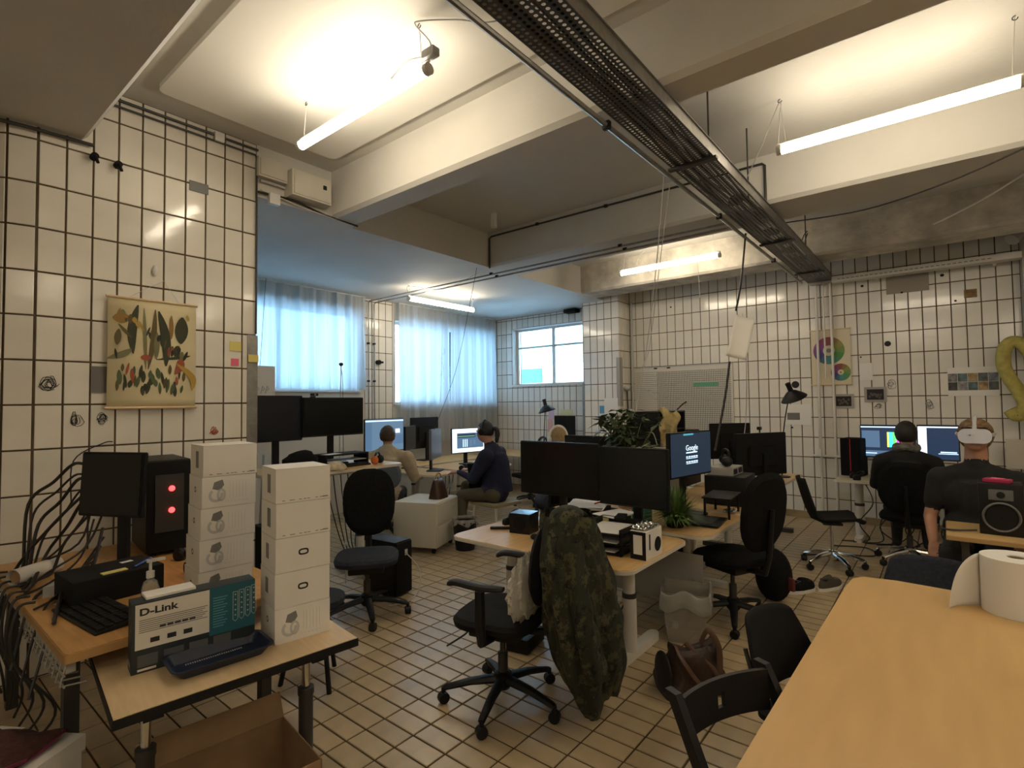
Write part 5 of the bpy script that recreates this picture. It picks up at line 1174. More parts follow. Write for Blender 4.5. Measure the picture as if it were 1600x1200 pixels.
B().curve([(-.12, -.06, .27), (-.10, -.13, .20), (-.03, -.155, .10), (.05, -.15, .07), (.085, -.14, .13), (.0, -.10, .22), (-.06, -.07, .285)], .014, 8, flat=.35).out('strap', m_str, t)
B().curve([(.05, -.05, .27), (.08, -.08, .34), (.115, -.12, .26), (.10, -.145, .13)], .016, 8, flat=.3).out('strap', m_str, t)
B().lathe([(.008, 0), (.008, .004)], (.11, -.13, .15), 10, Matrix.Rotation(PI/2, 3, 'X')).out('stud', m_steel, t)
# --- desk row behind
t = desk('work_desk', 'birch desk with potted fern and lit monitor behind the two black monitors', 3.60, 4.46, 1.25, 2.7, EZ, top=m_birch, r=.1, legs=((0, -.42), (0, .5)), foot_axis='x', foot=.7, col=.045)
B().box((-.2, -.1, .33), (.02, 1.0, .36)).out('modesty_panel', m_gpaint, t)
t2 = desk('work_desk', 'birch desk with black tower computer and white mugs', 4.52, 5.7, 1.30, 2.1, EZ, top=m_birchx, r=.06, legs=((.35, 0), (-.35, .1)), foot_axis='y', foot=.6)
t3 = desk('work_desk', 'birch desk end near the colour wheel poster', 5.75, 7.35, 1.38, 2.15, EZ, top=m_birchx, r=.02, legs=((.65, 0), (-.5, .1)), foot_axis='y', foot=.6, legmat=m_dsteel, col=.02)
mon_c = Vector((4.27, 1.66, 0)); mon_c.z = at(1084, 700, 'y', 1.60).z
g_page = glow('screen_page', (.018, .030, .048), .55)
mo = monitor('lit monitor with dark blue search page on the fern desk', (4.27, 1.60, 1.19), .62, .36, face_rz(-.17, -.985)-.0, EZ, scr=g_page, thick=.04,
        ui=[(glow('screen_teal', (.05, .22, .28), 1), .30, .55, .95, .99), (g_lite, .36, .64, .52, .55)]+[(g_lite, .36+.06*k, .40+.06*k, z, z+.03) for k in range(5) for z in (.42, .30)]+[(g_lite, .36, .64, z, z+.012) for z in (.39, .27)])
text('Google', .062, glow('screen_text', (.45, .55, .6), 1.2), mo, (0, -.004, .522), (PI/2, 0, 0), name='screen_lettering', align='CENTER')
t = T('fern', 'small bushy green fern in a dark pot on the birch desk', 'plant', (3.80, 1.56, EZ))
B().lathe([(.06, 0), (.085, .07), (.08, .07), (.07, .06)], n=16).out('pot', m_black, t)
b = B(); rg = random.Random(5)
for k in range(620):
    a = rg.uniform(0, 2*PI); e = rg.uniform(.05, 1.45); L = rg.uniform(.13, .27); d = Vector((math.cos(a)*math.sin(e), math.sin(a)*math.sin(e), math.cos(e))); s = d.cross(Vector((0, 0, 1))).normalized()*.006; q = Vector((rg.uniform(-.04, .04), rg.uniform(-.04, .04), .06)); g = Vector((0, 0, -.06*math.sin(e)))
    m1 = q+d*L*.6+g*.2
    b.face([q-s*.4, q+s*.4, m1+s, m1-s]); b.face([m1-s, m1+s, q+d*L+g])
o = b.out('fronds', m_grass, t, smooth=False); o['kind'] = 'stuff'
t = T('drawing_tablet', 'black drawing tablet lying at the front of the fern desk', 'tablet', (4.05, 1.42, EZ), .1); B().box((0, 0, .012), (.34, .24, .016), ry=.0, bev=.005).out('body', m_black, t); B().box((.0, .01, .021), (.24, .16, .002)).out('pad', M('tablet_grey', (.03, .03, .032), .5), t)
thing(B().box((0, 0, .014), (.30, .20, .022), 0, .12, bev=.005), 'laptop', m_blackm, 'closed black laptop beside the drawing tablet', 'laptop', loc=(3.86, 2.06, EZ+.012), rot=(0, 0, .5))
t = T('pencil_box', 'green card box with red pens on the fern desk', 'box', (3.80, 1.82, EZ)); B().box((0, 0, .12), (.14, .10, .24), bev=.004).out('box_body', M('teal_green', (.03, .16, .12), .6), t)
for k in range(2): B().tube([(-.02+.03*k, 0, .24), (-.03+.04*k, .01, .31)], .006, 6).out('red_pen', m_red, t)
t = T('riser_stand', 'black metal riser with clutter below the lit monitor', 'shelf', (4.42, 1.42, EZ), .1); 
B().box((0, 0, .155), (.40, .22, .012), bev=.003).out('top', m_black, t)
for sx in (-1, 1):
    for sy in (-1, 1): B().tube([(sx*.18, sy*.09, 0), (sx*.18, sy*.09, .15)], .01, 8).out('leg', m_black, t)
thing(B().sheet(lambda u, v: Vector((-.06+.12*u, -.04+.08*v, .02+.012*math.sin(21*u)*math.cos(15*v))), 18, 12), 'foil_scrap', M('crumpled_foil'), 'crumpled silver wrapper under the black riser', 'wrapper', loc=(4.50, 1.38, EZ+.004), solid=.001)
p = at(1140, 792, 'z', EZ)
t = T('computer_case', 'flat black computer case lying on the desk beside the office chair', 'computer', (4.98, 1.52, EZ), .05)
B().box((0, 0, .13), (.40, .34, .25), bev=.006).out('case_body', m_black, t)
for k in range(3): B().box((-.0+.15, -.172, .06+.06*k), (.03, .003, .04)).out('white_sticker', m_lgrey, t)
t = T('amplifier', 'silver fronted amplifier with vents on the black computer case', 'amplifier', (4.98, 1.56, EZ+.256)); B().box((0, 0, .035), (.30, .22, .07), bev=.004).out('body', m_gpaint, t)
for k in range(2): B().box((-.07+.14*k, -.1105, .035), (.11, .002, .045)).out('vent', m_black, t)
t = T('headphone_pile', 'tangled black headset on the silver amplifier', 'headphones', (5.0, 1.56, EZ+.327), .4); B().tube([(.10*math.cos(a), .02*math.sin(2*a), .045+.10*math.sin(a)) for a in (PI*k/12 for k in range(13))], .012, 8).out('headband', m_black, t)
for s in (-1, 1): B().ell((s*.10, 0, .045), (.04, .05, .045)).out('ear_cup', m_black, t)
def mug(label, x, y, z, mat, rz=0, r=.04, h=.09):
    t = T('mug', label, 'mug', (x, y, z), rz); B().lathe([(r*.9, 0), (r, .01), (r, h), (r-.004, h), (r-.005, .012)], n=20).out('cup', mat, t)
    B().tube([(-r-.022*math.sin(a)*1, 0, h*.5+.028*math.cos(a)) for a in (PI*k/8 for k in range(9))], .005, 6).out('handle', mat, t); return t
mug('patterned blue white mug before the black monitor back', 5.92, 1.48, EZ+.001, M('patterned_glaze', (.42, .50, .52), .25, var=.5, scale=25), .4, .05, .11)
mug('plain cream mug beside the flat computer case', 5.42, 1.40, EZ+.001, m_card, 2.2, .05, .13)
papers('white tablet sheets beside the cream mug', (5.62, 1.42, EZ+.003), .25, .14, .3, 5)
c = at(1198, 704, 'y', 1.52); monitor('big black monitor showing its back beside the shell chair', (6.25, 1.60, 1.03), .70, .46, face_rz(-.6, -1)+PI, EZ, thick=.05)
t = T('webcam', 'small black webcam on the big monitor back', 'webcam', (6.24, 1.58, 1.265)); B().box((0, 0, .045), (.06, .04, .035), bev=.006).out('body', m_black, t); B().tube([(0, 0, -.002), (0, 0, .03)], .006, 6).out('stem', m_black, t)
monitor('narrow dark monitor turned away behind the big black one', (6.55, 2.0, 1.14), .5, .42, face_rz(-.3, -1)+PI-.5, EZ)
# shelf block with papers
t = T('desk_rack', 'black shelf rack with papers behind the lit monitor', 'shelf', (5.22, 2.30, EZ-.70), 0)
x0, x1 = -.30, .34; zt = 1.52
for x in (x0, x1, .06): B().box((x, 0, zt/2), (.02, .30, zt)).out('side', m_black, t)
for z in (.30, .72, 1.0, 1.18, 1.34, zt): B().box((.02, 0, z-.008), (.64, .30, .014)).out('shelf', m_black, t)
for k, (z, l) in enumerate(((1.18, 'folded papers on the second rack shelf'), (1.34, 'folded papers on the top inner rack shelf'))): papers(l, (5.07, 2.24, z+.001), .25, .22, .1, 6)
def ap(u, v): return Vector((-.085+.17*u+.03*math.sin(5*v)+.02*math.sin(11*v), -.03*math.sin(9*u+3*v)-.03*math.sin(5*v), -.36*v+.03*math.sin(6*u)))
thing(B().sheet(ap, 12, 12), 'paper_bag', M('kraft_yellow', (.52, .42, .20), .8, var=.35, scale=9, bump=1, bscale=14), 'crumpled yellow brown paper bag hanging from the black rack', 'bag', loc=at(1042, 640, 'y', 2.10), rot=(0, 0, face_rz(-1, -.5)), solid=.002)
thing(B().box((0, 0, .05), (.38, .26, .10), bev=.01), 'black_case', m_blackm, 'flat black case on the black rack', 'case', loc=(5.85, 2.30, 1.197), rot=(0, 0, 0))
t = T('storage_box', 'tall dark box under the flat black case', 'box', (5.85, 2.30, EZ)); B().box((0, 0, .248), (.42, .26, .496), bev=.006).out('box_body', m_black, t)
thing(B().box((0, 0, .25), (.10, .24, .50), bev=.004), 'dark_panel', m_gpaint, 'grey standing folder beside the lit monitor', 'folder', loc=(4.62, 1.96, EZ), rot=(0, 0, .1))
cable([at(1058, 640, 'y', 2.2), at(1066, 632, 'y', 2.2), at(1072, 628, 'y', 2.2)], .008, 'black pen like stub on top of the rack')
# --- big plant
t = T('potted_plant', 'large leafy green pot plant behind the two black monitors', 'plant', (4.26, 2.16, EZ))
B().lathe([(.09, 0), (.12, .18), (.11, .18), (.10, .16)], n=18).out('pot', m_brown, t)
b = B(); st = B(); rg = random.Random(11)
for k in range(40):
    a = rg.uniform(0, 2*PI); R_ = rg.uniform(.05, .36); tp = Vector((R_*math.cos(a), R_*math.sin(a)*.9, rg.uniform(.42, .86))); q = Vector((.03*math.cos(a), .03*math.sin(a), .16))
    pts = spline([q, q.lerp(tp, .5)+Vector((0, 0, .12)), tp], 6); st.tube(pts, .004, 5)
    for j in range(18):
        s = pts[rg.randrange(3, len(pts))]; b1 = rg.uniform(0, 2*PI); L = rg.uniform(.09, .16); d = Vector((math.cos(b1), math.sin(b1), rg.uniform(-.7, .5))).normalized(); sd = d.cross(Vector((rg.uniform(-.3, .3), .2, 1))).normalized()*L*.22; m1 = s+d*L*.45
        b.face([s, m1+sd, m1-sd]); b.face([m1-sd, m1+sd, s+d*L-Vector((0, 0, .02))])
st.out('stems', M('stem_brown', (.08, .09, .03), .7), t); o = b.out('leaves', m_green, t, smooth=False); o['kind'] = 'stuff'
b = B()
for k in range(9):
    s = Vector((-.55-.02*k, -.55+.04*(k % 4), .60-.02*(k % 3))); d = Vector((rg.uniform(-.3, 1), rg.uniform(-1, 1), rg.uniform(-.6, .2))).normalized(); L = .11; sd = d.cross(Vector((0, 0, 1))).normalized()*.02
    b.face([s, s+d*L*.5+sd, s+d*L, s+d*L*.5-sd])
b.tube(spline([(-.2, -.2, .5), (-.4, -.4, .68), (-.56, -.52, .60)], 6), .004, 5)
o = b.out('drooping_twig', M('pale_leaf', (.16, .20, .09), .6), t, smooth=False); o['kind'] = 'stuff'
mon_px('low black monitor before the blonde person', 882, 962, 681, 720, 'x', 4.75, EZ)
desk('work_desk', 'birch desk of the blonde person behind the big plant', 4.52, 5.2, 2.48, 3.15, EZ, top=m_birch, r=.06, legs=((0, .1),), foot_axis='x', foot=.6)
# --- office chair at the fern desk
chair('black office chair with tall worn back at the fern desk', 4.09, 1.25, math.radians(66)-PI/2, .50, fab=m_blackfab, srot=.1, backh=.56, bw=.46, star=.32, name='tall_office_chair', backz=.56, lean=.14)
t = T('backpack', 'black backpack on the floor behind the worn office chair', 'bag', (4.72, 1.12, 0), .3); B().ell((0, 0, .2), (.17, .14, .21), 18, 12, fn=lambda v: Vector((v.x, v.y, max(v.z, -.195)))).out('body', m_blackfab, t); B().box((-.10, -.10, .17), (.12, .03, .10), .6, bev=.02).out('red_pocket', M('dull_red', (.12, .02, .015), .8), t); B().curve([(-.03, 0, .40), (0, 0, .45), (.04, 0, .40)], .012, 8).out('handle', m_black, t)
def shoe(label, x, y, rz, mat):
    t = T('sneaker', label, 'shoe', (x, y, 0), rz, 'sneakers on the floor'); B().ell((0, 0, .04), (.048, .145, .055), 18, 10, fn=lambda v: Vector((v.x*(1 if v.y > 0 else .85), v.y, max(v.z*(1.0 if v.y > 0 else 1.5), -.02)))).out('upper', mat, t)
    B().prism([(x_*.052, y_*.15) for x_, y_ in ((math.cos(a)*(1 if math.sin(a) > 0 else .85), math.sin(a)) for a in (2*PI*k/18 for k in range(18)))], 0, .025).out('sole', m_card, t)
    B().ell((0, -.07, .09), (.03, .045, .012)).out('opening', m_black, t)
    b = B()
    for k in range(4): b.tube([(-.025, .01+.022*k, .094-.006*k), (.025, .018+.022*k, .094-.006*k)], .003, 5)
    b.out('laces', m_grey, t); return t
p = at(1250, 925, 'z', 0); shoe('dark sneaker lying beside the backpack', p.x, p.y, .9, m_blackfab)
p = at(1297, 920, 'z', 0); shoe('grey brown sneaker lying beyond the dark one', p.x, p.y, -2.0, M('taupe_cloth', (.07, .06, .045), .9))
# ================================================================= RIGHT SIDE
# --- black shell chair on chrome star base
t = T('shell_chair', 'black moulded shell chair on a chrome star base by the tiled wall', 'chair', (5.95, .88, 0), face_rz(.35, -.95)+PI)
def shell(u, v):
    # v 0 front edge .. 1 top of the back ; local +Y is front
    pr = [(.24, .44), (.19, .465), (.05, .45), (-.10, .44), (-.17, .47), (-.21, .56), (-.25, .70), (-.29, .86)]
    i = min(int(v*7), 6); f = v*7-i; y = pr[i][0]*(1-f)+pr[i+1][0]*f; z = pr[i][1]*(1-f)+pr[i+1][1]*f
    wd = .23 if v < .5 else .23-.07*((v-.5)/.5)**2; x = (u-.5)*2; c = .05*x*x
    return Vector((wd*x*(1-.10*abs(x)**6), y+(c if v > .55 else 0), z+(c if v < .6 else 0)))
B().sheet(shell, 16, 28).out('shell', m_blackm, t, solid=.014)
star_base(t, .27, .3, m_chrome, .14); B().lathe([(.016, .15), (.016, .43)], n=12).out('gas_column', m_chrome, t); B().box((0, 0, .425), (.16, .16, .02)).out('mount', m_black, t)
# --- wall desk with monitors
RZ = .70
t = desk('long_desk', 'cream topped desk along the tiled wall with two lit monitors', 7.02, 7.80, -.85, 1.0, RZ, top=M('cream_top', (.60, .52, .36), .45), r=.04, legs=((-.05, .72), (-.05, -.5)), foot_axis='x', foot=.5, col=.05)
mon_px('lit monitor with video editing window behind the person in black', 1344, 1431, 664, 716, 'x', 7.62, RZ, scr=g_dk,
       ui=[(g_lite, 0, 1, .94, .975), (g_panel, .02, .36, .30, .84), (glow('bar_yellow', (.7, .7, .05), 1.2), .50, .53, .32, .80), (glow('bar_cyan', (.05, .65, .75), 1.3), .53, .60, .32, .80), (glow('bar_green', (.1, .6, .12), 1.2), .60, .67, .32, .80), (glow('bar_magenta', (.7, .06, .6), 1.2), .67, .76, .32, .80), (g_panel, .02, .98, .02, .20), (g_lite, .05, .3, .10, .13)])
mon_px('lit monitor with pale slanted window beside the headset wearer', 1433, 1500, 664, 720, 'x', 7.62, RZ, scr=g_dk, ui=[(g_wht, 0, .22, .05, .94), (g_wht, 0, 1, .94, .975), (g_lite, .55, .95, .20, .235), (g_lite, .50, .98, .16, .18)])
t = T('fabric_speaker', 'tall black fabric loudspeaker with red stripe at the desk end', 'speaker', (7.58, .98-.12, RZ), -.2)
B().box((0, 0, .225), (.24, .22, .45), bev=.02).out('cabinet', m_blackfab, t); B().box((-.122, .0, .25), (.003, .008, .38)).out('red_stripe', m_red, t)
headphones('black headphones at the foot of the fabric loudspeaker', (7.22, .80), .3, RZ, rx=.9)
t = T('small_speaker', 'small black speaker with pale ring beside the steel cup', 'speaker', (7.40, .56, RZ)); B().box((0, 0, .09), (.14, .15, .18), bev=.006).out('cabinet', m_black, t)
B().tube([(-.073, .035*math.cos(a), .095+.035*math.sin(a)) for a in (2*PI*k/18 for k in range(18))], .008, 6, closed=True).out('ring', m_lgrey, t)
thing(B().lathe([(.035, 0), (.045, .14), (.042, .14), (.03, .01)], n=20), 'steel_cup', m_steel, 'tall steel cup beside the small speaker', 'cup', loc=(7.15, .48, RZ))
for k in range(8):
    y = .75-.11*k; rg = random.Random(20+k)
    cable([(7.2+rg.uniform(-.1, .2), y, RZ-.03), (7.15+rg.uniform(-.1, .1), y-.1, .45), (7.1+rg.uniform(-.1, .1), y-.05+rg.uniform(-.1, .1), .22), (7.25, y+rg.uniform(-.1, .1), .02+.0*k), (7.1, y+.2, .010)], .006, 'dark cable drooping below the cream topped desk', nm='drooping_cable', grp='cables below the cream topped desk')
cable([(6.8, 1.0, .008), (6.9, .7, .008), (6.6, .6, .008), (6.45, .9, .008), (6.2, 1.2, .008)], .007, 'black cable lying on the floor by the shell chair')
# --- standing lamp head by the wall
hd = at(1237, 614, 'x', 7.1); desk_lamp('black desk lamp with tilted dome before the colour wheel poster', (6.95, 1.52, EZ), hd, EZ, -.6, 1.0, -.45)
# --- office chair of the person in black, visitor chair backs
chair('black office chair of the person in black at the cream topped desk', 6.52, .30, -PI/2, .49, srot=.2, backh=.50, bw=.46, star=.30, name='desk_chair', backz=.52)
for ch in bpy.data.objects['desk_chair'].children:
    if ch.name.startswith(('base_leg', 'hub')): ch.data.materials.clear(); ch.data.materials.append(m_chrome)
# --- speaker table
q0 = at(1478, 836, 'z', .70)
t = desk('side_table', 'birch side table carrying the big loudspeaker', q0.x, q0.x+.55, -1.1, q0.y, .70, top=m_birchx, edge=M('beech_edge', (.45, .28, .12), .5), r=.01, th=.03)
for sx in (-1, 1):
    for sy in (-1, 1): B().box((sx*.22, sy*.46, .335), (.04, .04, .67)).out('leg', m_dsteel, t)
s0 = at(1527, 834, 'z', .70); 
t = T('studio_speaker', 'black studio loudspeaker with grey ringed woofer on the side table', 'speaker', (s0.x+.13, s0.y-.13, .70), face_rz(-.95, .03))
sw, sd, shh = .225, .22, .34
B().box((0, 0, shh/2), (sw, sd, shh), bev=.006).out('cabinet', m_black, t)
B().box((0, -sd/2-.002, shh*.79), (sw*.55, .006, .07), bev=.002).out('tweeter_plate', M('ring_grey', (.13, .13, .13), .5), t)
B().lathe([(.022, 0), (.022, .004)], (0, -sd/2-.004, shh*.79), 18, Matrix.Rotation(PI/2, 3, 'X')).out('tweeter', m_black, t)
b = B(); c = Vector((0, -sd/2-.003, shh*.36))
b.tube([c+Vector((.092*math.cos(a), 0, .092*math.sin(a))) for a in (2*PI*k/32 for k in range(32))], .012, 8, closed=True, flat=.6); b.out('woofer_ring', M('ring_grey', (.13, .13, .13), .5), t)
B().lathe([(.082, .0), (.05, -.02), (.02, -.024)], c, 24, Matrix.Rotation(PI/2, 3, 'X'), cap=False).lathe([(.03, 0), (.02, .012), (.004, .016)], c+Vector((0, .018, 0)), 18, Matrix.Rotation(PI/2, 3, 'X')).out('woofer_cone', m_blackm, t)
tp = T('pink_gadget', 'flat pink gadget on top of the studio loudspeaker', 'gadget', (s0.x+.12, s0.y-.12, .70+shh), -.3)
B().box((0, 0, .013), (.09, .14, .024), bev=.008).out('body', M('hot_pink', (.45, .03, .10), .4), tp); B().box((0, 0, .027), (.05, .07, .004)).out('pale_plate', m_pink, tp)
cable([s0+Vector((.02, .0, .02)), s0+Vector((.0, .06, .015)), (s0.x-.02, s0.y+.13, .712), (s0.x+.0, s0.y+.20, .712)], .007, 'black cable from the studio loudspeaker across the side table')
t = T('stand_clamp', 'grey microphone stand clamp beside the studio loudspeaker', 'stand', (s0.x+.20, s0.y-.34, .70)); B().tube([(0, 0, 0), (0, 0, .26)], .012, 8).out('post', m_lgrey, t); B().box((0, 0, .27), (.04, .05, .03), bev=.005).out('knob', m_grey, t)
# --- conference table
pts = [at(x, y, 'z', .74) for x, y in ((1150, 1200), (1322, 915), (1332, 904), (1348, 901), (1400, 907), (1485, 922), (1545, 936), (1600, 952))]
poly = [(.55, pts[0].y+.02)]+[(p.x, p.y) for p in pts]+[(2.55, -1.1), (.55, -1.1)]
t = T('conference_table', 'big birch meeting table with rounded corner and a paper roll', 'table', (1.8, -.2, 0))
sh2 = Matrix.Translation((-1.8, .2, 0))
B().prism([(x-1.8, y+.2) for x, y in poly], .736, .74).out('tabletop', M('meeting_birch', (.66, .42, .17), .36, var=.06, scale=3, stretch=(1, 6, 1)), t)
B().prism([(x-1.8, y+.2) for x, y in poly], .712, .736).out('edge_band', M('beech_edge'), t)
for x, y in ((-.9, .38), (.9, .3), (-.9, -.7), (.55, -.7)): B().tube([(x, y, 0), (x, y, .712)], .025, 10).out('leg', m_lgrey, t)
B().box((0, -.2, .69), (1.7, .06, .04)).out('apron', m_lgrey, t)
# --- paper roll
c = at(1592, 958, 'z', .74); rr_ = .115
t = T('paper_towel_roll', 'fat roll of white paper towel with a loose end on the meeting table', 'paper roll', (c.x, c.y, .74))
hR = .225
def rl(u, v): a = 2*PI*u; return Vector((rr_*math.cos(a), rr_*math.sin(a), hR*v))
B().lathe([(.03, .001), (rr_, .001), (rr_, hR), (.03, hR), (.03, .001)], n=40, cap=False).out('roll', m_paper, t)
B().lathe([(.029, .002), (.029, hR-.004), (.025, hR-.004), (.025, .002)], n=20).out('core', m_brown, t)
la = math.atan2(.776, -.631)
def lo(u, v):
    d = .15*u; return Vector((rr_*math.cos(la-.75)+d*math.cos(la+.15)+.0*v, rr_*math.sin(la-.75)+d*math.sin(la+.15)+.02*math.sin(3*u), .002+(hR-.006)*v*(1-.95*u**1.6)+.0*u))
B().sheet(lo, 14, 10).out('loose_end', m_paper, t, solid=.0015)
# --- folding chair
a0, a1 = at(1052, 1087, 'z', .77), at(1190, 1040, 'z', .77); mid = (a0+a1)/2; fd = (a1-a0); ang_f = math.atan2(fd.y, fd.x)
t = T('folding_chair', 'black wooden folding chair with slotted back rail at the meeting table', 'chair', (mid.x, mid.y, 0), ang_f); wv = fd.length
# local x along the back, local -y towards the table
for s in (-1, 1):
    p0 = Vector((s*wv/2, .0, .785)); B().hexa([(p0.x-.012, -.022, .785), (p0.x+.012, -.022, .785), (p0.x+.012, .022, .785), (p0.x-.012, .022, .785), (p0.x-.012, -.50, .0), (p0.x+.012, -.50, .0), (p0.x+.012, -.455, .0), (p0.x-.012, -.455, .0)]).out('front_leg', m_black, t, smooth=False)
    x2 = s*(wv/2-.035); B().hexa([(x2-.011, -.335, .46), (x2+.011, -.335, .46), (x2+.011, -.30, .46), (x2-.011, -.30, .46), (x2-.011, .02, 0), (x2+.011, .02, 0), (x2+.011, .055, 0), (x2-.011, .055, 0)]).out('rear_leg', m_black, t, smooth=False)
B().bx(-wv/2+.05, wv/2-.05, -.50, -.13, .445, .465).out('seat', m_black, t, smooth=False)
def rail(u, v): return Vector(((u-.5)*(wv-.02), -.012-.045*(1-v)*.8+.03*(4*(u-.5)**2-1)*-1*.0-.0, .66+.115*v))
b = B(); N_ = 24
def rl2(x, z): return Vector((x, -.03+.035*(1-(2*x/wv)**2)-.10*(.77-z)*.5, z))
xs = [-wv/2+.012+(wv-.024)*k/N_ for k in range(N_+1)]
for k in range(N_):
    for z0, z1 in ((.655, .690), (.690, .735), (.735, .775)):
        if z0 == .690 and abs((xs[k]+xs[k+1])/2) < .012: continue
        p = [rl2(xs[k], z0), rl2(xs[k+1], z0), rl2(xs[k+1], z1), rl2(xs[k], z1)]
        b.hexa([q+Vector((0, -.007, 0)) for q in p]+[q+Vector((0, .007, 0)) for q in p])
bmesh.ops.remove_doubles(b.bm, verts=b.bm.verts[:], dist=1e-5)
b.out('back_rail', m_black, t, smooth=False)
B().tube([(-wv/2, -.40, .12), (wv/2, -.40, .12)], .010, 8).out('stretcher', m_dsteel, t)
# --- plastic shell chairs tucked under the table
def cafe_chair(label, x, y, rz, mat, top=.80, w=.42, nm='cafe_chair'):
    t = T(nm, label, 'chair', (x, y, 0), rz)
    def sb(u, v): X = (u-.5)*2; wd = w/2*(1-.18*v*v); return Vector((wd*X*(1-.12*abs(X)**5*v), -.21-.09*v+.05*X*X, .50+(top-.50)*v-.03*abs(X)**4*v))
    B().sheet(sb, 18, 12).out('backrest', mat, t, solid=.014)
    B().prism(rrect(-w/2, w/2, -.20, .21, .05), .435, .455).out('seat', mat, t)
    for s in (-1, 1):
        B().curve([(s*.17, .17, .43), (s*.19, .20, .2), (s*.20, .22, 0)], .010, 8).out('leg', m_dsteel, t); B().curve([(s*.17, -.16, .43), (s*.19, -.22, .2), (s*.20, -.26, 0)], .010, 8).out('leg', m_dsteel, t)
        B().tube([(s*.13, -.18, .44), (s*.15, -.24, .56), (s*.15, -.265, .64)], .009, 8).out('back_post', m_dsteel, t)
    return t
p = at(1215, 975, 'z', .78)
cafe_chair('dark grey padded chair between the folding chair and the meeting table corner', 2.28, .34, face_rz(-.35, -1)+PI, m_blackm, .765)
cafe_chair('dark fabric chair at the rounded end of the meeting table', 3.22, .05, face_rz(-1, -.12)+PI, m_bluefab, .80, .46)
# --- things on the far wall
def fw(nm, mat, lab, cat, x0, y0, x1, y1, off=.004, th=.002, z=None):
    p, q = at(x0, y0, 'x', XF-off), at(x1, y1, 'x', XF-off); return thing(B().bx(XF-off-th, XF-off, q.y, p.y, q.z, p.z), nm, mat, lab, cat, smooth=False), p, q
p, q = at(992, 577, 'x', XF-.02), at(1148, 690, 'x', XF-.02)
t = T('whiteboard', 'wide whiteboard with a black planning grid on the tiled wall', 'whiteboard', (XF-.02, (p.y+q.y)/2, q.z)); W_, H_ = p.y-q.y, p.z-q.z; 
B().bx(-.008, .012, -W_/2, W_/2, 0, H_).out('board', M('board_white', (.62, .59, .52), .25), t, smooth=False)
for bb in ((-W_/2, W_/2, H_, H_+.02), (-W_/2, W_/2, -.02, 0)): B().bx(-.014, .012, *bb).out('frame', m_lgrey, t, smooth=False)
b = B()
for k in range(44): y = W_/2-.40-k*(W_-.42)/44; b.bx(-.0095, -.008, y-.0028, y+.0028, .03, H_-.07)
for k in range(34): z = .03+k*(H_-.10)/33; b.bx(-.0095, -.008, -W_/2+.02, W_/2-.02, z-.0024, z+.0024)
o = b.out('grid_lines', M('grid_ink', (.07, .07, .07), .7), t, smooth=False); o['kind'] = 'stuff'
B().bx(-.0099, -.0095, -.58, -.20, H_-.32, H_-.26).out('green_mark', M('green_ink', (.10, .34, .20), .7), t, smooth=False)
for k, y in enumerate((.42, .20)): B().box((-.015, y, H_-.005), (.015, .05, .02)).out('magnet', m_black, t)
b = B(); rg = random.Random(6)
for k in range(26): y = rg.uniform(-W_*.3, W_/2-.06); z = rg.uniform(H_*.45, H_-.12); b.tube([(-.010, y, z), (-.010, y-.03, z+.015), (-.010, y-.05, z-.01), (-.010, y-.10, z+.01)], .0022, 4)
o = b.out('handwriting', M('grey_ink'), t); o['kind'] = 'stuff'
# colour wheel poster
p, q = at(1265, 517, 'x', XF-.075), at(1330, 600, 'x', XF-.075)
t = T('colour_wheel_poster', 'cream hanging poster with one large and one small colour wheel', 'poster', (XF-.012, (p.y+q.y)/2, q.z)); W_, H_ = p.y-q.y, p.z-q.z
B().bx(-.002, 0, -W_/2, W_/2, 0, H_).out('paper_sheet', M('cream_paper', (.66, .58, .43), .8), t, smooth=False)
for z in (0, H_): B().tube([(-.004, -W_/2-.01, z), (-.004, W_/2+.01, z)], .008, 8).out('rod', m_pale, t)
import colorsys
def wheel(cy, cz, r0, r1, n, parent, off):
    b = B(); ms = []
    for k in range(n):
        hcol = colorsys.hsv_to_rgb((k/n) % 1, .68, .27); ms.append(M('wheel_%d' % k, hcol, .8)); b.mi = k
        for j in range(3):
            A_ = 2*PI*(k+j/3)/n+off; D_ = 2*PI*(k+(j+1)/3)/n+off; f = lambda r, a: (-.003, cy-r*math.sin(a), cz+r*math.cos(a))
            b.face([f(r0, A_), f(r1, A_), f(r1, D_), f(r0, D_)])
    b.out('colour_ring', ms, parent, smooth=False)
wheel(.02, H_*.62, .07, W_*.40, 12, t, -.3); wheel(-W_*.24, H_*.22, .035, W_*.25, 12, t, -.3)
for cy, cz, r in ((.02, H_*.62, .03), (-W_*.24, H_*.22, .012)): B().lathe([(r, 0), (r, .001)], (-.003, cy, cz), 14, Matrix.Rotation(-PI/2, 3, 'Y')).out('wheel_centre', m_grey, t)
fw('note_sheet', m_paper, 'white note sheet beside the colour wheel poster', 'paper', 1343, 568, 1364, 594)
for (a, c, d, e, l) in ((1302, 616, 1335, 638, 'dark framed group photo below the colour wheel poster'), (1350, 605, 1386, 628, 'dark framed group photo next to the small note sheet')):
    o, p, q = fw('framed_photo', m_gpaint, l, 'photo', a, c, d, e, .004, .01)
    W2, H2 = p.y-q.y, p.z-q.z; B().bx(-.009, -.0055, -W2/2+.03, W2/2-.03, .03, H2-.03).out('print', m_ink, o, smooth=False)
    b = B(); rg = random.Random(int(a))
    for k in range(9): b.ell((-.009, -W2/2+.06+k*(W2-.12)/8, H2*.45+rg.uniform(-.03, .04)), (.001, .014, .018), 8, 5)
    x = b.out('faces', M('dim_faces', (.10, .085, .075), .8), o); x['kind'] = 'stuff'
o, p, q = fw('picture_sheet', m_paper, 'wide printed sheet with a strip of small film stills', 'poster', 1480, 575, 1562, 618)
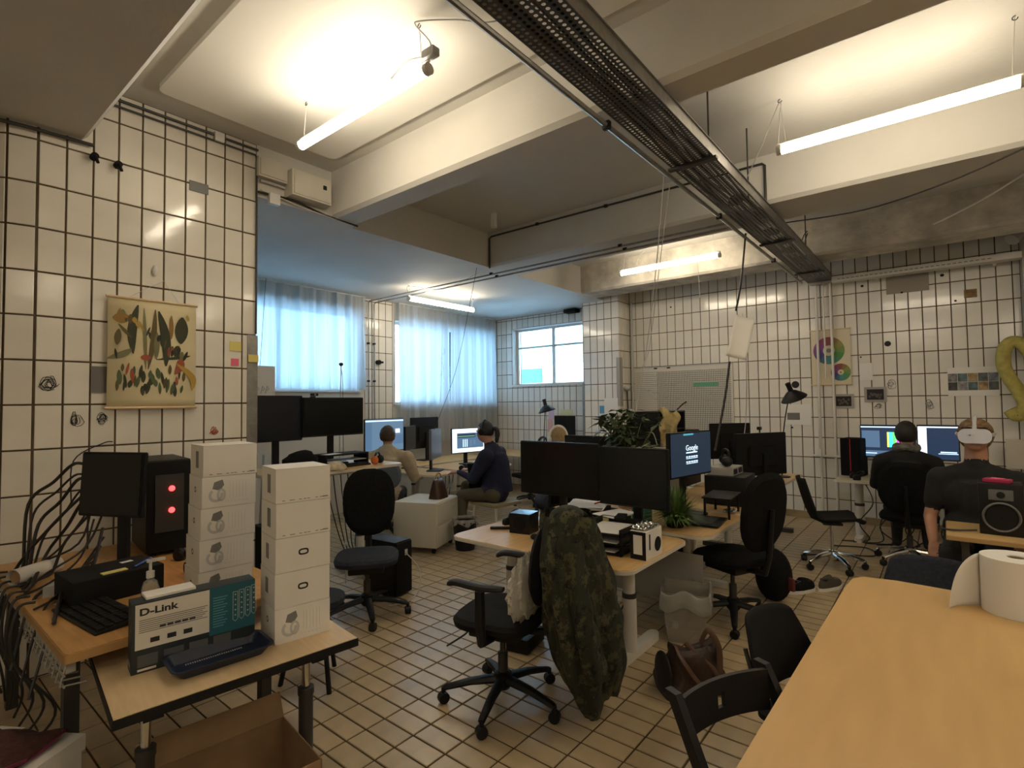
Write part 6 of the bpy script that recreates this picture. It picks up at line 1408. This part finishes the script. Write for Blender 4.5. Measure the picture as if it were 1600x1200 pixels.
W2, H2 = p.y-q.y, p.z-q.z; cols_ = [(.10, .11, .11), (.25, .24, .24), (.06, .12, .12), (.35, .24, .12), (.05, .05, .06), (.18, .2, .22), (.10, .16, .18), (.30, .27, .25)]
rg = random.Random(2)
for j in range(2):
    x = -W2/2
    for k in range(5):
        wd = W2/5; B().bx(-.0035, -.002, x+.002, x+wd-.002, H2*(.20+.30*j), H2*(.49+.30*j)).out('film_still', M('still_%d' % ((k*3+j*5) % 8), cols_[(k*3+j*5) % 8], .6, var=.6, scale=18), o, smooth=False); x += wd
fw('printed_page', m_paper, 'white page with a small photo behind the tilted desk lamp', 'paper', 1226, 632, 1268, 664)
fw('small_print_photo', M('dim_photo'), 'small grey photo on the white page behind the tilted lamp', 'photo', 1230, 645, 1250, 656, .0065, .001)
o, p, q = fw('vent_patch', M('grey_patch', (.33, .29, .23), .7), 'grey patched rectangle high on the tiled wall', 'patch', 1384, 434, 1452, 453, .003, .002)
fw('rust_patch', M('rust', (.26, .16, .07), .8, var=.4, scale=20), 'rusty brown patch on a high wall tile', 'patch', 1506, 453, 1527, 464, .003, .001)
p = at(1387, 537, 'x', XF-.006); thing(B().lathe([(.035, 0), (.03, .012), (.005, .014)], p, 16, Matrix.Rotation(-PI/2, 3, 'Y')), 'round_plug', m_black, 'black round plug in a wall tile', 'plug')
for x, y, s in ((1409, 457, 1), (1493, 470, 1), (1472, 430, 1.5), (1345, 558, .8), (1347, 447, 1.3), (1150+0, 480, 1), (1238, 668, 1), (1048, 480, 1)):
    p = at(x, y, 'x', XF-.004); thing(B().ell(p, (.006, .014*s, .012*s), 10, 6), 'drill_hole', m_ink, 'small dark drill hole in the far tiled wall', 'hole', 'drill holes in the far wall')
doodle('tile_drawing', 'grey marker drawing on a tile above the lit monitors', 1453, 633, 7, 8, m_grey, 12, 'x', 6)
doodle('tile_drawing', 'grey marker scribble on a tile below the framed photo', 1372, 635, 6, 5, m_grey, 14, 'x', 5)
doodle('tile_drawing', 'faint handwriting lines beside the framed photo', 1392, 600, 7, 7, m_grey, 15, 'x', 5)
o, p, q = fw('portrait_drawing', m_paper, 'small portrait drawing above the tilted desk lamp', 'drawing', 1236, 596, 1250, 612)
B().ell((-.003, 0, .10), (.001, .05, .05), 12, 6).out('hair_drawing', m_ink, o)
# yellow wall snake
t = T('foam_tube', 'yellow foam tube loop hanging on the wall end', 'toy', at(1580, 640, 'x', XF-.30))
pts = [at(x, y, 'x', XF-.30) for x, y in ((1578, 640), (1590, 650), (1602, 635), (1592, 612), (1578, 592), (1568, 570), (1570, 545), (1582, 534), (1597, 538), (1610, 552))]
B().tube(spline(pts, 6), .065, 12).out('tube', M('faded_yellow', (.42, .36, .10), .8, var=.2, scale=15, bump=.5, bscale=60), t, world=True)
p = at(1596, 710, 'x', XF-.24); thing(B().box(p, (.03, .25, .32), bev=.01), 'faded_poster', M('pale_patch', (.5, .46, .40), .7), 'small faded poster at the wall pier', 'poster')
# white socket cords on the pipes
cable([at(1280, 600, 'x', XF-.09), at(1281, 640, 'x', XF-.09), at(1280, 700, 'x', XF-.09)], .008, 'white flex running down beside the wall pipes', m_wire)
p = at(1281, 707, 'x', XF-.09); thing(B().box(p, (.05, .05, .10), bev=.01), 'power_plug', m_white, 'white plug at the end of the wall flex', 'plug')
cable([at(1160, 490, 'y', 1.42), at(1166, 560, 'y', 1.5), at(1166, 640, 'y', 1.7), at(1164, 670, 'y', 1.75), at(1160, 700, 'y', 1.75)], .004, 'white cord hanging over the narrow dark monitor', m_wire)
# ================================================================= PEOPLE
def body(parts, voxel=.014, smooth=4):
    """parts: (tag, [(point, radius)...], flat) swept into one continuous surface; returns mesh with per-face tags"""
    b = B(); caps = []
    for tag, pts, fl in parts:
        P = [Vector(p) for p, r in pts]; Rr = [r for p, r in pts]
        if len(P) == 1: b.ell(P[0], Rr[0] if isinstance(Rr[0], tuple) else (Rr[0],)*3, 18, 12); rr = max(Rr[0]) if isinstance(Rr[0], tuple) else Rr[0]; caps.append((tag, P[0], P[0], rr)); continue
        sp = []; rs = []
        for i in range(len(P)-1):
            for k in range(6): f = k/6; sp.append(P[i].lerp(P[i+1], f)); rs.append(Rr[i]*(1-f)+Rr[i+1]*f)
            caps.append((tag, P[i], P[i+1], (Rr[i]+Rr[i+1])/2))
        sp.append(P[-1]); rs.append(Rr[-1])
        b.tube(sp, rs, 16, flat=fl)
        for q, r in ((P[0], Rr[0]), (P[-1], Rr[-1])): b.ell(q, (r*.98,)*3 if fl == 1 else (r*.9, r*.9*fl, r*.9), 14, 10)
    me = b.mesh('tmp', False); o = bpy.data.objects.new('tmp', me); COL.objects.link(o)
    m1 = o.modifiers.new('r', 'REMESH'); m1.mode = 'VOXEL'; m1.voxel_size = voxel
    m2 = o.modifiers.new('s', 'SMOOTH'); m2.factor = .5; m2.iterations = smooth
    dg = bpy.context.evaluated_depsgraph_get(); nm = bpy.data.meshes.new_from_object(o.evaluated_get(dg)); bpy.data.objects.remove(o)
    return nm, caps
def seg_d(p, a, c):
    d = c-a; L = d.length_squared; t = 0 if L < 1e-9 else max(0, min(1, (p-a).dot(d)/L)); return (p-a-d*t).length
def person(label, loc, rz, parts, mats, order, voxel=.014, smooth=4, scale=1.0):
    t = T('person', label, 'person', loc, rz); t.scale = (scale,)*3
    nm, caps = body(parts, voxel, smooth); nm.name = 'body'
    for k in order: nm.materials.append(mats[k])
    idx = {k: i for i, k in enumerate(order)}
    for p in nm.polygons:
        c = p.center; best = min(caps, key=lambda q: seg_d(c, q[1], q[2])/q[3] if True else 0); p.material_index = idx[best[0]]; p.use_smooth = True
    o = bpy.data.objects.new('body', nm); COL.objects.link(o); o.parent = t
    return t
def fingers(tag, wrist, dirv, up, side, curl=.5, sc=1.0):
    """palm and five fingers as part chains; side=+1 thumb on +cross"""
    d = Vector(dirv).normalized(); u = Vector(up).normalized(); s = d.cross(u).normalized()*side; w = Vector(wrist); R_ = []
    R_.append((tag, [(w, .027*sc), (w+d*.045*sc, .034*sc), (w+d*.085*sc, .034*sc)], .55))
    for k, (o, L) in enumerate(((.028, .075), (.010, .085), (-.009, .078), (-.027, .06))):
        a = w+d*.085*sc+s*o*sc; c = a+(d-u*curl*.5)*L*.5*sc; e = c+(d*.6-u*curl)*L*.5*sc
        R_.append((tag, [(a, .0095*sc), (c, .009*sc), (e, .0075*sc)], 1))
    a = w+d*.03*sc+s*.028*sc; R_.append((tag, [(a, .012*sc), (a+(d*.6+s*.7)*.035*sc, .011*sc), (a+(d*.9+s*.75-u*.2)*.062*sc, .009*sc)], 1))
    return R_
def seated(arms, lean=0, wid=1.0, head_tilt=0, knees=None, slim=1.0, neck=.0, legspread=.11):
    """local frame: hip at z 0, looks along +Y. arms: ((elbow, wrist),(elbow, wrist)) right(+x), left(-x)"""
    L = Vector((0, 0, 0)); f = lambda x, y, z: Vector((x, y+lean*z, z))
    P = [('shirt', [(f(0, 0, .02), .165*slim), (f(0, -.02, .18), .150*slim), (f(0, -.02, .34), .165*wid), (f(0, -.01, .455), .150*wid)], .72)]
    P.append(('shirt', [(f(-.18*wid, -.01, .465), .070), (f(-.07, -.01, .512), .072), (f(.07, -.01, .512), .072), (f(.18*wid, -.01, .465), .070)], 1))
    P.append(('skin', [(f(0, .012, .545), .066), (f(0, .02, .62+neck), .056)], 1))
    hy = lean*.72+head_tilt*.08
    P.append(('skin', [(Vector((0, .035+hy, .725+neck-abs(head_tilt)*.02)), (.078, .098, .118))], 1))
    for sx, (el, wr, *rest) in zip((1, -1), arms):
        fore = 'skin' if rest and rest[0] else 'shirt'; sh_ = f(sx*.19*wid, -.01, .455); g_ = 1.12*slim
        P.append(('shirt', [(sh_, .070*g_), (Vector(el).lerp(sh_, .42), .060*g_ if fore == 'shirt' else .072)], 1))
        P.append((fore, [(Vector(el).lerp(sh_, .40), .055*g_ if fore == 'shirt' else .052), (Vector(el), .050*g_ if fore == 'shirt' else .045)], 1))
        P.append((fore, [(Vector(el), .046 if fore == 'shirt' else .043), (Vector(wr), .033)], 1))
    return P
def legs(kr, ar, kl, al, tag='trousers'):
    P = [(tag, [(Vector((-.10, 0, .0)), .115), (Vector((.10, 0, .0)), .115)], 1)]
    for sx, k, a in ((1, kr, ar), (-1, kl, al)):
        k, a = Vector(k), Vector(a)
        P.append((tag, [(Vector((sx*.10, .02, .0)), .098), (k, .070)], 1)); P.append((tag, [(k, .068), (a, .048)], 1))
        P.append(('shoe', [(a+Vector((0, -.02, -.03)), .045), (a+Vector((sx*.01, .13, -.045)), .038)], 1))
    return P
m_shoe = M('shoe_black', (.015, .014, .014), .6)
def hair_cap(t, c, r, mat, back=0, fn=None, name='hair', cut=-.02, front=.02):
    """shell over the head; open over the face (+Y side below front)"""
    c = Vector(c); rg = random.Random(3)
    def q(v):
        n = 1+.02*math.sin(17*math.atan2(v.y, v.x)+9*v.z/.1); p = v*n
        if p.y > front*1.0 and p.z < .045: p = Vector((p.x*.86, min(p.y, front+.02), p.z*.9))
        if p.z < cut: p.z = cut+(p.z-cut)*.35
        return fn(p) if fn else p
    B().ell(c, r, 32, 20, fn=q).out(name, mat, t)
# --- person in beige shirt, seen from behind
hp = at(604, 745, 'y', 5.55); 
P = seated((((.33, .06, .20), (.40, .26, .18)), ((-.30, .08, .22), (-.16, .30, .20))), lean=.02, wid=1.26, slim=1.2)
P += legs((.13, .44, -.02), (.14, .44, -.40), (-.13, .44, -.02), (-.14, .44, -.40))
P += fingers('skin', (.40, .27, .18), (-.3, 1, 0), (0, 0, 1), -1)+fingers('skin', (-.16, .31, .20), (.1, 1, 0), (0, 0, 1), 1)
MB_ = dict(shirt=M('beige_shirt', (.42, .345, .235), .9, var=.12, scale=14, bump=.5, bscale=30), skin=m_skin, trousers=M('dark_jeans', (.03, .035, .05), .9), shoe=m_shoe)
ORD = ['shirt', 'skin', 'trousers', 'shoe']
hb = at(608, 677, 'z', 1.24)
bx_, by_ = 4.16, 5.40
t = person('person in a beige shirt seen from behind at the bay desk', (bx_, by_, .50), face_rz(.75, 1)+PI-.15, P, MB_, ORD)
hair_cap(t, (0, .03, .745), (.096, .112, .118), M('brown_hair', (.055, .032, .018), .7, var=.4, scale=30, bump=.6, bscale=90), cut=-.07)
B().tube([(.080*math.cos(a), .012+.075*math.sin(a), .555+.012*math.sin(a)) for a in (2*PI*k/20 for k in range(20))], .022, 8, closed=True).out('collar', MB_['shirt'], t)
for s in (-1, 1): B().ell((s*.085, .035, .72), (.012, .025, .035)).out('ear', m_skin, t)
chair('grey blue office chair under the person in the beige shirt', bx_, by_, face_rz(.75, 1)+PI-.15, .44, fab=M('slate_fabric', (.10, .12, .15), .9), srot=.1, backh=.34, bw=.40, name='bay_chair', backz=.60, lean=.05)
# --- person with ponytail in profile
P = seated((((.22, .20, .19), (.16, .42, .25)), ((-.22, .22, .19), (-.14, .44, .25))), lean=.14, wid=1.12, head_tilt=.3, slim=1.22)
P += legs((.10, .46, .05), (.05, .50, -.36), (-.12, .42, -.03), (-.13, .40, -.40))
P += fingers('skin', (.16, .43, .25), (-.1, 1, -.1), (0, 0, 1), -1)+fingers('skin', (-.14, .45, .25), (.1, 1, -.1), (0, 0, 1), 1)
P.append(('skin', [(Vector((0, .19+.035, .71)), (.014, .022, .018))], 1)); P.append(('skin', [(Vector((0, .165+.02, .655)), (.03, .03, .025))], 1))
MW = dict(shirt=M('navy_jumper', (.014, .017, .045), .95, var=.2, scale=20, bump=.5, bscale=80), skin=m_skin, trousers=M('khaki_cloth', (.085, .075, .05), .95, var=.15, scale=12), shoe=M('shoe_grey', (.12, .12, .12), .7))
t = person('person with dark ponytail and headphones in a navy jumper, sitting in profile', (4.86, 4.20, .545), face_rz(-.35, 1)+PI, P, MW, ORD)
m_dh = M('dark_hair', (.012, .009, .008), .6, var=.4, scale=30, bump=.6, bscale=90)
hy = .14*.72+.024
hair_cap(t, (0, .02+hy, .752), (.089, .108, .112), m_dh, cut=-.06, front=.03)
B().curve([(0, hy-.07, .77), (0, hy-.12, .765), (0, hy-.135, .70), (0, hy-.12, .60)], [.02]*2+[.026]*6+[.03]*6+[.024]*3+[.015]*2, 10, 6).out('ponytail', m_dh, t)
B().tube([(.092*math.cos(a), .03+hy, .75+.125*math.sin(a)) for a in (PI*k/14 for k in range(15))], .010, 8).out('headband', m_black, t)
for s in (-1, 1): B().lathe([(.03, -.02), (.042, -.01), (.042, .012), (.03, .02)], (s*.092, .035+hy, .735), 16, Matrix.Rotation(PI/2, 3, 'Y')).out('ear_cup', m_black, t)
for s in (-1, 1): B().ell((s*.032, .035+hy+.088, .742), (.014, .010, .008)).out('eye', m_ink, t)
# --- blonde person, mostly hidden behind the monitors
hb = at(868, 688, 'z', 1.20)
P = seated((((.24, .16, .20), (.18, .38, .22)), ((-.24, .16, .20), (-.18, .38, .22))), lean=.05, wid=.98)
P += legs((.11, .44, -.02), (.12, .44, -.40), (-.11, .44, -.02), (-.12, .44, -.40))
P += fingers('skin', (.18, .39, .22), (-.1, 1, 0), (0, 0, 1), -1)+fingers('skin', (-.18, .39, .22), (.1, 1, 0), (0, 0, 1), 1)
MG = dict(shirt=M('grey_jumper', (.12, .12, .13), .95), skin=m_skin, trousers=MB_['trousers'], shoe=m_shoe)
t = person('blonde person with pale headphones behind the two black monitors', (hb.x+.22, hb.y+.1, .46), face_rz(.6, .8)+PI, P, MG, ORD)
m_bh = M('blonde_hair', (.33, .22, .10), .7, var=.4, scale=30, bump=.7, bscale=90, stretch=(4, 4, 1))
hair_cap(t, (0, .04, .755), (.10, .118, .122), m_bh, cut=-.30, front=.03)
B().curve([(0, -.05, .75), (0, -.08, .6), (0, -.07, .48)], [.085]*4+[.09]*5+[.08]*3+[.05], 16, 6).out('long_hair', m_bh, t)
B().tube([(.105*math.cos(a), .03, .765+.122*math.sin(a)) for a in (PI*k/14 for k in range(15))], .011, 8, flat=1.5).out('headband', m_card, t)
for s in (-1, 1): B().lathe([(.03, -.02), (.045, -.01), (.045, .012), (.03, .02)], (s*.105, .04, .73), 16, Matrix.Rotation(PI/2, 3, 'Y')).out('ear_cup', m_card, t)
slim_chair('plain chair of the blonde person', hb.x+.22, hb.y+.1, face_rz(.6, .8)+PI, .42, m_blackfab)
# --- person in black at the wall desk
P = seated((((.28, .16, .20), (.20, .40, .22)), ((-.28, .16, .20), (-.20, .40, .22))), lean=.02, wid=1.10)
P += legs((.12, .43, -.02), (.13, .43, -.40), (-.12, .43, -.02), (-.13, .43, -.40))
P += fingers('skin', (.20, .41, .22), (-.1, 1, 0), (0, 0, 1), -1)+fingers('skin', (-.20, .41, .22), (.1, 1, 0), (0, 0, 1), 1)
MK = dict(shirt=M('black_hoodie', (.010, .010, .011), .95, bump=.5, bscale=50), skin=m_skin, trousers=M('black_jeans', (.012, .012, .014), .9), shoe=m_shoe)
t = person('person in a black hoodie seen from behind at the cream topped desk', (6.55, .30, .53), -PI/2, P, MK, ORD)
hair_cap(t, (0, .03, .745), (.094, .112, .120), m_dh, cut=-.08)
B().curve([(.085*math.cos(a), .0+.06*math.sin(a), .60+.012*math.sin(3*a)) for a in (2*PI*k/12 for k in range(13))], .035, 10, 4).out('hood', M('grey_scarf', (.12, .115, .10), .95, var=.5, scale=25, bump=.8, bscale=60), t)
# --- person wearing the white headset
P = seated((((.285, -.02, .15), (.25, .24, .02), True), ((-.28, .02, .15), (-.22, .28, .04), True)), lean=-.10, wid=1.12, head_tilt=-.2, slim=1.15, neck=.05)
P.append(('shirt', [(Vector((0, -.01, .10)), (.215, .15, .17))], 1)); P.append(('shirt', [(Vector((0, -.03, .32)), (.235, .125, .17))], 1))
P += legs((.14, .42, -.02), (.15, .46, -.42), (-.14, .42, -.02), (-.15, .46, -.42))
P += fingers('skin', (.25, .25, .02), (-.05, 1, -.55), (0, .4, 1), -1, .7)+fingers('skin', (-.22, .29, .04), (.1, 1, -.4), (0, .4, 1), 1, .7)
hy = -.10*.72-.016; nk = .05
P.append(('skin', [(Vector((0, .035+hy+.085, .66+nk)), (.045, .035, .03))], 1))           # jaw
P.append(('skin', [(Vector((0, .035+hy+.10, .705+nk)), (.018, .026, .022))], 1))         # nose
for s in (-1, 1): P.append(('skin', [(Vector((s*.082, .03+hy, .725+nk)), (.012, .024, .034))], 1))
P.append(('skin', [(Vector((0, .02+hy*.7, .555)), .074), (Vector((0, .01+hy, .66+nk)), .066)], 1))
MV = dict(shirt=M('black_tshirt', (.013, .013, .014), .95, var=.2, scale=10, bump=.4, bscale=25), skin=M('warm_skin', (.40, .20, .125), .55, var=.1, scale=12), trousers=M('dark_trousers', (.02, .02, .022), .9), shoe=m_shoe)
P = [q if not (q[0] == 'shirt' and len(q[1]) == 3 and False) else q for q in P]
vx, vy = 5.45, -.18
t = person('person in a black t-shirt wearing a white virtual reality headset', (vx, vy, .50), face_rz(-1, .06)+PI, P, MV, ORD, voxel=.011, scale=1.04)
m_sb = M('sandy_hair', (.16, .095, .045), .75, var=.5, scale=35, bump=.8, bscale=70)
hair_cap(t, (0, .02+hy, .75+nk), (.108, .122, .122), m_sb, cut=-.14, front=.045)
B().ell((0, hy+.118, .655+nk), (.040, .022, .020), 16, 8).out('beard', M('stubble', (.12, .06, .035), .9), t)
B().ell((0, hy+.140, .676+nk), (.022, .006, .006), 12, 6).out('lips', M('lip', (.30, .11, .08), .5), t)
b = B(); pr = rrect(-.095, .095, -.052, .052, .045, 6); b.prism(pr, 0, .055, Matrix.Translation((0, hy+.185, .742+nk)) @ Matrix.Rotation(PI/2, 4, 'X')); bmesh.ops.bevel(b.bm, geom=[e for e in b.bm.edges if len(e.link_faces) == 2 and e.calc_face_angle(0) > 1.0], offset=.010, segments=2, affect='EDGES')
hs = b.out('headset_visor', M('headset_white', (.60, .62, .66+nk), .4), t); text('oculus', .018, m_lgrey, hs, (.02, hy+.1865, .745+nk), (PI/2, 0, PI), align='CENTER', name='visor_lettering'); B().ell((.026, hy+.187, .75+nk), (.004, .003, .004), 10, 6).out('sensor', m_ink, hs)
B().prism(rrect(-.085, .085, -.048, .048, .04, 6), 0, .055, Matrix.Translation((0, hy+.135, .742+nk)) @ Matrix.Rotation(PI/2, 4, 'X')).out('face_cushion', m_black, t)
B().tube([(.105*math.cos(a), .0+hy+.02+.115*math.sin(a), .755+nk) for a in (PI*(-.25)+PI*1.5*k/20*1.0-PI*.5+PI*.25 for k in range(0))] or [(.1, hy+.10, .75+nk), (.107, hy+.02, .755+nk), (.085, hy-.06, .76+nk), (0, hy-.10, .765+nk), (-.085, hy-.06, .76+nk), (-.107, hy+.02, .755+nk), (-.1, hy+.10, .75+nk)], .012, 8, flat=1).out('strap', m_lgrey, t)
B().tube([(0, hy+.14, .79+nk), (0, hy+.08, .86+nk), (0, hy+.0, .882+nk), (0, hy-.08, .84+nk), (0, hy-.10, .77+nk)], .014, 8, flat=.5).out('top_strap', m_lgrey, t)
slim_chair('dark chair under the person wearing the headset', vx, vy, face_rz(-1, .06)+PI, .45, m_blackfab)
# tidy: prints too fine to pick apart stay joined
for o in bpy.data.objects:
    if o.name.split('.')[0] in ('small_print', 'port_drawing', 'pale_print', 'ribbon_print', 'printed_scale', 'scribble', 'headset_print'): o['kind'] = 'stuff'
